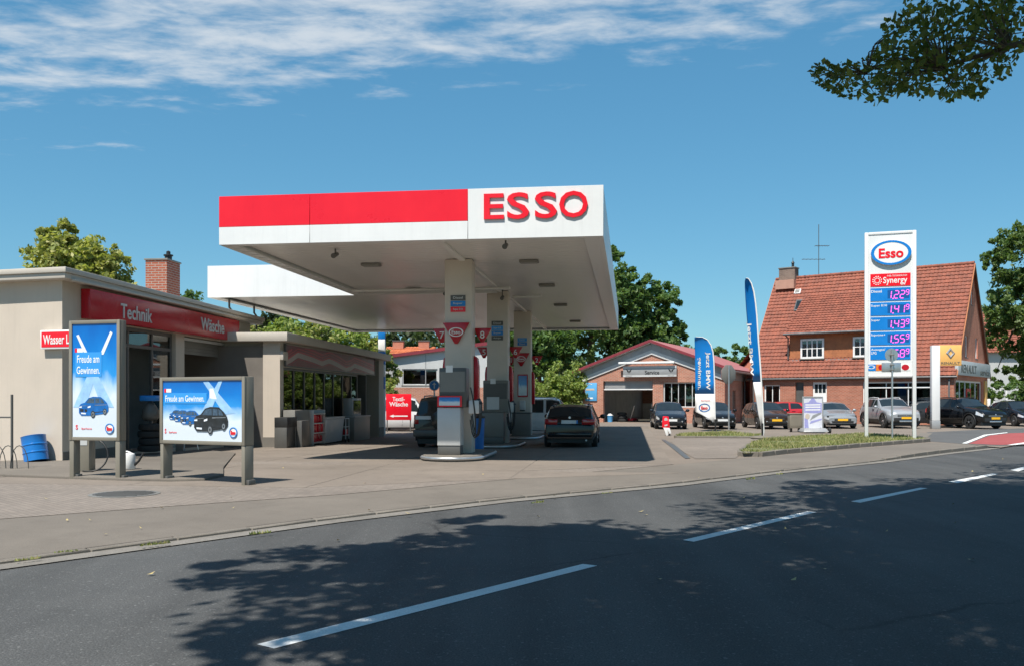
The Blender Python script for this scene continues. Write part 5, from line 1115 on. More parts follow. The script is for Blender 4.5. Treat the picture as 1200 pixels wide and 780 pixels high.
# amber square sign with white post
y = 47.0; F = Fr((P(1092.3, 0, y).x, y), (.985, -.17)); F.n = Vector((F.e.y, -F.e.x, 0))
t = thing('dealer_sign', F.p(.2, 0, 0), 'white post carrying a square amber sign with silver diamond emblem', 'sign')
MB().fb(F, 0, .40, -.4, 0, .42, zp(404.5, y)).build('post', M['white'], t, bevel=.03); MB().fb(F, -.01, .41, -.41, .01, .0, .418).build('post_base', M['grey'], t, bevel=.01)
a, b = F.d(1101.5), F.d(1127.5); z0, z1 = zp(428, y), zp(404, y)
MB().fb(F, a + .02, b, -.32, -.08, z0, z1).build('panel', M['yellow'], t, bevel=.015); cx = (a + b) / 2; cz = z0 + (z1 - z0) * .6
dm = lambda k, o: [F.p(cx + .23 * k, o, cz), F.p(cx, o, cz + .30 * k), F.p(cx - .23 * k, o, cz), F.p(cx, o, cz - .30 * k)]
for i in range(4):
    O1, I1 = dm(1, -.075), dm(.42, -.075); j = (i + 1) % 4; m = MB(); mid = [(O1[i] + I1[i]) / 2 + F.n * .05, (O1[j] + I1[j]) / 2 + F.n * .05]
    m.add([O1[i], O1[j], I1[j], I1[i], mid[0], mid[1]], [(0, 1, 5, 4), (4, 5, 2, 3)]); m.build('emblem_bar', M['chrome'] if i in (0, 1) else M['grey'], t)
MB().text('RENAULT', F.p(cx, -.078, z0 + .13), F.e, (0, 0, 1), .92, .13, .006, .012).build('lettering', M['dgrey'], t)
# banded blue and white pole beside the shop
y = 50.5; c = P(447.5, 470, y); c.z = gz(c.x, c.y); t = thing('banded_pole', c, 'blue and white banded pole rising behind the shop roof', 'pole')
for k in range(6):
    za, zb_ = zp(470 - k * 14.5, y), zp(470 - (k + 1) * 14.5, y)
    if k == 0: za = c.z
    MB().box(c.x - .19, c.x + .19, c.y - .15, c.y + .15, za, zb_ - .005).build('band', M['blue'] if k % 2 else M['whitep'], t, bevel=.01)

# ------------------------------------------------------------------ brick garage
FG = Fr((13.3, 56), (-.906, .4226), (-.4226, -.906)); GW = 9.4; half = GW / 2; EZ, AZ = 3.42, 5.14
gt = lambda d: EZ + (AZ - EZ) * (1 - abs(d - half) / half)
ga = thing('brick_garage', FG.p(half, 0, 0), 'red brick garage with a low red metal gable roof and open workshop door', 'building')
ops = [(4.63, 8.0, 0, 2.72), (1.55, 3.95, 1.0, 2.62)]
m = wall(MB(), FG, 0, GW, 0, .3, -.1, gt, ops, (half,))
FGs = Fr(FG.p(0, 0, 0), (.4226, .906), (.906, -.4226)); FGl = Fr(FG.p(GW, 0, 0), (.4226, .906), (-.906, .4226)); GD = 12
wall(m, FGs, 0, GD, 0, .3, -.1, EZ, [(2.4, 3.4, 0, 2.1)]); wall(m, FGl, 0, GD, 0, .3, -.1, EZ)
wall(m, FG, 0, GW, -GD, .1, -.1, gt, [(1.7, 3.1, 1.2, 2.5), (4.8, 5.6, 1.3, 2.5), (6.0, 6.8, 1.3, 2.5), (7.1, 7.9, 1.3, 2.5)], (half,)); m.build('wall', M['brick'], ga)
sl = (AZ - EZ) / half
for sgn in (-1, 1):
    lo = half + sgn * (half + .62); zl = EZ - .62 * sl; m = MB()
    q = [FG.p(half, .42, AZ + .1), FG.p(lo, .42, zl + .1), FG.p(lo, -GD - .3, zl + .1), FG.p(half, -GD - .3, AZ + .1)]
    if sgn < 0: m.prism(q, (0, 0, .10))
    else:
        rp = lambda d, o: FG.p(d, o, AZ + .1 - (d - half) * sl)
        for a, b, o0, o1 in ((half, lo, .42, -2.2), (half, lo, -8.2, -GD - .3), (half, half + .9, -2.2, -8.2), (GW - 1.0, lo, -2.2, -8.2)):
            m.prism([rp(a, o0), rp(b, o0), rp(b, o1), rp(a, o1)], (0, 0, .10))
        for k in range(4): MB().prism([rp(half + .9, -2.2 - 1.5 * k), rp(GW - 1.0, -2.2 - 1.5 * k), rp(GW - 1.0, -3.68 - 1.5 * k), rp(half + .9, -3.68 - 1.5 * k)], (0, 0, .03)).build('added_skylight', M['glass'], ga)  # unseen roof opening, added so sun brightens the garage inside
    for k in range(24):
        o = .4 - k * .55; a, b = FG.p(half, o, AZ + .2), FG.p(lo, o, zl + .2); m.tube([a, b], .025, 4)
    m.build('roof', M['metalroof'], ga)
    q = [FG.p(half, .426, AZ + .04), FG.p(lo, .426, zl + .04), FG.p(lo, .426, zl + .21), FG.p(half, .426, AZ + .21)]
    MB().prism(q, FG.n * .03).build('verge_trim', M['redtrim'], ga)
    for k in range(7):       # grey boards under the verge
        d0, d1 = half + sgn * half * k / 7, half + sgn * half * (k + 1) / 7; z0, z1 = gt(d0), gt(d1)
        MB().prism([FG.p(d0 + sgn * .006, .02 + 0, z0 - .42), FG.p(d1 - sgn * .006, .02, z1 - .42), FG.p(d1 - sgn * .006, .02, z1 - .0), FG.p(d0 + sgn * .006, .02, z0 - .0)], FG.n * .03).build('gable_board', M['grey'], ga)
    MB().prism([FG.p(half, .052, AZ - .72), FG.p(lo - sgn * .62, .052, EZ - .72), FG.p(lo - sgn * .62, .052, EZ - .42), FG.p(half, .052, AZ - .42)], FG.n * .02).build('gable_strip', M['lgrey'], ga)
    MB().prism([FG.p(half, .4, AZ + .02), FG.p(lo, .4, zl + .02), FG.p(lo, .02, zl + .02), FG.p(half, .02, AZ + .02)], (0, 0, .06)).build('eave_soffit', M['lgrey'], ga)
MB().fb(FGs, 0, GD, .02, .05, 2.75, EZ).build('side_boards', M['grey'], ga)
MB().tube([FGs.p(-.4, .68, EZ - .2), FGs.p(GD, .68, EZ - .2)], .07, 8).build('gutter', M['zinc'], ga, smooth=60); downpipe(ga, FGs, 6.0, .12, 0, EZ - .2)
MB().fb(FGs, 2.45, 3.35, -.2, -.12, 0, 2.05).build('side_door', M['mgrey'], ga)
# inside
MB().fb(FG, .3, .5, -GD + .02, -.35, -.05, 3.3).fb(FG, GW - .5, GW - .3, -GD + .02, -.35, -.05, 3.3).fb(FG, .5, GW - .5, -GD + .02, -GD + .06, 0, 1.2).build('inner_wall', M['light_in'], ga)
MB().fb(FG, .3, GW - .3, -GD + .05, -.1, -.06, .012).build('inner_floor', M['slab'], ga)
MB().fb(FG, 6.35, 6.65, -7.9, -7.3, 0, 3.2).build('brick_pier', M['brick'], ga)
dp = MB()
for k in range(4): dp.fb(FG, 4.68, 7.95, -.2, -.16, 2.2 + k * .13, 2.2 + k * .13 + .125)
dp.fb(FG, 4.66, 7.97, -.22, -.12, 2.13, 2.198); o = dp.build('sectional_door', M['grey'], ga, bevel=.006, segs=1)
MB().fb(FG, 4.64, 7.99, -.115, -.09, 2.14, 2.2).build('rail', M['whitep'], o)
window(ga, FG, 1.55, 3.95, 1.0, 2.62, -.12, 5, 1, .08, 'lgrey')
for lab, nm, cat, f in [('orange cylinder standing inside the garage window', 'gas_bottle', 'gas bottle', lambda t: MB().lathe(FG.p(2.75, -.5, .6), [(.14, 0), (.14, .8), (.05, .95), (.05, 1.05)], 14).build('body', M['orange'], t, smooth=40) and MB().lathe(FG.p(2.75, -.5, 1.65), [(.06, 0), (.06, .1)], 10).build('valve', M['steel'], t)),
                        ('small red fuel can on the garage window ledge', 'fuel_can', 'can', lambda t: MB().fb(FG, 3.5, 3.75, -.5, -.3, .95, 1.35).build('body', M['red_'], t, bevel=.03) and MB().tube([FG.p(3.55, -.4, 1.33), FG.p(3.5, -.4, 1.5)], .03, 8).build('spout', M['red_'], t))]:
    t = thing(nm, FG.p(2.75 if nm == 'gas_bottle' else 3.6, -.45, .6), lab, cat); f(t)
t = thing('workbench', FG.p(5.3, -6.6, 0), 'dark workbench at the back of the open garage', 'workbench'); MB().fb(FG, 4.5, 6.2, -7.2, -6.4, .85, .93).build('top', M['wood'], t)
for a in (4.55, 6.1): MB().fb(FG, a, a + .08, -7.15, -6.45, .02, .848).build('leg', M['dgrey'], t)
t = thing('bucket', FG.p(7.7, -.5, .02), 'pale blue bucket just inside the left edge of garage door', 'bucket'); MB().lathe(FG.p(7.7, -.5, .015), [(.16, 0), (.2, .42), (.21, .44), (.18, .43), (.15, .05)], 16).build('body', M['skyb'], t, smooth=40); MB().lathe(FG.p(7.7, -.5, .46), [(.21, 0), (.1, .06), (.1, .12)], 14).build('lid', M['whitep'], t, smooth=40)
t = thing('tyre_stack', FG.p(7.1, -1.4, .02), 'stack of black tyres inside the open garage door', 'tyres')
for k in range(3): MB().lathe(FG.p(7.1 + .03 * k, -1.4, .02 + .21 * k), [(.2, 0), (.31, .02), (.33, .1), (.31, .19), (.2, .21)], 22).build('tyre', M['rubber'], t, smooth=50)
t = thing('engine_hoist', FG.p(6.6, -2.2, 0), 'red workshop trolley jack with handle in the garage', 'jack'); MB().fb(FG, 6.4, 6.8, -2.6, -1.5, .08, .25).build('body', M['dred'], t, bevel=.03); MB().tube([FG.p(6.6, -1.5, .2), FG.p(6.2, -1.1, 1.1)], .03, 8).build('handle', M['steel'], t, smooth=60)
for a in (6.38, 6.78):
    for o in (-2.5, -1.6): MB().lathe(FG.p(a, o, .08), [(.07, 0), (.07, .05)], 12, FG.e).build('wheel', M['rubber'], t)
t = thing('grinder', FG.p(5.2, -2.2, 0), 'upright metal machine inside the dark garage', 'machine'); MB().fb(FG, 5.0, 5.45, -2.6, -2.2, .01, .9).build('body', M['mgrey'], t, bevel=.03); MB().lathe(FG.p(5.22, -2.4, 1.1), [(.2, -.15), (.25, 0), (.2, .15)], 16, FG.e).build('head', M['lgrey'], t, smooth=40)
t = thing('service_sign', FG.p(4.8, .3, 3.2), 'silver grey signboard reading Service above the open garage door', 'sign')
z0, z1 = 2.98, 3.68; MB().fb(FG, 3.0, 6.55, .12, .26, z0, z1).build('panel', M['grey'], t, bevel=.01); MB().fb(FG, 3.0, 6.55, .262, .275, z0, z0 + .12).fb(FG, 3.0, 6.55, .262, .275, z1 - .16, z1).build('strip', M['lgrey'], t)
MB().text('Service', FG.p(4.6, .264, z0 + .27), -FG.e, (0, 0, 1), .95, .26, .006, .01).build('lettering', M['black'], t)
for d in (3.35, 6.15):
    for a in (-1, 1): MB().prism([FG.p(d + a * .02, .264, z1 - .45), FG.p(d + a * .02, .264, z1 - .3), FG.p(d + a * .2, .264, z1 - .17), FG.p(d + a * .12, .264, z1 - .34)], FG.n * .006).build('emblem', M['black'], t)
    MB().text('RENAULT', FG.p(d, .277, z0 + .06), -FG.e, (0, 0, 1), .42, .06, .004).build('lettering', M['dgrey'], t)
for k in range(4): MB().tube([FG.p(3.2 + k * 1.0, .25, 3.68), FG.p(3.2 + k * 1.0, .38, 3.88)], .015, 6).build('bracket', M['steel'], t)
t = thing('lamp_strip', FG.p(4.9, .4, 3.85), 'long white lamp strip above the garage signboard', 'lamp'); MB().fb(FG, 3.1, 6.8, .3, .48, 3.82, 3.95).build('housing', M['whitep'], t, bevel=.015); MB().fb(FG, 3.2, 6.7, .32, .46, 3.80, 3.818).build('diffuser', M['lgrey'], t)
t = thing('tyre_sign', FG.p(8.85, .1, 2), 'square blue sign with white bars at the left of garage front', 'sign'); MB().fb(FG, 8.43, 9.25, .02, .07, 1.42, 2.62).build('panel', M['skyb'], t, bevel=.008)
MB().fb(FG, 8.6, 9.2, .072, .078, 2.12, 2.24).build('bar', M['stucco'], t); MB().fb(FG, 8.7, 9.18, .072, .078, 1.55, 1.65).build('bar', M['whitep'], t); MB().tube([FG.p(8.9 + .22 * math.cos(a), .075, 2.36 + .18 * math.sin(a)) for a in [k * .2 for k in range(0, 12)]], .018, 6).build('arc', M['whitep'], t)
t = thing('wall_lamp', FG.p(9.3, .15, 2.75), 'small white lamp at the top left corner of garage wall', 'lamp'); MB().fb(FG, 9.2, 9.38, .0, .22, 2.72, 2.85).build('housing', M['whitep'], t, bevel=.02); MB().fb(FG, 9.22, 9.36, .03, .2, 2.66, 2.72).build('glass', M['black'], t)

# ------------------------------------------------------------------ brick house
HA, HG = Vector((-.788, .616, 0)), Vector((.616, .788, 0))
FH = Fr((26.15, 53), HA[:2], (-HG)[:2]); FE = Fr((26.15, 53), HG[:2], (-HA)[:2]); HL, HD, HE, HR = 12.7, 10., 3.06, 10.06
ho = thing('brick_house', FH.p(HL / 2, 0, 0), 'red brick house with a steep orange tiled roof and wide dormer', 'house')
slope = (HR - HE) / (HD / 2); gtop = lambda d: HE + slope * (HD / 2 - abs(d - HD / 2))
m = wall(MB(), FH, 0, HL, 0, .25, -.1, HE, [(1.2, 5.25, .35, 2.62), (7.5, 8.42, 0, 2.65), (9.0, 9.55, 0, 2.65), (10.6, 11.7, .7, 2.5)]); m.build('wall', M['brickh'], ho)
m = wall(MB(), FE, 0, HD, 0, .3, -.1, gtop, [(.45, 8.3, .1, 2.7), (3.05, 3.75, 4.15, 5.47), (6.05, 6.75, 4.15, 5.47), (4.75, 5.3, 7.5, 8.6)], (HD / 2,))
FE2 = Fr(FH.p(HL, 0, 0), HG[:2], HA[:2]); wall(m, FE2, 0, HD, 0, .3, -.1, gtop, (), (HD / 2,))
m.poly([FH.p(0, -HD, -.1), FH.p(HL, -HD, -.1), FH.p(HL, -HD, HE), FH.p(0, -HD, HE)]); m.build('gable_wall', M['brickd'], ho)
vdir = (HG * (HD / 2) + Vector((0, 0, HR - HE))).normalized(); RL = math.hypot(HD / 2, HR - HE)
ov = .22; O = FH.p(-.15, 0, HE + .06) - vdir * ov
tiled(MB(), O, HA, vdir, HL + .3, RL + ov, .25, .30).build('roof_tiles', M['tile'], ho, kind='stuff')
vb = (-HG * (HD / 2) + Vector((0, 0, HR - HE))).normalized(); Ob = FH.p(-.15, -HD, HE + .06) - vb * ov
MB().prism([Ob, Ob + HA * (HL + .3), Ob + HA * (HL + .3) + vb * (RL + ov), Ob + vb * (RL + ov)], (0, 0, .05)).build('rear_roof', M['tile'], ho)
q = FH.p(-.1, 0, HE - .02); MB().prism([FH.p(-.1, 0, HE), FH.p(HL + .1, 0, HE), FH.p(HL + .1, -HD / 2, HR), FH.p(-.1, -HD / 2, HR)], (0, 0, .03)).build('roof_deck', M['wood'], ho)
rt = MB()
for k in range(36): rt.lathe(FH.p(-.15 + k * .361, -HD / 2, HR + .08), [(.13, 0), (.115, .36)], 10, HA)
rt.build('ridge_tiles', M['tile'], ho, kind='stuff', smooth=50)
for s_, vv, OO in ((0, vdir, O), (1, vb, Ob)):
    for dd in (-.06, HL + .3):
        a = OO + HA * dd; MB().prism([a, a + vv * (RL + ov), a + vv * (RL + ov) + Vector((0, 0, -.2)), a + Vector((0, 0, -.2))], HA * .06).build('verge_board', M['tiled'] if s_ == 0 else M['wood'], ho)
MB().tube([FH.p(-.2, .19, HE - .2), FH.p(HL + .2, .19, HE - .2)], .07, 8).build('gutter', M['zinc'], ho, smooth=60)
MB().fb(FH, -.1, HL + .1, .02, .10, HE - .28, HE - .1).build('eave_board', M['wood'], ho)
downpipe(ho, FH, 12.4, .12, 0, HE - .3); downpipe(ho, FH, .25, .12, 0, HE - .3)
# dormer
q0 = .72; zb0 = HE + slope * q0; zt0 = 5.95; D0, D1 = 3.9, 10.2
FDm = Fr(FH.p(0, -q0, 0), HA[:2], (-HG)[:2])
m = MB().fb(FDm, D0, D1, -2.5, 0, zb0 - .05, zt0); dm_ = m.build('dormer', M['tiled'], ho)
tiled(MB(), FDm.p(D0, .012, zb0 + .06), HA, (0, 0, 1), D1 - D0, zt0 - zb0 - .1, .2, .17).build('hung_tiles', M['tiled'], dm_, kind='stuff')
zr = 8.55; orr = (zr - HE) / slope; vd = (HG * (orr - q0 + .45) + Vector((0, 0, zr - zt0 + .15))); 
Od = FDm.p(D0 - .2, .45, zt0 - .12); Lv = vd.length + .1
tiled(MB(), Od, HA, vd, D1 - D0 + .4, Lv, .25, .30).build('dormer_tiles', M['tile'], dm_, kind='stuff')
vn = vd.normalized(); MB().prism([Od - Vector((0, 0, .1)), Od + HA * (D1 - D0 + .4) - Vector((0, 0, .1)), Od + HA * (D1 - D0 + .4) + vn * Lv - Vector((0, 0, .1)), Od + vn * Lv - Vector((0, 0, .1))], (0, 0, .08)).build('dormer_roof', M['wood'], dm_)
MB().tube([FDm.p(D0 - .25, .52, zt0 - .14), FDm.p(D1 + .25, .52, zt0 - .14)], .08, 8).build('dormer_gutter', M['zinc'], dm_, smooth=60)
MB().tube([FDm.p(D1 + .12, .5, zt0 - .18), FDm.p(D1 + .08, .1, zt0 - .4), FDm.p(D1 + .08, .12, zb0 + .1)], .05, 8).build('downpipe', M['zinc'], dm_, smooth=60)
MB().prism([FDm.p(D0, .06, zb0 - .06), FDm.p(D1, .06, zb0 - .06), FDm.p(D1, .02, zb0 + .06), FDm.p(D0, .02, zb0 + .06)], FDm.n * .05).build('flashing', M['zinc'], dm_)
FDw = Fr(FDm.p(0, .10, 0), HA[:2], (-HG)[:2])
for a, b in ((7.9, 9.45), (4.5, 6.05)):
    wv = window(ho, FDw, a, b, zb0 + .13, zb0 + 1.42, 0, 4, 2, .12, 'whitep', 'glass', True, 'dormer_window', .07, .09)
    for k in range(2): MB().fb(FDw, a + .15 + k * .72, a + .55 + k * .62, -.085, -.075, zb0 + .25, zb0 + 1.3).build('curtain', M['lgrey'], wv)
# openings below
window(ho, FH, 1.2, 5.25, .35, 2.62, -.1, 3, 1, .09, 'whitep'); MB().fb(FH, 1.3, 5.15, -.115, -.055, 2.22, 2.30).build('window_bar', M['whitep'], ho)
window(ho, FH, 10.6, 11.7, .7, 2.5, -.1, 2, 1, .09, 'whitep')
dw = MB().fb(FH, 7.5, 8.42, -.16, -.1, 0, 2.65).build('front_door', M['whitep'], ho)
for k in range(3): MB().fb(FH, 7.6 + k * .25, 7.8 + k * .25, -.098, -.092, 1.95, 2.5).build('pane', M['cglass'], dw)
MB().fb(FH, 7.62, 8.3, -.098, -.085, .2, 1.7).build('door_panel', M['whitep'], dw, bevel=.01); MB().tube([FH.p(7.6, -.06, 1.05), FH.p(7.72, -.06, 1.05)], .015, 6).build('handle', M['steel'], dw)
MB().fb(FH, 9.0, 9.55, -.2, -.15, 0, 2.65).build('side_door', M['dgrey'], ho)
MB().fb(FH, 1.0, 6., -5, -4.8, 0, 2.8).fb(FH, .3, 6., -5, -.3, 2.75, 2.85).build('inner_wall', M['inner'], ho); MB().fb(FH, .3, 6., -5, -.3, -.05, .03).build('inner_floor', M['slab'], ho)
sf = window(ho, FE, .45, 8.3, .1, 2.7, -.12, 5, 1, .12, 'whitep', sill=False, name='shop_window', mull=.12)
MB().fb(FE, 3.75, 5.0, -.1, -.06, .12, 2.2).build('shop_door', M['red_'], ho); MB().fb(FE, 3.95, 4.8, -.055, -.05, .4, 2.0).build('pane', M['cglass'], ho)
for a, z0, z1, w_ in ((3.05, 4.15, 5.47, .7), (6.05, 4.15, 5.47, .7), (4.75, 7.5, 8.6, .55)): window(ho, FE, a, a + w_, z0, z1, -.07, 1, 2, .08, 'whitep')
MB().fb(FE, 8.7, 9.4, .0, .10, 0, 2.75).build('yellow_pilaster', M['yellow'], ho, bevel=.01)
t = thing('shop_sign', FE.p(5, .1, 3.3), 'long white shop sign with dark lettering on the brick gable', 'sign'); MB().fb(FE, .1, 9.75, .02, .22, 2.98, 3.86).build('panel', M['lgrey'], t, bevel=.01)
MB().text('RENAULT', FE.p(3.0, .222, 3.38), FE.e, (0, 0, 1), 4.4, .52, .01, .03).build('lettering', M['dgrey'], t); MB().text('service', FE.p(7.9, .222, 3.26), FE.e, (0, 0, 1), 3.0, .40, .01, .02).build('lettering', M['dgrey'], t)
t = thing('wall_box', FE.p(9.6, .2, 1.2), 'small white box fixed on the gable beside the yellow pilaster', 'box'); MB().fb(FE, 9.45, 9.75, .02, .25, .95, 1.55).build('body', M['whitep'], t, bevel=.02); MB().fb(FE, 9.5, 9.7, .252, .26, 1.0, 1.1).build('label_plate', M['dred'], t)
ck = MB().fb(FH, 11.3, 12.45, -HD / 2 - .3, -HD / 2 + .45, HR - 1.2, HR + .75).build('chimney', M['brickg'], ho); MB().fb(FH, 11.25, 12.5, -HD / 2 - .35, -HD / 2 + .5, HR + .752, HR + .83).build('cap', M['mgrey'], ck, bevel=.01)
MB().fb(FH, 11.2, 12.55, -HD / 2 + .452, -HD / 2 + .9, HR - .75, HR - .12).build('flashing', pm('terracotta_sheet', (.45, .25, .18), .6), ck)
MB().lathe(FH.p(11.6, -HD / 2, HR + .83), [(.09, 0), (.09, .3), (.13, .32), (.02, .5), (.02, .7)], 12).build('vent', M['black'], ck, smooth=40)
rp_ = lambda d, o, off=.1: FH.p(d, -o, HE + slope * o) + (Vector((0, 0, 1)) * off)
for d, o, w_, h_, mt, nm in ((10.5, 3.45, .35, .5, 'dgrey', 'roof_window'), (10.95, 4.2, .22, .2, 'whitep', 'roof_vent')):
    c = rp_(d, o); n = HA.cross(vdir); n = n if n.z > 0 else -n; q = [c - HA * w_ - vdir * h_, c + HA * w_ - vdir * h_, c + HA * w_ + vdir * h_, c - HA * w_ + vdir * h_]; f_ = MB().prism([p - n * .05 for p in q], n * .13).build(nm, M['zinc'] if nm == 'roof_window' else M['whitep'], ho, bevel=.015)
    q = [c - HA * w_ * .75 - vdir * h_ * .75, c + HA * w_ * .75 - vdir * h_ * .75, c + HA * w_ * .75 + vdir * h_ * .75, c - HA * w_ * .75 + vdir * h_ * .75]; MB().prism([p + n * .082 for p in q], n * .01).build('pane', M['cglass'] if nm == 'roof_window' else M['mgrey'], f_)
a = FH.p(9.75, -HD / 2, HR + .1); m = MB().tube([a, a + Vector((0, 0, 3.6))], .025, 6)
for z, L, k in ((1.15, 1.3, 1), (2.1, .8, -1)):
    b = a + Vector((0, 0, z)); m.tube([b - Vector((L * .9, 0, 0)) * k, b + Vector((L * .35, 0, .0)) * k], .018, 6)
    for j in range(6): c = b + Vector((-L * .85 + j * L * .22, 0, 0)) * k; m.tube([c + Vector((0, -.25, 0)), c + Vector((0, .25, 0))], .012, 5)
m.build('antenna', M['dgrey'], ho, smooth=60)
# low wing on the far side of the house
Fw2 = Fr(FH.p(HL, -4.5, 0), HG[:2], HA[:2]); wg = thing('side_wing', FH.p(HL + 1, -6, 0), 'low tiled wing joining the left gable of the brick house', 'building')
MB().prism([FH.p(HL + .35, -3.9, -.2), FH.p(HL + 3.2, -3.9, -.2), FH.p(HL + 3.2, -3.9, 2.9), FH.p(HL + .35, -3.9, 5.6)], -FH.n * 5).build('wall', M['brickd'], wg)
vw = Vector((0, 0, 3.3)) - HA * 3.3 * .95; Ow = FH.p(HL + 3.5, -3.6, 2.75); tiled(MB(), Ow, HG, vw, 5.6, vw.length, .25, .3).build('roof_tiles', M['tile'], wg, kind='stuff')

# ------------------------------------------------------------------ buildings behind the canopy
FB = Fr((-10.5, 62), (1, 0), (0, -1)); b0 = thing('white_hall', FB.p(4, 0, -.4), 'pale hall with a sloping red roof edge over a brick base', 'building'); gB = -.5
tB = lambda d: 4.1 + d * .131; wB = 9.05
m = wall(MB(), FB, 0, wB, 0, .2, 2.35, tB, [(2.9, 5.35, 2.5, 3.62)]); m.poly([FB.p(wB, 0, 2.35), FB.p(wB, -14, 2.35), FB.p(wB, -14, tB(wB)), FB.p(wB, 0, tB(wB))]); m.build('wall', M['lgrey'], b0)
m = wall(MB(), FB, 0, wB, .05, .2, gB, 2.348); m.poly([FB.p(wB, .05, gB), FB.p(wB, -14, gB), FB.p(wB, -14, 2.348), FB.p(wB, .05, 2.348)]); m.build('brick_base', M['brick'], b0)
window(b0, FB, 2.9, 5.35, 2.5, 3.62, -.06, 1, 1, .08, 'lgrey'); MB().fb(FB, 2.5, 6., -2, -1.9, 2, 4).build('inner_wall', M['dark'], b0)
for k in range(1, 4): MB().fb(FB, wB * k / 4 - .03, wB * k / 4 + .03, .0, .012, 2.36, tB(wB * k / 4) - .05).build('panel_joint', M['grey'], b0)
MB().prism([FB.p(-.3, .25, tB(0)), FB.p(wB + .25, .25, tB(wB + .25)), FB.p(wB + .25, .25, tB(wB + .25) + .2), FB.p(-.3, .25, tB(0) + .2)], FB.n * -14.5).build('roof', M['metalroof'], b0)
MB().prism([FB.p(-.3, .256, tB(0) - .02), FB.p(wB + .25, .256, tB(wB + .25) - .02), FB.p(wB + .25, .256, tB(wB + .25) + .21), FB.p(-.3, .256, tB(0) + .21)], FB.n * .03).build('roof_trim', M['redtrim'], b0)
MB().fb(FB, wB - .22, wB - .02, .0, .1, gB, tB(wB) - .1).build('corner_post', M['whitep'], b0)
o1 = thing('orange_roof_house', (-8.5, 84, 0), 'distant house with a bright orange tiled roof and two chimneys', 'house'); x0, x1 = P(446, 0, 82).x, P(506, 0, 82).x
MB().box(x0 + .3, x1 - .3, 82.3, 90, -.6, 4.5).build('wall', M['brick'], o1)
for s_ in (0, 1):
    O = Vector((x0, 82 - .2, 4.4)) if s_ == 0 else Vector((x0, 90.5, 4.4)); v = Vector((0, 4.35, 2.1)) if s_ == 0 else Vector((0, -4.35, 2.1)); tiled(MB(), O, (1, 0, 0), v, x1 - x0, v.length, .3, .35).build('roof_tiles', M['tileo'], o1, kind='stuff')
MB().prism([(x0 + .3, 82.3, 4.5), (x0 + .3, 86.1, 6.3), (x0 + .3, 90, 4.5)], (x1 - x0 - .6, 0, 0)).build('gable', M['brick'], o1)
for px in (467, 497): x = P(px, 0, 86).x; k = MB().box(x - .5, x + .5, 85.6, 86.5, 5.8, 7.0).build('chimney', M['brickd'], o1); MB().box(x - .55, x + .55, 85.55, 86.55, 7.0, 7.1).build('cap', M['dgrey'], k)
x0 = P(478, 0, 81).x; MB().prism([(x0, 81.6, 4.6), (x0 + 1.9, 81.6, 4.6), (x0 + .95, 81.6, 5.9)], (0, 4, 0)).build('dormer', M['tileo'], o1)
w1 = thing('pale_house', (42, 80, 0), 'pale rendered house half hidden behind the tree right of the gable', 'house'); x0 = P(1144, 0, 78).x
MB().box(x0, x0 + 13, 78, 88, -.2, zp(412, 78)).build('wall', M['lgrey'], w1); v = Vector((0, 5.2, 4.0)); tiled(MB(), Vector((x0 - .4, 77.6, zp(412, 78) - .1)), (1, 0, 0), v, 13.8, v.length, .3, .35).build('roof_tiles', M['tile'], w1, kind='stuff')
FW = Fr((x0, 78), (1, 0), (0, -1))
for a in (1.5, 4.5, 7.5): window(w1, FW, a, a + 1.2, 1.0, 2.5, .02, 2, 1, .1)
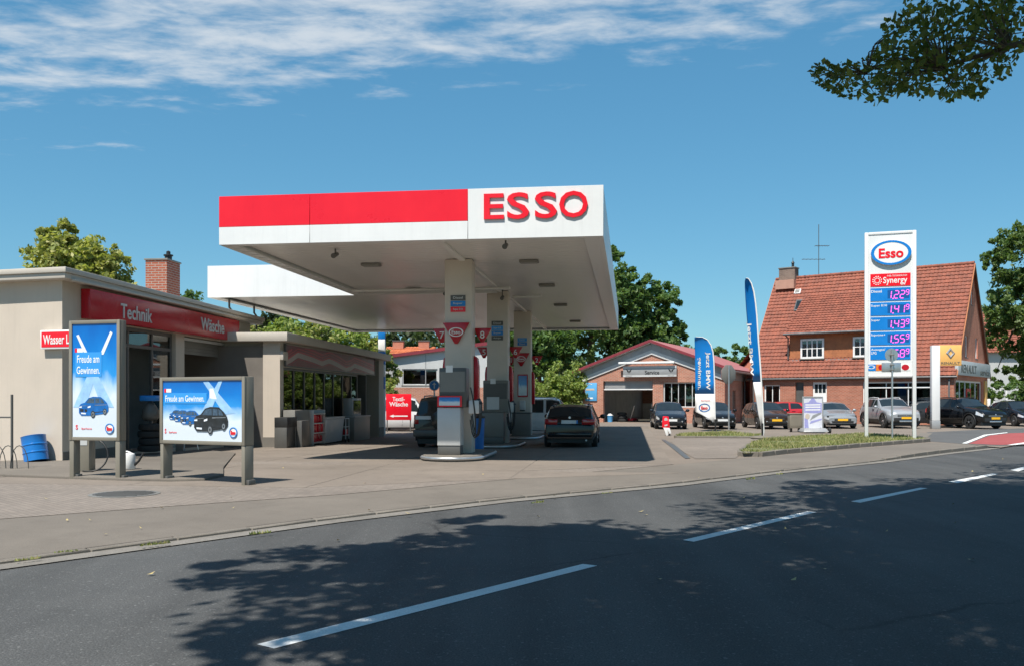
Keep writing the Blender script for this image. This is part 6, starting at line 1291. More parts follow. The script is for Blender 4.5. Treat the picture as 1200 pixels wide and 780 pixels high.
# ------------------------------------------------------------------ vehicles
def lerp_tab(tab, x):
    if x <= tab[0][0]: return tab[0][1]
    for (a, p), (b, q) in zip(tab, tab[1:]):
        if x <= b: return p + (q - p) * (x - a) / (b - a)
    return tab[-1][1]
class CarShape:
    def __init__(s, sp):
        s.sp = sp; L = sp['L']; r = sp['r']; ra = r + .065
        xs = set(np.linspace(0, L, 26).tolist()) | {a for a, _ in sp['top']} | {L - .04, L - .12, .03, .1}
        for xc in sp['wx']: xs |= {xc + ra * math.cos(k * math.pi / 10) for k in range(11)} | {xc - ra - .004, xc + ra + .004}
        s.x = sorted(x for x in xs if 0 <= x <= L); s.x = [x for i, x in enumerate(s.x) if i == 0 or x - s.x[i - 1] > .003]
        s.ring = [s.sec(x) for x in s.x]
    def sec(s, x):
        sp = s.sp; L, W = sp['L'], sp['W']; t = (x - L / 2) / (L / 2); f = sp.get('ft', .20) if t > 0 else sp.get('rt', .12); w = W / 2 * (1 - f * abs(t) ** 7 - .03 * abs(t) ** 2)
        top = lerp_tab(sp['top'], x); belt = min(lerp_tab(sp['belt'], x), top - .035); zb = sp['sill']
        if x > L - .35: zb += (x - L + .35) * .25
        if x < .3: zb += (.3 - x) * .35
        ra = sp['r'] + .065
        for xc in sp['wx']:
            if abs(x - xc) < ra: zb = max(zb, sp['r'] + math.sqrt(ra * ra - (x - xc) ** 2))
        zb = min(zb, belt - .06); h = max(0, top - belt); k = min(1, max(0, h - .06) / .42)
        p4y = w * (.90 - sp.get('tumble', .17) * k); p4z = belt + (h - .05 * k) * (.62 + .33 * k)
        return [(w * .88, zb), (w * .985, zb + .25 * (belt - zb)), (w * 1.0, zb + .62 * (belt - zb)), (w * .965, belt), (p4y, p4z), (p4y * .6, top - .012 * (1 + k)), (0, top)]
    def S(s, x, v):
        i = max(0, min(len(s.x) - 2, int(np.searchsorted(s.x, x)) - 1)); t = (x - s.x[i]) / (s.x[i + 1] - s.x[i]); sg = 1
        if v > 6: v = 12 - v; sg = -1
        j = min(5, int(v)); u = v - j
        def at(r): return (r[j][0] * (1 - u) + r[j + 1][0] * u, r[j][1] * (1 - u) + r[j + 1][1] * u)
        a, b = at(s.ring[i]), at(s.ring[i + 1]); return Vector((x, sg * (a[0] * (1 - t) + b[0] * t), a[1] * (1 - t) + b[1] * t))
    def N(s, x, v):
        e = .004; a = s.S(min(x + e, s.sp['L']), v) - s.S(max(x - e, 0), v); b = s.S(x, min(12, v + .02)) - s.S(x, max(0, v - .02)); n = a.cross(b)
        if n.length < 1e-9: return Vector((0, 0, 1))
        n.normalize(); c = s.S(x, v) - Vector((s.sp['L'] / 2, 0, .55)); return n if n.dot(c) > 0 else -n
    def body(s):
        m = MB(); n = 13; V = []
        for x, r in zip(s.x, s.ring): V += [(x, y, z) for y, z in r] + [(x, -y, z) for y, z in r[-2::-1]]
        F_ = [(i * n + j, i * n + j + 1, (i + 1) * n + j + 1, (i + 1) * n + j) for i in range(len(s.x) - 1) for j in range(n - 1)]
        F_ += [tuple(range(n)), tuple((len(s.x) - 1) * n + j for j in range(n - 1, -1, -1))]; m.add(V, F_); return m
    def patch(s, x0, x1, v0, v1, off=.006, nx=10, nv=8):
        """x0, x1: numbers or functions of the 0..1 position across v"""
        m = MB(); V = []
        for j in range(nv + 1):
            q = j / nv; v = v0 + (v1 - v0) * q; a = x0(q) if callable(x0) else x0; b = x1(q) if callable(x1) else x1
            for i in range(nx + 1): x = a + (b - a) * i / nx; V.append(s.S(x, v) + s.N(x, v) * off)
        m.add(V, [(j * (nx + 1) + i, j * (nx + 1) + i + 1, (j + 1) * (nx + 1) + i + 1, (j + 1) * (nx + 1) + i) for j in range(nv) for i in range(nx)]); return m
_wheel = {}
def wheel_mesh(r, w, rim):
    k = (r, w, rim)
    if k not in _wheel:
        t = MB().lathe((0, -w / 2, 0), [(r * .62, .0), (r * .93, .004), (r, .035), (r, w - .035), (r * .93, w - .004), (r * .62, w)], 28, (0, 1, 0)).mesh('wheel', M['rubber'], smooth=40)
        m = MB(); m.lathe((0, w / 2 - .05, 0), [(r * .66, 0), (r * .66, .045), (r * .60, .048), (r * .58, .015)], 28, (0, 1, 0))
        for a in range(5):
            an = a * 2 * math.pi / 5 + .3; u = Vector((math.cos(an), 0, math.sin(an))); q = Vector((-u.z, 0, u.x)); y = Vector((0, w / 2 + .0, 0))
            m.prism([y + u * (r * .05) + q * r * .12, y + u * (r * .6) + q * r * .10, y + u * (r * .6) - q * r * .10, y + u * (r * .05) - q * r * .12], (0, -.03, 0))
        m.lathe((0, w / 2 - .03, 0), [(r * .16, 0), (r * .16, .04), (.01, .045)], 14, (0, 1, 0))
        _wheel[k] = (t, m.mesh('rim', M[rim], smooth=35), MB().lathe((0, w / 2 - .06, 0), [(r * .6, 0), (r * .6, .01)], 24, (0, 1, 0)).mesh('hub', M['black']))
    return _wheel[k]
def car(name, label, loc, head, sp, pmat, plate='plate_w', rear=True, front=True, group=None, cat='car', cladding=False, rails=False, lowmat='black', rim='chrome'):
    sp = dict(sp); L, W = sp['L'], sp['W']; cs = CarShape(sp); hd = Vector(head).normalized(); rz = math.atan2(hd.y, hd.x)
    ctr = Vector(loc) - Vector((hd.x, hd.y, 0)) * (L / 2)
    t = thing(name, ctr, label, cat, group, rz)
    B = lambda mb, nm, mt, **k: mb.build(nm, mt if not isinstance(mt, str) else M[mt], t, local=True, **k)
    body = B(cs.body(), 'body', pmat, smooth=38)
    B(MB().box(.12, L - .12, -W / 2 + .16, W / 2 - .16, .17, sp['r'] + .38), 'underbody', 'black')
    g = M['cglass']; ws0, ws1 = sp['ws']; rw0, rw1 = sp['rw']
    side = lambda a, b: (lambda q: a + (b - a) * q)
    B(cs.patch(ws1, ws0, 4.12, 7.88, .006, 8, 14), 'windshield', g, smooth=60)
    B(cs.patch(rw0, rw1, 4.15, 7.85, .006, 8, 14), 'rear_window', g, smooth=60)
    for sg in (0, 1):
        for a, b, c, d in sp['sw']:
            f = (lambda p, q: (lambda u: p + (q - p) * (u if sg == 0 else 1 - u)))
            v0, v1 = (3.10, 3.93) if sg == 0 else (8.07, 8.90)
            B(cs.patch(f(a, c), f(b, d), v0, v1, .006, 6, 5), 'side_window', g, smooth=60)
        vv = (lambda a, b: (a, b) if sg == 0 else (12 - b, 12 - a))
        h0, h1, ha, hb = sp.get('hl', (L - .42, L - .03, 2.25, 3.0)); v0, v1 = vv(ha, hb)
        hl = B(cs.patch(h0, h1, v0, v1, .008, 7, 5), 'headlight', 'lampg', smooth=60)
        t0, t1, ta, tb = sp.get('tl', (.0, .16, 2.2, 3.2)); v0, v1 = vv(ta, tb); B(cs.patch(t0, t1, v0, v1, .008, 5, 5) if not sp.get('tb') else MB().box(-.022, .10, *sorted((sp['tb'][0] * (1 - 2 * sg), sp['tb'][1] * (1 - 2 * sg))), sp['tb'][2], sp['tb'][3]), 'tail_light', 'taill', smooth=60, **({'bevel': .02} if sp.get('tb') else {}))
        sy = 1 if sg == 0 else -1; mx = ws0 - .12; p = cs.S(mx, 3.1 if sg == 0 else 8.9)
        mm = MB().lathe(p + Vector((0, sy * .15, .06)), [(.03, -.10), (.075, -.07), (.085, 0), (.06, .07), (.02, .09)], 12, (0, 1, 0)); mm.tube([p + Vector((0, -sy * .01, .0)), p + Vector((0, sy * .1, .04))], .025, 6); B(mm, 'mirror', pmat, smooth=60)
        for xd in sp['seams']:
            pts = [cs.S(xd + .05 * math.sin(k * .5), v if sg == 0 else 12 - v) + cs.N(xd, v if sg == 0 else 12 - v) * .001 for k, v in enumerate([.3, .8, 1.2, 1.6, 2.0, 2.5, 2.95])]; B(MB().tube(pts, .007, 4), 'door_seam', 'black')
        for xd in sp['handles']: p = cs.S(xd, 2.72 if sg == 0 else 9.28); B(MB().box(p.x - .1, p.x + .1, min(p.y, p.y + sy * .035), max(p.y, p.y + sy * .035), p.z - .018, p.z + .018), 'door_handle', 'black' if cladding else pmat, bevel=.008, segs=1)
        if cladding:
            v0, v1 = vv(.02, .95); B(cs.patch(sp['wx'][0] + sp['r'] + .05, sp['wx'][1] - sp['r'] - .05, v0, v1, .012, 8, 3), 'sill_cladding', 'black', smooth=50)
            for xc in sp['wx']: 
                ra = sp['r'] + .085; pts = [Vector((xc + ra * math.cos(a), sy * (abs(cs.S(xc, 1).y) + .004), sp['r'] + ra * math.sin(a))) for a in [k * math.pi / 12 for k in range(-1, 14)]]; B(MB().tube(pts, .035, 6), 'arch_trim', 'black', smooth=60)
        if rails:
            xa, xb = rw1 + .3, ws1 - .15; pts = [cs.S(x, 4.35 if sg == 0 else 7.65) + Vector((0, 0, z)) for x, z in ((xa, .0), (xa + .1, .06), ((xa + xb) / 2, .07), (xb - .1, .06), (xb, 0))]; B(MB().tube(pts, .022, 6), 'roof_rail', 'lgrey' if rails == 1 else 'black', smooth=60)
    # front and rear faces
    hw = abs(cs.S(L, 2).y); zt = cs.S(L, 6).z; zbm = cs.S(L, 0).z
    B(MB().box(L - .1, L + .012, -hw * .62, hw * .62, zt - .16, zt - .05), 'grille', 'black', bevel=.015)
    for z in (zt - .13, zt - .085): B(MB().box(L + .006, L + .02, -hw * .58, hw * .58, z - .008, z + .008), 'grille_bar', 'chrome' if cladding else 'dgrey')
    B(MB().box(L - .14, L + .016, -hw * .8, hw * .8, zbm + .02, zbm + .13), 'air_intake', lowmat, bevel=.02)
    B(MB().lathe((L + .01, 0, zt - .035), [(.045, 0), (.045, .012), (.03, .018)], 14, (1, 0, 0)), 'emblem', 'chrome', smooth=40)
    for sy in (-1, 1): B(MB().lathe((L - .06, sy * hw * .80, zbm + .12), [(.055, 0), (.06, .05), (.04, .06)], 12, (1, 0, 0)), 'fog_lamp', 'lampg', smooth=40)
    if front: B(MB().box(L + .018, L + .03, -.26, .26, zbm + .13, zbm + .24), 'number_plate', plate)
    if rear:
        rz_ = lerp_tab(sp['belt'], .05); B(MB().box(-.022, .03, -.27, .27, sp.get('pz', .72), sp.get('pz', .72) + .115), 'number_plate', plate)
        B(MB().box(-.03, .06, -W * .40, W * .40, .36, .52), 'bumper', lowmat if cladding else pmat, bevel=.03)
        B(MB().lathe((-.016, 0, sp.get('pz', .72) + .2), [(.04, 0), (.04, .014)], 14, (1, 0, 0)), 'emblem', 'chrome')
        B(MB().tube([Vector((-.04, -W * .3, .26)), Vector((.2, -W * .3, .26))], .03, 10), 'exhaust', 'steel', smooth=60)
    if cladding: B(MB().box(L - .16, L + .014, -hw * .9, hw * .9, zbm - .02, zbm + .2), 'front_bumper', 'black', bevel=.03); B(MB().box(L + .0, L + .03, -hw * .5, hw * .5, zbm - .03, zbm + .05), 'skid_plate', 'chrome', bevel=.02)
    wt, rm, hb = wheel_mesh(sp['r'], .2, rim)
    for xc in sp['wx']:
        for sy in (1, -1):
            w = link('wheel', wt, t, (xc, sy * (W / 2 - .115), sp['r'])); w.rotation_euler = (0, random.uniform(0, 1), 0 if sy > 0 else math.pi)
            r_ = bpy.data.objects.new('rim', rm); COL.objects.link(r_); r_.parent = w; h_ = bpy.data.objects.new('hub', hb); COL.objects.link(h_); h_.parent = w
    return t, cs
HATCH = dict(L=4.05, W=1.72, r=.31, sill=.2, wx=(.62, 3.22), top=[(0, .80), (.04, .95), (.12, 1.02), (.55, 1.38), (1.1, 1.45), (1.9, 1.46), (2.25, 1.41), (3.0, .99), (3.1, .965), (3.75, .82), (3.95, .74), (4.05, .64)],
             belt=[(0, .86), (.4, .98), (2.6, .92), (3.1, .90), (4.05, .58)], ws=(2.94, 2.3), rw=(.16, .5), sw=[(.62, 1.42, .9, 1.42), (1.52, 2.72, 1.52, 2.22)], seams=(1.47, 2.85), handles=(1.25, 2.2), pz=.70)
COUPE = dict(HATCH, L=4.3, W=1.80, top=[(0, .82), (.05, .95), (.15, 1.02), (.75, 1.33), (1.4, 1.41), (1.95, 1.41), (2.3, 1.36), (3.15, .97), (3.25, .945), (3.95, .80), (4.18, .70), (4.3, .58)], wx=(.7, 3.4), belt=[(0, .86), (.5, .96), (2.8, .90), (3.2, .87), (4.3, .53)], ws=(3.08, 2.36), rw=(.2, .72), sw=[(.9, 1.6, 1.15, 1.6), (1.68, 2.85, 1.68, 2.3)], seams=(1.62, 3.0), handles=(1.8,))
SUVS = dict(L=4.3, W=1.82, r=.36, sill=.29, wx=(.78, 3.45), ft=.16, rt=.09, top=[(0, .92), (.04, 1.1), (.1, 1.15), (.42, 1.52), (.9, 1.625), (1.9, 1.64), (2.3, 1.60), (3.02, 1.16), (3.15, 1.13), (3.9, 1.02), (4.2, .92), (4.3, .78)],
            belt=[(0, 1.0), (.5, 1.10), (2.7, 1.06), (3.15, 1.05), (4.0, .90), (4.3, .72)], ws=(2.97, 2.36), rw=(.14, .4), sw=[(.6, 1.1, .8, 1.1), (1.17, 1.98, 1.17, 1.98), (2.06, 2.8, 2.06, 2.3)], seams=(1.12, 2.02, 2.95), handles=(1.3, 2.2), tumble=.15, pz=.85)
ESTATE = dict(L=4.75, W=1.80, r=.32, sill=.2, wx=(.88, 3.72), rt=.10, top=[(0, .72), (.03, .93), (.07, 1.0), (.12, 1.05), (.36, 1.36), (.72, 1.43), (2.2, 1.45), (2.65, 1.38), (3.4, 1.0), (3.5, .97), (4.3, .85), (4.65, .72), (4.75, .6)],
              belt=[(0, .88), (.3, .98), (3.0, .92), (3.5, .90), (4.75, .56)], ws=(3.34, 2.7), rw=(.11, .35), sw=[(.62, 1.3, .78, 1.3), (1.38, 2.15, 1.38, 2.15), (2.23, 3.1, 2.23, 2.6)], seams=(1.34, 2.2, 3.2), handles=(1.5, 2.3), pz=.80, tb=(.40, .82, .77, .95), tumble=.14)
OFFROAD = dict(L=4.7, W=1.88, r=.39, sill=.36, wx=(.95, 3.7), ft=.12, rt=.06, top=[(0, 1.05), (.02, 1.15), (.05, 1.2), (.16, 1.72), (.5, 1.83), (2.4, 1.86), (2.8, 1.8), (3.3, 1.25), (3.4, 1.2), (4.4, 1.1), (4.6, 1.0), (4.7, .85)],
               belt=[(0, 1.08), (.2, 1.17), (3.0, 1.13), (3.4, 1.12), (4.7, .8)], ws=(3.26, 2.85), rw=(.06, .15), sw=[(.35, 1.2, .45, 1.2), (1.3, 2.1, 1.3, 2.1), (2.2, 3.05, 2.2, 2.75)], seams=(1.25, 2.15, 3.2), handles=(1.4, 2.3), pz=.95, tb=(.72, .88, .86, 1.18), tumble=.10)
VAN = dict(L=4.9, W=1.95, r=.33, sill=.24, wx=(.95, 3.9), ft=.14, rt=.06, top=[(0, 1.2), (.03, 1.35), (.06, 1.4), (.2, 1.95), (.6, 2.12), (3.2, 2.15), (3.6, 2.05), (4.2, 1.3), (4.3, 1.24), (4.75, 1.0), (4.9, .75)],
           belt=[(0, 1.1), (.3, 1.2), (3.6, 1.15), (4.3, 1.1), (4.9, .68)], ws=(4.15, 3.65), rw=(.08, .2), sw=[(.6, 1.6, .6, 1.6), (1.75, 2.7, 1.75, 2.7), (2.85, 3.95, 2.85, 3.6)], seams=(1.7, 2.78, 4.0), handles=(2.0, 3.0), tumble=.10, pz=.8)
scale_ = lambda sp, k: {a: ([tuple(q * k for q in r) for r in b] if isinstance(b, list) else tuple(q * k for q in b) if a in ('wx', 'ws', 'rw', 'seams', 'handles') else b * k if a in ('L', 'W', 'r', 'sill', 'pz') else b) for a, b in sp.items()}
blackp, blackp2, brownp = paint('black_car_paint', (.008, .009, .011)), paint('blue_black_car_paint', (.012, .016, .024)), paint('brown_black_car_paint', (.026, .017, .013))
silverp = paint('silver_car_paint', (.30, .31, .32), .3, .3); greyp = paint('grey_silver_car_paint', (.36, .37, .385), .25, .38); redp = paint('red_car_paint', (.52, .02, .025), .1); whitecp = paint('white_car_paint', (.72, .72, .72), .0); champ = paint('champagne_grey_paint', (.045, .044, .04), .2, .35)
def hang(deg): a = R(deg); return (math.sin(a), -math.cos(a))     # 0: towards the camera, positive turns to the right
gp = 'cars parked before the garage and house'
def place(px, py, y, yaw, L): # centre of the car from the pixel of its middle
    x = (px - 600) / PX * (y + L / 2 * .0); return Vector((x, y, 0))
car('parked_car', 'black hatchback with white plate parked before the garage window', place(783, 0, 48.0, 0, 4), hang(-4), scale_(HATCH, .97), blackp2, 'plate_w', group=gp)
car('parked_car', 'black hatchback half hidden behind the curved feather flag', place(836.5, 0, 48.2, 0, 4), hang(0.5), scale_(HATCH, .97), blackp, 'plate_w', group=gp)
car('parked_car', 'brown black hatchback with a yellow plate behind the edge on flag', place(897, 0, 48.0, 0, 4), hang(1), scale_(HATCH, .98), brownp, 'plate_y', group=gp)
car('parked_car', 'small bright red hatchback standing side on near the house door', place(912, 0, 54.2, 0, 4), (-1, .12), scale_(HATCH, .97), redp, 'plate_y', group=gp)
car('parked_car', 'silver low car with a yellow plate right of the violet poster stand', place(974, 0, 49.0, 0, 4), hang(-4), COUPE, silverp, 'plate_y', group=gp)
t_, cs_ = car('parked_car', 'silver off-road car with roof rails parked behind the price pylon', place(1042, 0, 49.4, 0, 4), hang(0), SUVS, greyp, 'plate_y', cladding=True, rails=1, group=gp)
car('parked_car', 'dark grey off-road car seen side on behind the silver off-road car', place(1088, 0, 52.4, 0, 4), (1, -.62), scale_(SUVS, .97), paint('dark_grey_car_paint', (.035, .037, .04)), 'plate_y', cladding=True, group=gp) if False else None
car('parked_car', 'black off-road car with alloy wheels beside the amber sign', place(1131, 0, 48.4, 0, 4), hang(14), SUVS, blackp, 'plate_y', cladding=True, rails=2, group=gp)
car('parked_car', 'black rounded hatchback parked at the right end by the hedge', place(1192, 0, 52.5, 0, 4), hang(-2), HATCH, blackp2, 'plate_y', group=gp)
car('parked_car', 'dark grey car partly hidden between the silver and black off-road cars', place(1080, 0, 52.3, 0, 4), (-.94, .34), scale_(HATCH, 1.0), paint('dark_grey_car_paint', (.03, .032, .036), .4), 'plate_y', group=gp)
e = FC.e
p0 = Vector((1.86, 29.3, 0)); p0 = p0 + Vector((e.x, e.y, 0)) * 2.4; p0.z = gz(p0.x, p0.y)
t_, cs_ = car('estate_car', 'black estate car standing at the pump seen from behind', p0, (e.x - .01, e.y), ESTATE, blackp, 'plate_w', rails=2)
MB().box(-.027, -.024, -.27, -.22, .80, .915).build('plate_band', M['blue'], t_, local=True); MB().tube([Vector((.28, 0, 1.30)), Vector((.17, -.3, 1.10))], .012, 5).build('rear_wiper', M['black'], t_, local=True)
p0 = Vector((-2.55, 31.2, 0)) + Vector((e.x, e.y, 0)) * 2.35; p0.z = gz(p0.x, p0.y)
t_, cs_ = car('off_road_car', 'grey off-road car with a spare wheel on its back door', p0, (e.x, e.y), OFFROAD, champ, 'plate_w', cladding=True, rails=1, cat='car')
MB().lathe((-.20, -.12, 1.0), [(.05, .0), (.30, .01), (.36, .05), (.37, .12), (.33, .2)], 28, (1, 0, 0)).build('spare_wheel_cover', M['stucco'] if False else champ, t_, local=True, smooth=50)
MB().box(-.03, .02, .28, .82, 1.02, 1.14).build('number_plate', M['plate_w'], t_, local=True); MB().box(-.12, .05, -.9, .9, .42, .66).build('rear_bumper', M['dgrey'], t_, local=True, bevel=.05)
q = Vector(((633 - 600) / PX * 43.5, 43.5, 0)); q.z = gz(q.x, q.y)
car('minivan', 'white minivan with roof rails behind the black estate car', q, (1, -.1), scale_(VAN, .83), whitecp, rails=1, cat='van')
q = Vector(((466 - 600) / PX * 57, 57, 0)); q.z = gz(q.x, q.y)
car('delivery_van', 'white van parked by the pale hall behind the textile wash sign', q, (1, .06), VAN, whitecp, cat='van')

# ------------------------------------------------------------------ trees
def leaf_arrays(C, size, jit=.35, up=.35, asp=.55):
    n = len(C); d = rng.normal(size=(n, 3)); d /= np.linalg.norm(d, axis=1)[:, None]
    nr = rng.normal(size=(n, 3)); nr[:, 2] = np.abs(nr[:, 2]) + up; nr -= d * (nr * d).sum(1)[:, None]; nr /= np.linalg.norm(nr, axis=1)[:, None]
    s = np.cross(d, nr); L = size * (1 + jit * rng.uniform(-1, 1, n))[:, None]; Wd = L * asp / 2
    V = np.stack([C - d * L * .5, C + s * Wd - d * L * .08 + nr * L * .05, C + d * L * .5 - nr * L * .06, C - s * Wd - d * L * .08 + nr * L * .05], 1).reshape(-1, 3)
    return V, np.arange(4 * n).reshape(n, 4)
def crown_points(blobs, nclump, nleaf, cr=(.18, .34), shell=(.45, 1.), flat=.8):
    out = []; cl = []; vol = np.array([b[3] * b[4] * b[5] for b in blobs]) ** (2 / 3); vol = vol / vol.sum()
    for b, f in zip(blobs, vol):
        k = max(3, int(nclump * f)); d = rng.normal(size=(k, 3)); d[:, 2] = d[:, 2] * .9 + .12; d /= np.linalg.norm(d, axis=1)[:, None]
        r = rng.uniform(*shell, k) ** .7; c = np.array(b[:3]) + d * r[:, None] * np.array(b[3:6]); mr = (b[3] * b[4] * b[5]) ** (1 / 3)
        for q in c:
            m = int(nleaf * rng.uniform(.5, 1.4)); g = rng.normal(size=(m, 3)); g /= np.linalg.norm(g, axis=1)[:, None]
            rr = rng.uniform(.15, 1, m) ** .5; out.append(q + g * rr[:, None] * mr * rng.uniform(*cr) * np.array([1, 1, flat])); cl.append(q)
    return np.concatenate(out), np.array(cl)
def inframe(V, pad=0):
    x, y, z = V[:, 0], np.maximum(V[:, 1], .01), V[:, 2]; px = 600 + x / y * PX; py = HZ - (z - EYE) / y * PX
    return (V[:, 1] > .2) & (px > -pad) & (px < 1200 + pad) & (py > -pad) & (py < 780 + pad)
def tree(name, label, base, blobs, nclump, nleaf, size, mat, tr, group=None, cat='tree', cull=False, limbs=9, cr=(.18, .34), seg=8, shell=(.45, 1.), lean=(0, 0)):
    base = Vector(base); t = thing(name, base, label, cat, group); C, cl = crown_points(blobs, nclump, nleaf, cr, shell)
    if cull: C = C[~inframe(C, 14)]; cl = cl[~inframe(cl, 14)]
    V, Fq = leaf_arrays(C, size); V = V - np.array(base[:])
    o = link('crown', np_mesh('crown', V, Fq, mat), t)
    b = np.array(blobs); mid = Vector((float((b[:, 0] * b[:, 3]).sum() / b[:, 3].sum()), float((b[:, 1] * b[:, 3]).sum() / b[:, 3].sum()), float(b[:, 2].max())))
    m = MB(); h = mid.z - base.z; fork = base + (mid - base) * .42; fork.x = base.x + (mid.x - base.x) * .25; fork.y = base.y + (mid.y - base.y) * .25
    m.tube([base + Vector((0, 0, -.3)), base + Vector((0, 0, .25)), (base + fork) / 2 + Vector((tr * .4, 0, 0)), fork, (fork + mid) / 2, mid], [tr * 1.5, tr * 1.1, tr * .9, tr * .75, tr * .4, tr * .1], 10)
    pick = cl[rng.choice(len(cl), min(limbs, len(cl)), replace=False)] if len(cl) else []
    for q in pick:
        q = Vector(q.tolist()); s = fork + (mid - fork) * random.uniform(.0, .6); k = s + (q - s) * .5 + Vector((0, 0, .12 * (q - s).length)); m.tube([s, k, q], [tr * .38, tr * .22, tr * .06], 6)
    if cull:
        vs = m.v
    m.build('trunk', M['bark'], t, smooth=60); return t
def blob(px, py, y, rpx, rpy, ry=None):
    p = P(px, py, y); return (p.x, p.y, p.z, rpx / PX * y, ry or rpx / PX * y, rpy / PX * y)
def gb(px, y): q = Vector(((px - 600) / PX * y, y, 0)); q.z = gz(q.x, q.y); return q
tree('lime_tree', 'broad sunlit green tree rising behind the beige workshop roof', gb(92, 44), [blob(84, 318, 44, 52, 44), blob(112, 322, 44, 40, 34), blob(58, 306, 44, 26, 34), blob(74, 278, 44, 26, 22), blob(128, 305, 44, 20, 20), blob(95, 350, 44, 62, 40)], 390, 62, .26, M['leafL'], .3, cr=(.15, .27))
for i, (px, py, rx, ry, y, lab) in enumerate([(218, 372, 22, 26, 60, 'small tree top showing above the workshop roof beside the chimney'), (296, 408, 24, 32, 57, 'light green tree at the gap between workshop and kiosk shop'), (335, 405, 30, 32, 58, 'light green tree over the near end of the kiosk shop roof'), (372, 412, 26, 30, 57, 'green and ochre tree behind the middle of the kiosk shop roof'), (408, 418, 28, 28, 58, 'light green tree under the side canopy behind the shop'), (440, 428, 22, 26, 58, 'light green tree at the far end of the kiosk shop roof')]):
    tree('garden_tree', lab, gb(px, y), [blob(px, py - 6, y, rx, ry), blob(px - rx * .5, py + 4, y, rx * .8, ry * .9), blob(px + rx * .5, py + 6, y, rx * .8, ry * .9), blob(px, py + 36, y, rx * 1.2, 34)], 95, 80, .27, M['leafM' if i % 2 else 'leafB'] if i else M['leafD'], .18, 'trees in the gardens behind the shop', limbs=6)
tree('young_tree', 'slim young tree beside the banded pole at the shop corner', gb(456, 58.5), [blob(457, 432, 58.5, 9, 10), blob(462, 446, 58.5, 8, 8), blob(452, 449, 58.5, 7, 7)], 16, 40, .2, M['leafD'], .07, limbs=5)
tree('oak_tree', 'tall dark green tree behind the right edge of the canopy', gb(690, 78), [blob(700, 345, 78, 52, 40), blob(716, 312, 78, 20, 26), blob(738, 335, 78, 26, 26), blob(715, 372, 78, 52, 36), blob(660, 372, 78, 40, 40), blob(690, 400, 78, 62, 36)], 470, 62, .38, M['leafD'], .45, cr=(.10, .21))
tree('oak_tree', 'broad dark green tree rising behind the brick garage ridge', gb(762, 80), [blob(762, 355, 80, 36, 26), blob(778, 348, 80, 18, 18), blob(772, 385, 80, 32, 28), blob(748, 395, 80, 46, 28), blob(790, 395, 80, 14, 16), blob(760, 420, 80, 52, 28)], 380, 62, .38, M['leafD'], .4, cr=(.10, .21))
tree('oak_tree', 'dark tree in deep shade seen under the canopy beside the rear column', gb(630, 74), [blob(640, 408, 74, 34, 34), blob(610, 415, 74, 34, 30), blob(655, 430, 74, 30, 26)], 110, 80, .42, M['leafD'], .35)
for px, y, py, rx, ry, lab in [(662, 60, 448, 26, 26, 'yellow green garden shrub left of the brick garage'), (637, 61, 456, 22, 20, 'light green garden shrub behind the white minivan')]:
    tree('garden_shrub', lab, gb(px, y), [blob(px, py, y, rx, ry), blob(px - 12, py + 12, y, rx * .8, ry * .8), blob(px + 12, py + 8, y, rx * .7, ry * .8), blob(px, py + 26, y, rx, ry * .7)], 80, 90, .19, M['leafB'], .1, cat='shrub', limbs=6)
for px, y, py, rx, ry, lab in [(843, 96, 420, 14, 16, 'far tree top behind the garage roof beside the curved flag'), (870, 96, 418, 16, 17, 'far tree top between the garage roof and the house')]:
    tree('far_tree', lab, gb(px, y), [blob(px, py, y, rx, ry), blob(px + 8, py + 8, y, rx, ry), blob(px, py + 24, y, rx * 1.2, ry)], 40, 60, .42, M['leafD'], .2, 'far trees behind the garage', limbs=4)
tree('maple_tree', 'large green tree right of the brick house gable', gb(1222, 66), [blob(1200, 305, 66, 44, 40), blob(1185, 350, 66, 34, 36), blob(1216, 280, 66, 36, 28), blob(1208, 380, 66, 48, 40), blob(1168, 300, 66, 16, 22), blob(1240, 330, 66, 50, 60), blob(1172, 395, 66, 18, 20), blob(1185, 440, 66, 20, 14), blob(1225, 425, 66, 40, 22)], 560, 66, .30, M['leafD'] if False else M['leafM'] if False else leaf_mat('maple_leaf', (.075, .135, .04), (.125, .195, .06), (.20, .26, .085)), .4, cr=(.11, .22))
tree('hedge', 'dark trimmed hedge behind the cars at the right edge', gb(1190, 62), [blob(px, 462, 62, 16, 16) for px in (1166, 1186, 1206, 1226)], 70, 80, .2, M['leafD'], .06, cat='hedge', limbs=8)
# far wood closing the horizon
pts = []
for k in range(70):
    px = -260 + k * 25 + random.uniform(-8, 8); y = random.uniform(125, 150); hgt = random.uniform(11.5, 14.5) if 300 < px < 640 else random.uniform(6, 9)
    x = (px - 600) / PX * y; pts.append((x, y, hgt * .55 - .5, random.uniform(3, 5), 3, hgt * .5))
C, _ = crown_points(pts, 1300, 40, (.25, .45)); V, Fq = leaf_arrays(C, .9)
tag(link('distant_wood', np_mesh('distant_wood', V, Fq, leaf_mat('distant_leaf', (.03, .05, .02), (.05, .075, .028), (.09, .11, .045)))), kind='stuff')
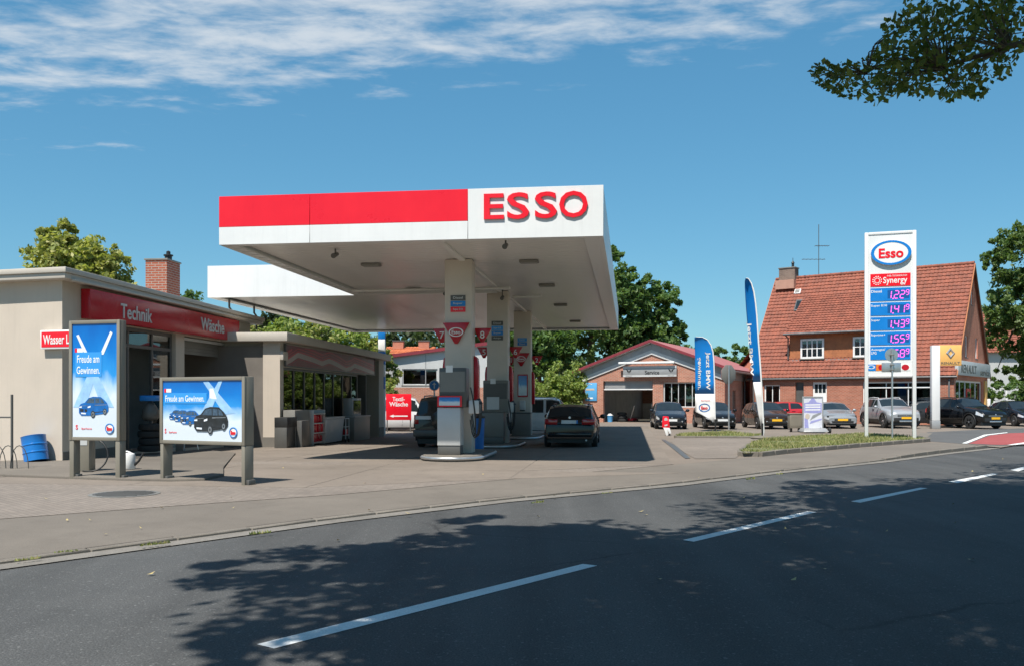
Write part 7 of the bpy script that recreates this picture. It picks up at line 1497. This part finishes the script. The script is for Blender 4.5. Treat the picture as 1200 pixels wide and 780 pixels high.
# street trees beside the camera, whose shade falls on the road
def sb(n, t, z, rn, rt, rz): q = NR * n + UR * t; return (q.x, q.y, z, (rn + rt) / 2, (rn + rt) / 2, rz)
TA = NR * 1.9 + UR * .2; TB = NR * 2.0 + UR * 11.5; TC = NR * 2.2 + UR * 21
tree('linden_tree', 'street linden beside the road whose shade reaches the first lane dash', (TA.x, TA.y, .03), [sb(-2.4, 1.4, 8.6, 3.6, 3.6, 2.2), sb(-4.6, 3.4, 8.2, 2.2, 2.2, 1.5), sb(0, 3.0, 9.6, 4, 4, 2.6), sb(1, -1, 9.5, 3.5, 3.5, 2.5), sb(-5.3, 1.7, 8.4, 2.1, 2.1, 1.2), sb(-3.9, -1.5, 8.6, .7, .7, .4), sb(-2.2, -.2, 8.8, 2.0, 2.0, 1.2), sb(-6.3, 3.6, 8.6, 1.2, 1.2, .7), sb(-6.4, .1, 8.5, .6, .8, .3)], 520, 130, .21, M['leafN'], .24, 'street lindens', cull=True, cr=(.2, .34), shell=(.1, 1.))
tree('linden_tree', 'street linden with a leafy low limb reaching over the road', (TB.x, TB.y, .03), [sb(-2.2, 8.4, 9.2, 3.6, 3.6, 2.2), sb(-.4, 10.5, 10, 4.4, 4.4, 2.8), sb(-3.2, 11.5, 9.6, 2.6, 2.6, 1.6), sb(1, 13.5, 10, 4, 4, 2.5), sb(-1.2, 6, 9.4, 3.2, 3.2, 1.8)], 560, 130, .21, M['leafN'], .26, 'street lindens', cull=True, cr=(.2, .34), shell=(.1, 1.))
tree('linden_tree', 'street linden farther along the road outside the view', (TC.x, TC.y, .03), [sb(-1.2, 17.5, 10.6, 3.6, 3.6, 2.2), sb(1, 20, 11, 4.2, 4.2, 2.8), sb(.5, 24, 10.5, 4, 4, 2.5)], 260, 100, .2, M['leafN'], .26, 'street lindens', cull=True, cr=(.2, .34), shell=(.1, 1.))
# the low limb of the second linden
lt = bpy.data.objects['linden_tree.001']
A = P(1235, 40, 9.6); B_ = P(1165, 60, 10.0); C_ = P(1090, 84, 10.5); D_ = P(1000, 88, 11.0)
st = Vector((TB.x, TB.y, 5.0)); m = MB().tube([st, (st + A) / 2 + Vector((0, 0, .25)), A, B_, C_, D_], [.10, .07, .042, .03, .018, .006], 8)
poly = [(946, 82), (957, 72), (975, 70), (1000, 74), (1018, 66), (1028, 55), (1036, 44), (1034, 30), (1042, 18), (1056, 12), (1062, -6), (1100, -12), (1206, -12), (1206, 50), (1196, 62), (1186, 88), (1178, 95), (1166, 92), (1160, 112), (1146, 120), (1128, 112), (1112, 120), (1096, 112), (1078, 118), (1058, 108), (1040, 118), (1018, 124), (1000, 116), (984, 118), (968, 104), (954, 98)]
tips = []
while len(tips) < 125:
    px, py = random.uniform(946, 1206), random.uniform(-12, 124)
    if not inside((px, py), poly): continue
    if random.random() < .25 and px < 1030: continue
    tips.append((px, py, random.uniform(9.4, 11.6)))
LP = []
ax = [st, A, B_, C_, D_]
for px, py, y in tips:
    q = P(px, py, y); j = min(ax[1:], key=lambda a: (a - q).length); k = (j + q) / 2 + Vector((0, 0, .08)); m.tube([j + (st - j).normalized() * .15, k, q], [.012, .008, .004], 4)
    for _ in range(random.randint(14, 30)):
        for _try in range(6):
            g = Vector((random.gauss(0, .12), random.gauss(0, .22), random.gauss(0, .10))); w = q + g; a, b = 600 + w.x / w.y * PX, HZ - (w.z - EYE) / w.y * PX
            if inside((a, b), poly) or a > 1204 or b < -6: LP.append(w[:]); break
m.build('limb', M['bark'], lt, smooth=60)
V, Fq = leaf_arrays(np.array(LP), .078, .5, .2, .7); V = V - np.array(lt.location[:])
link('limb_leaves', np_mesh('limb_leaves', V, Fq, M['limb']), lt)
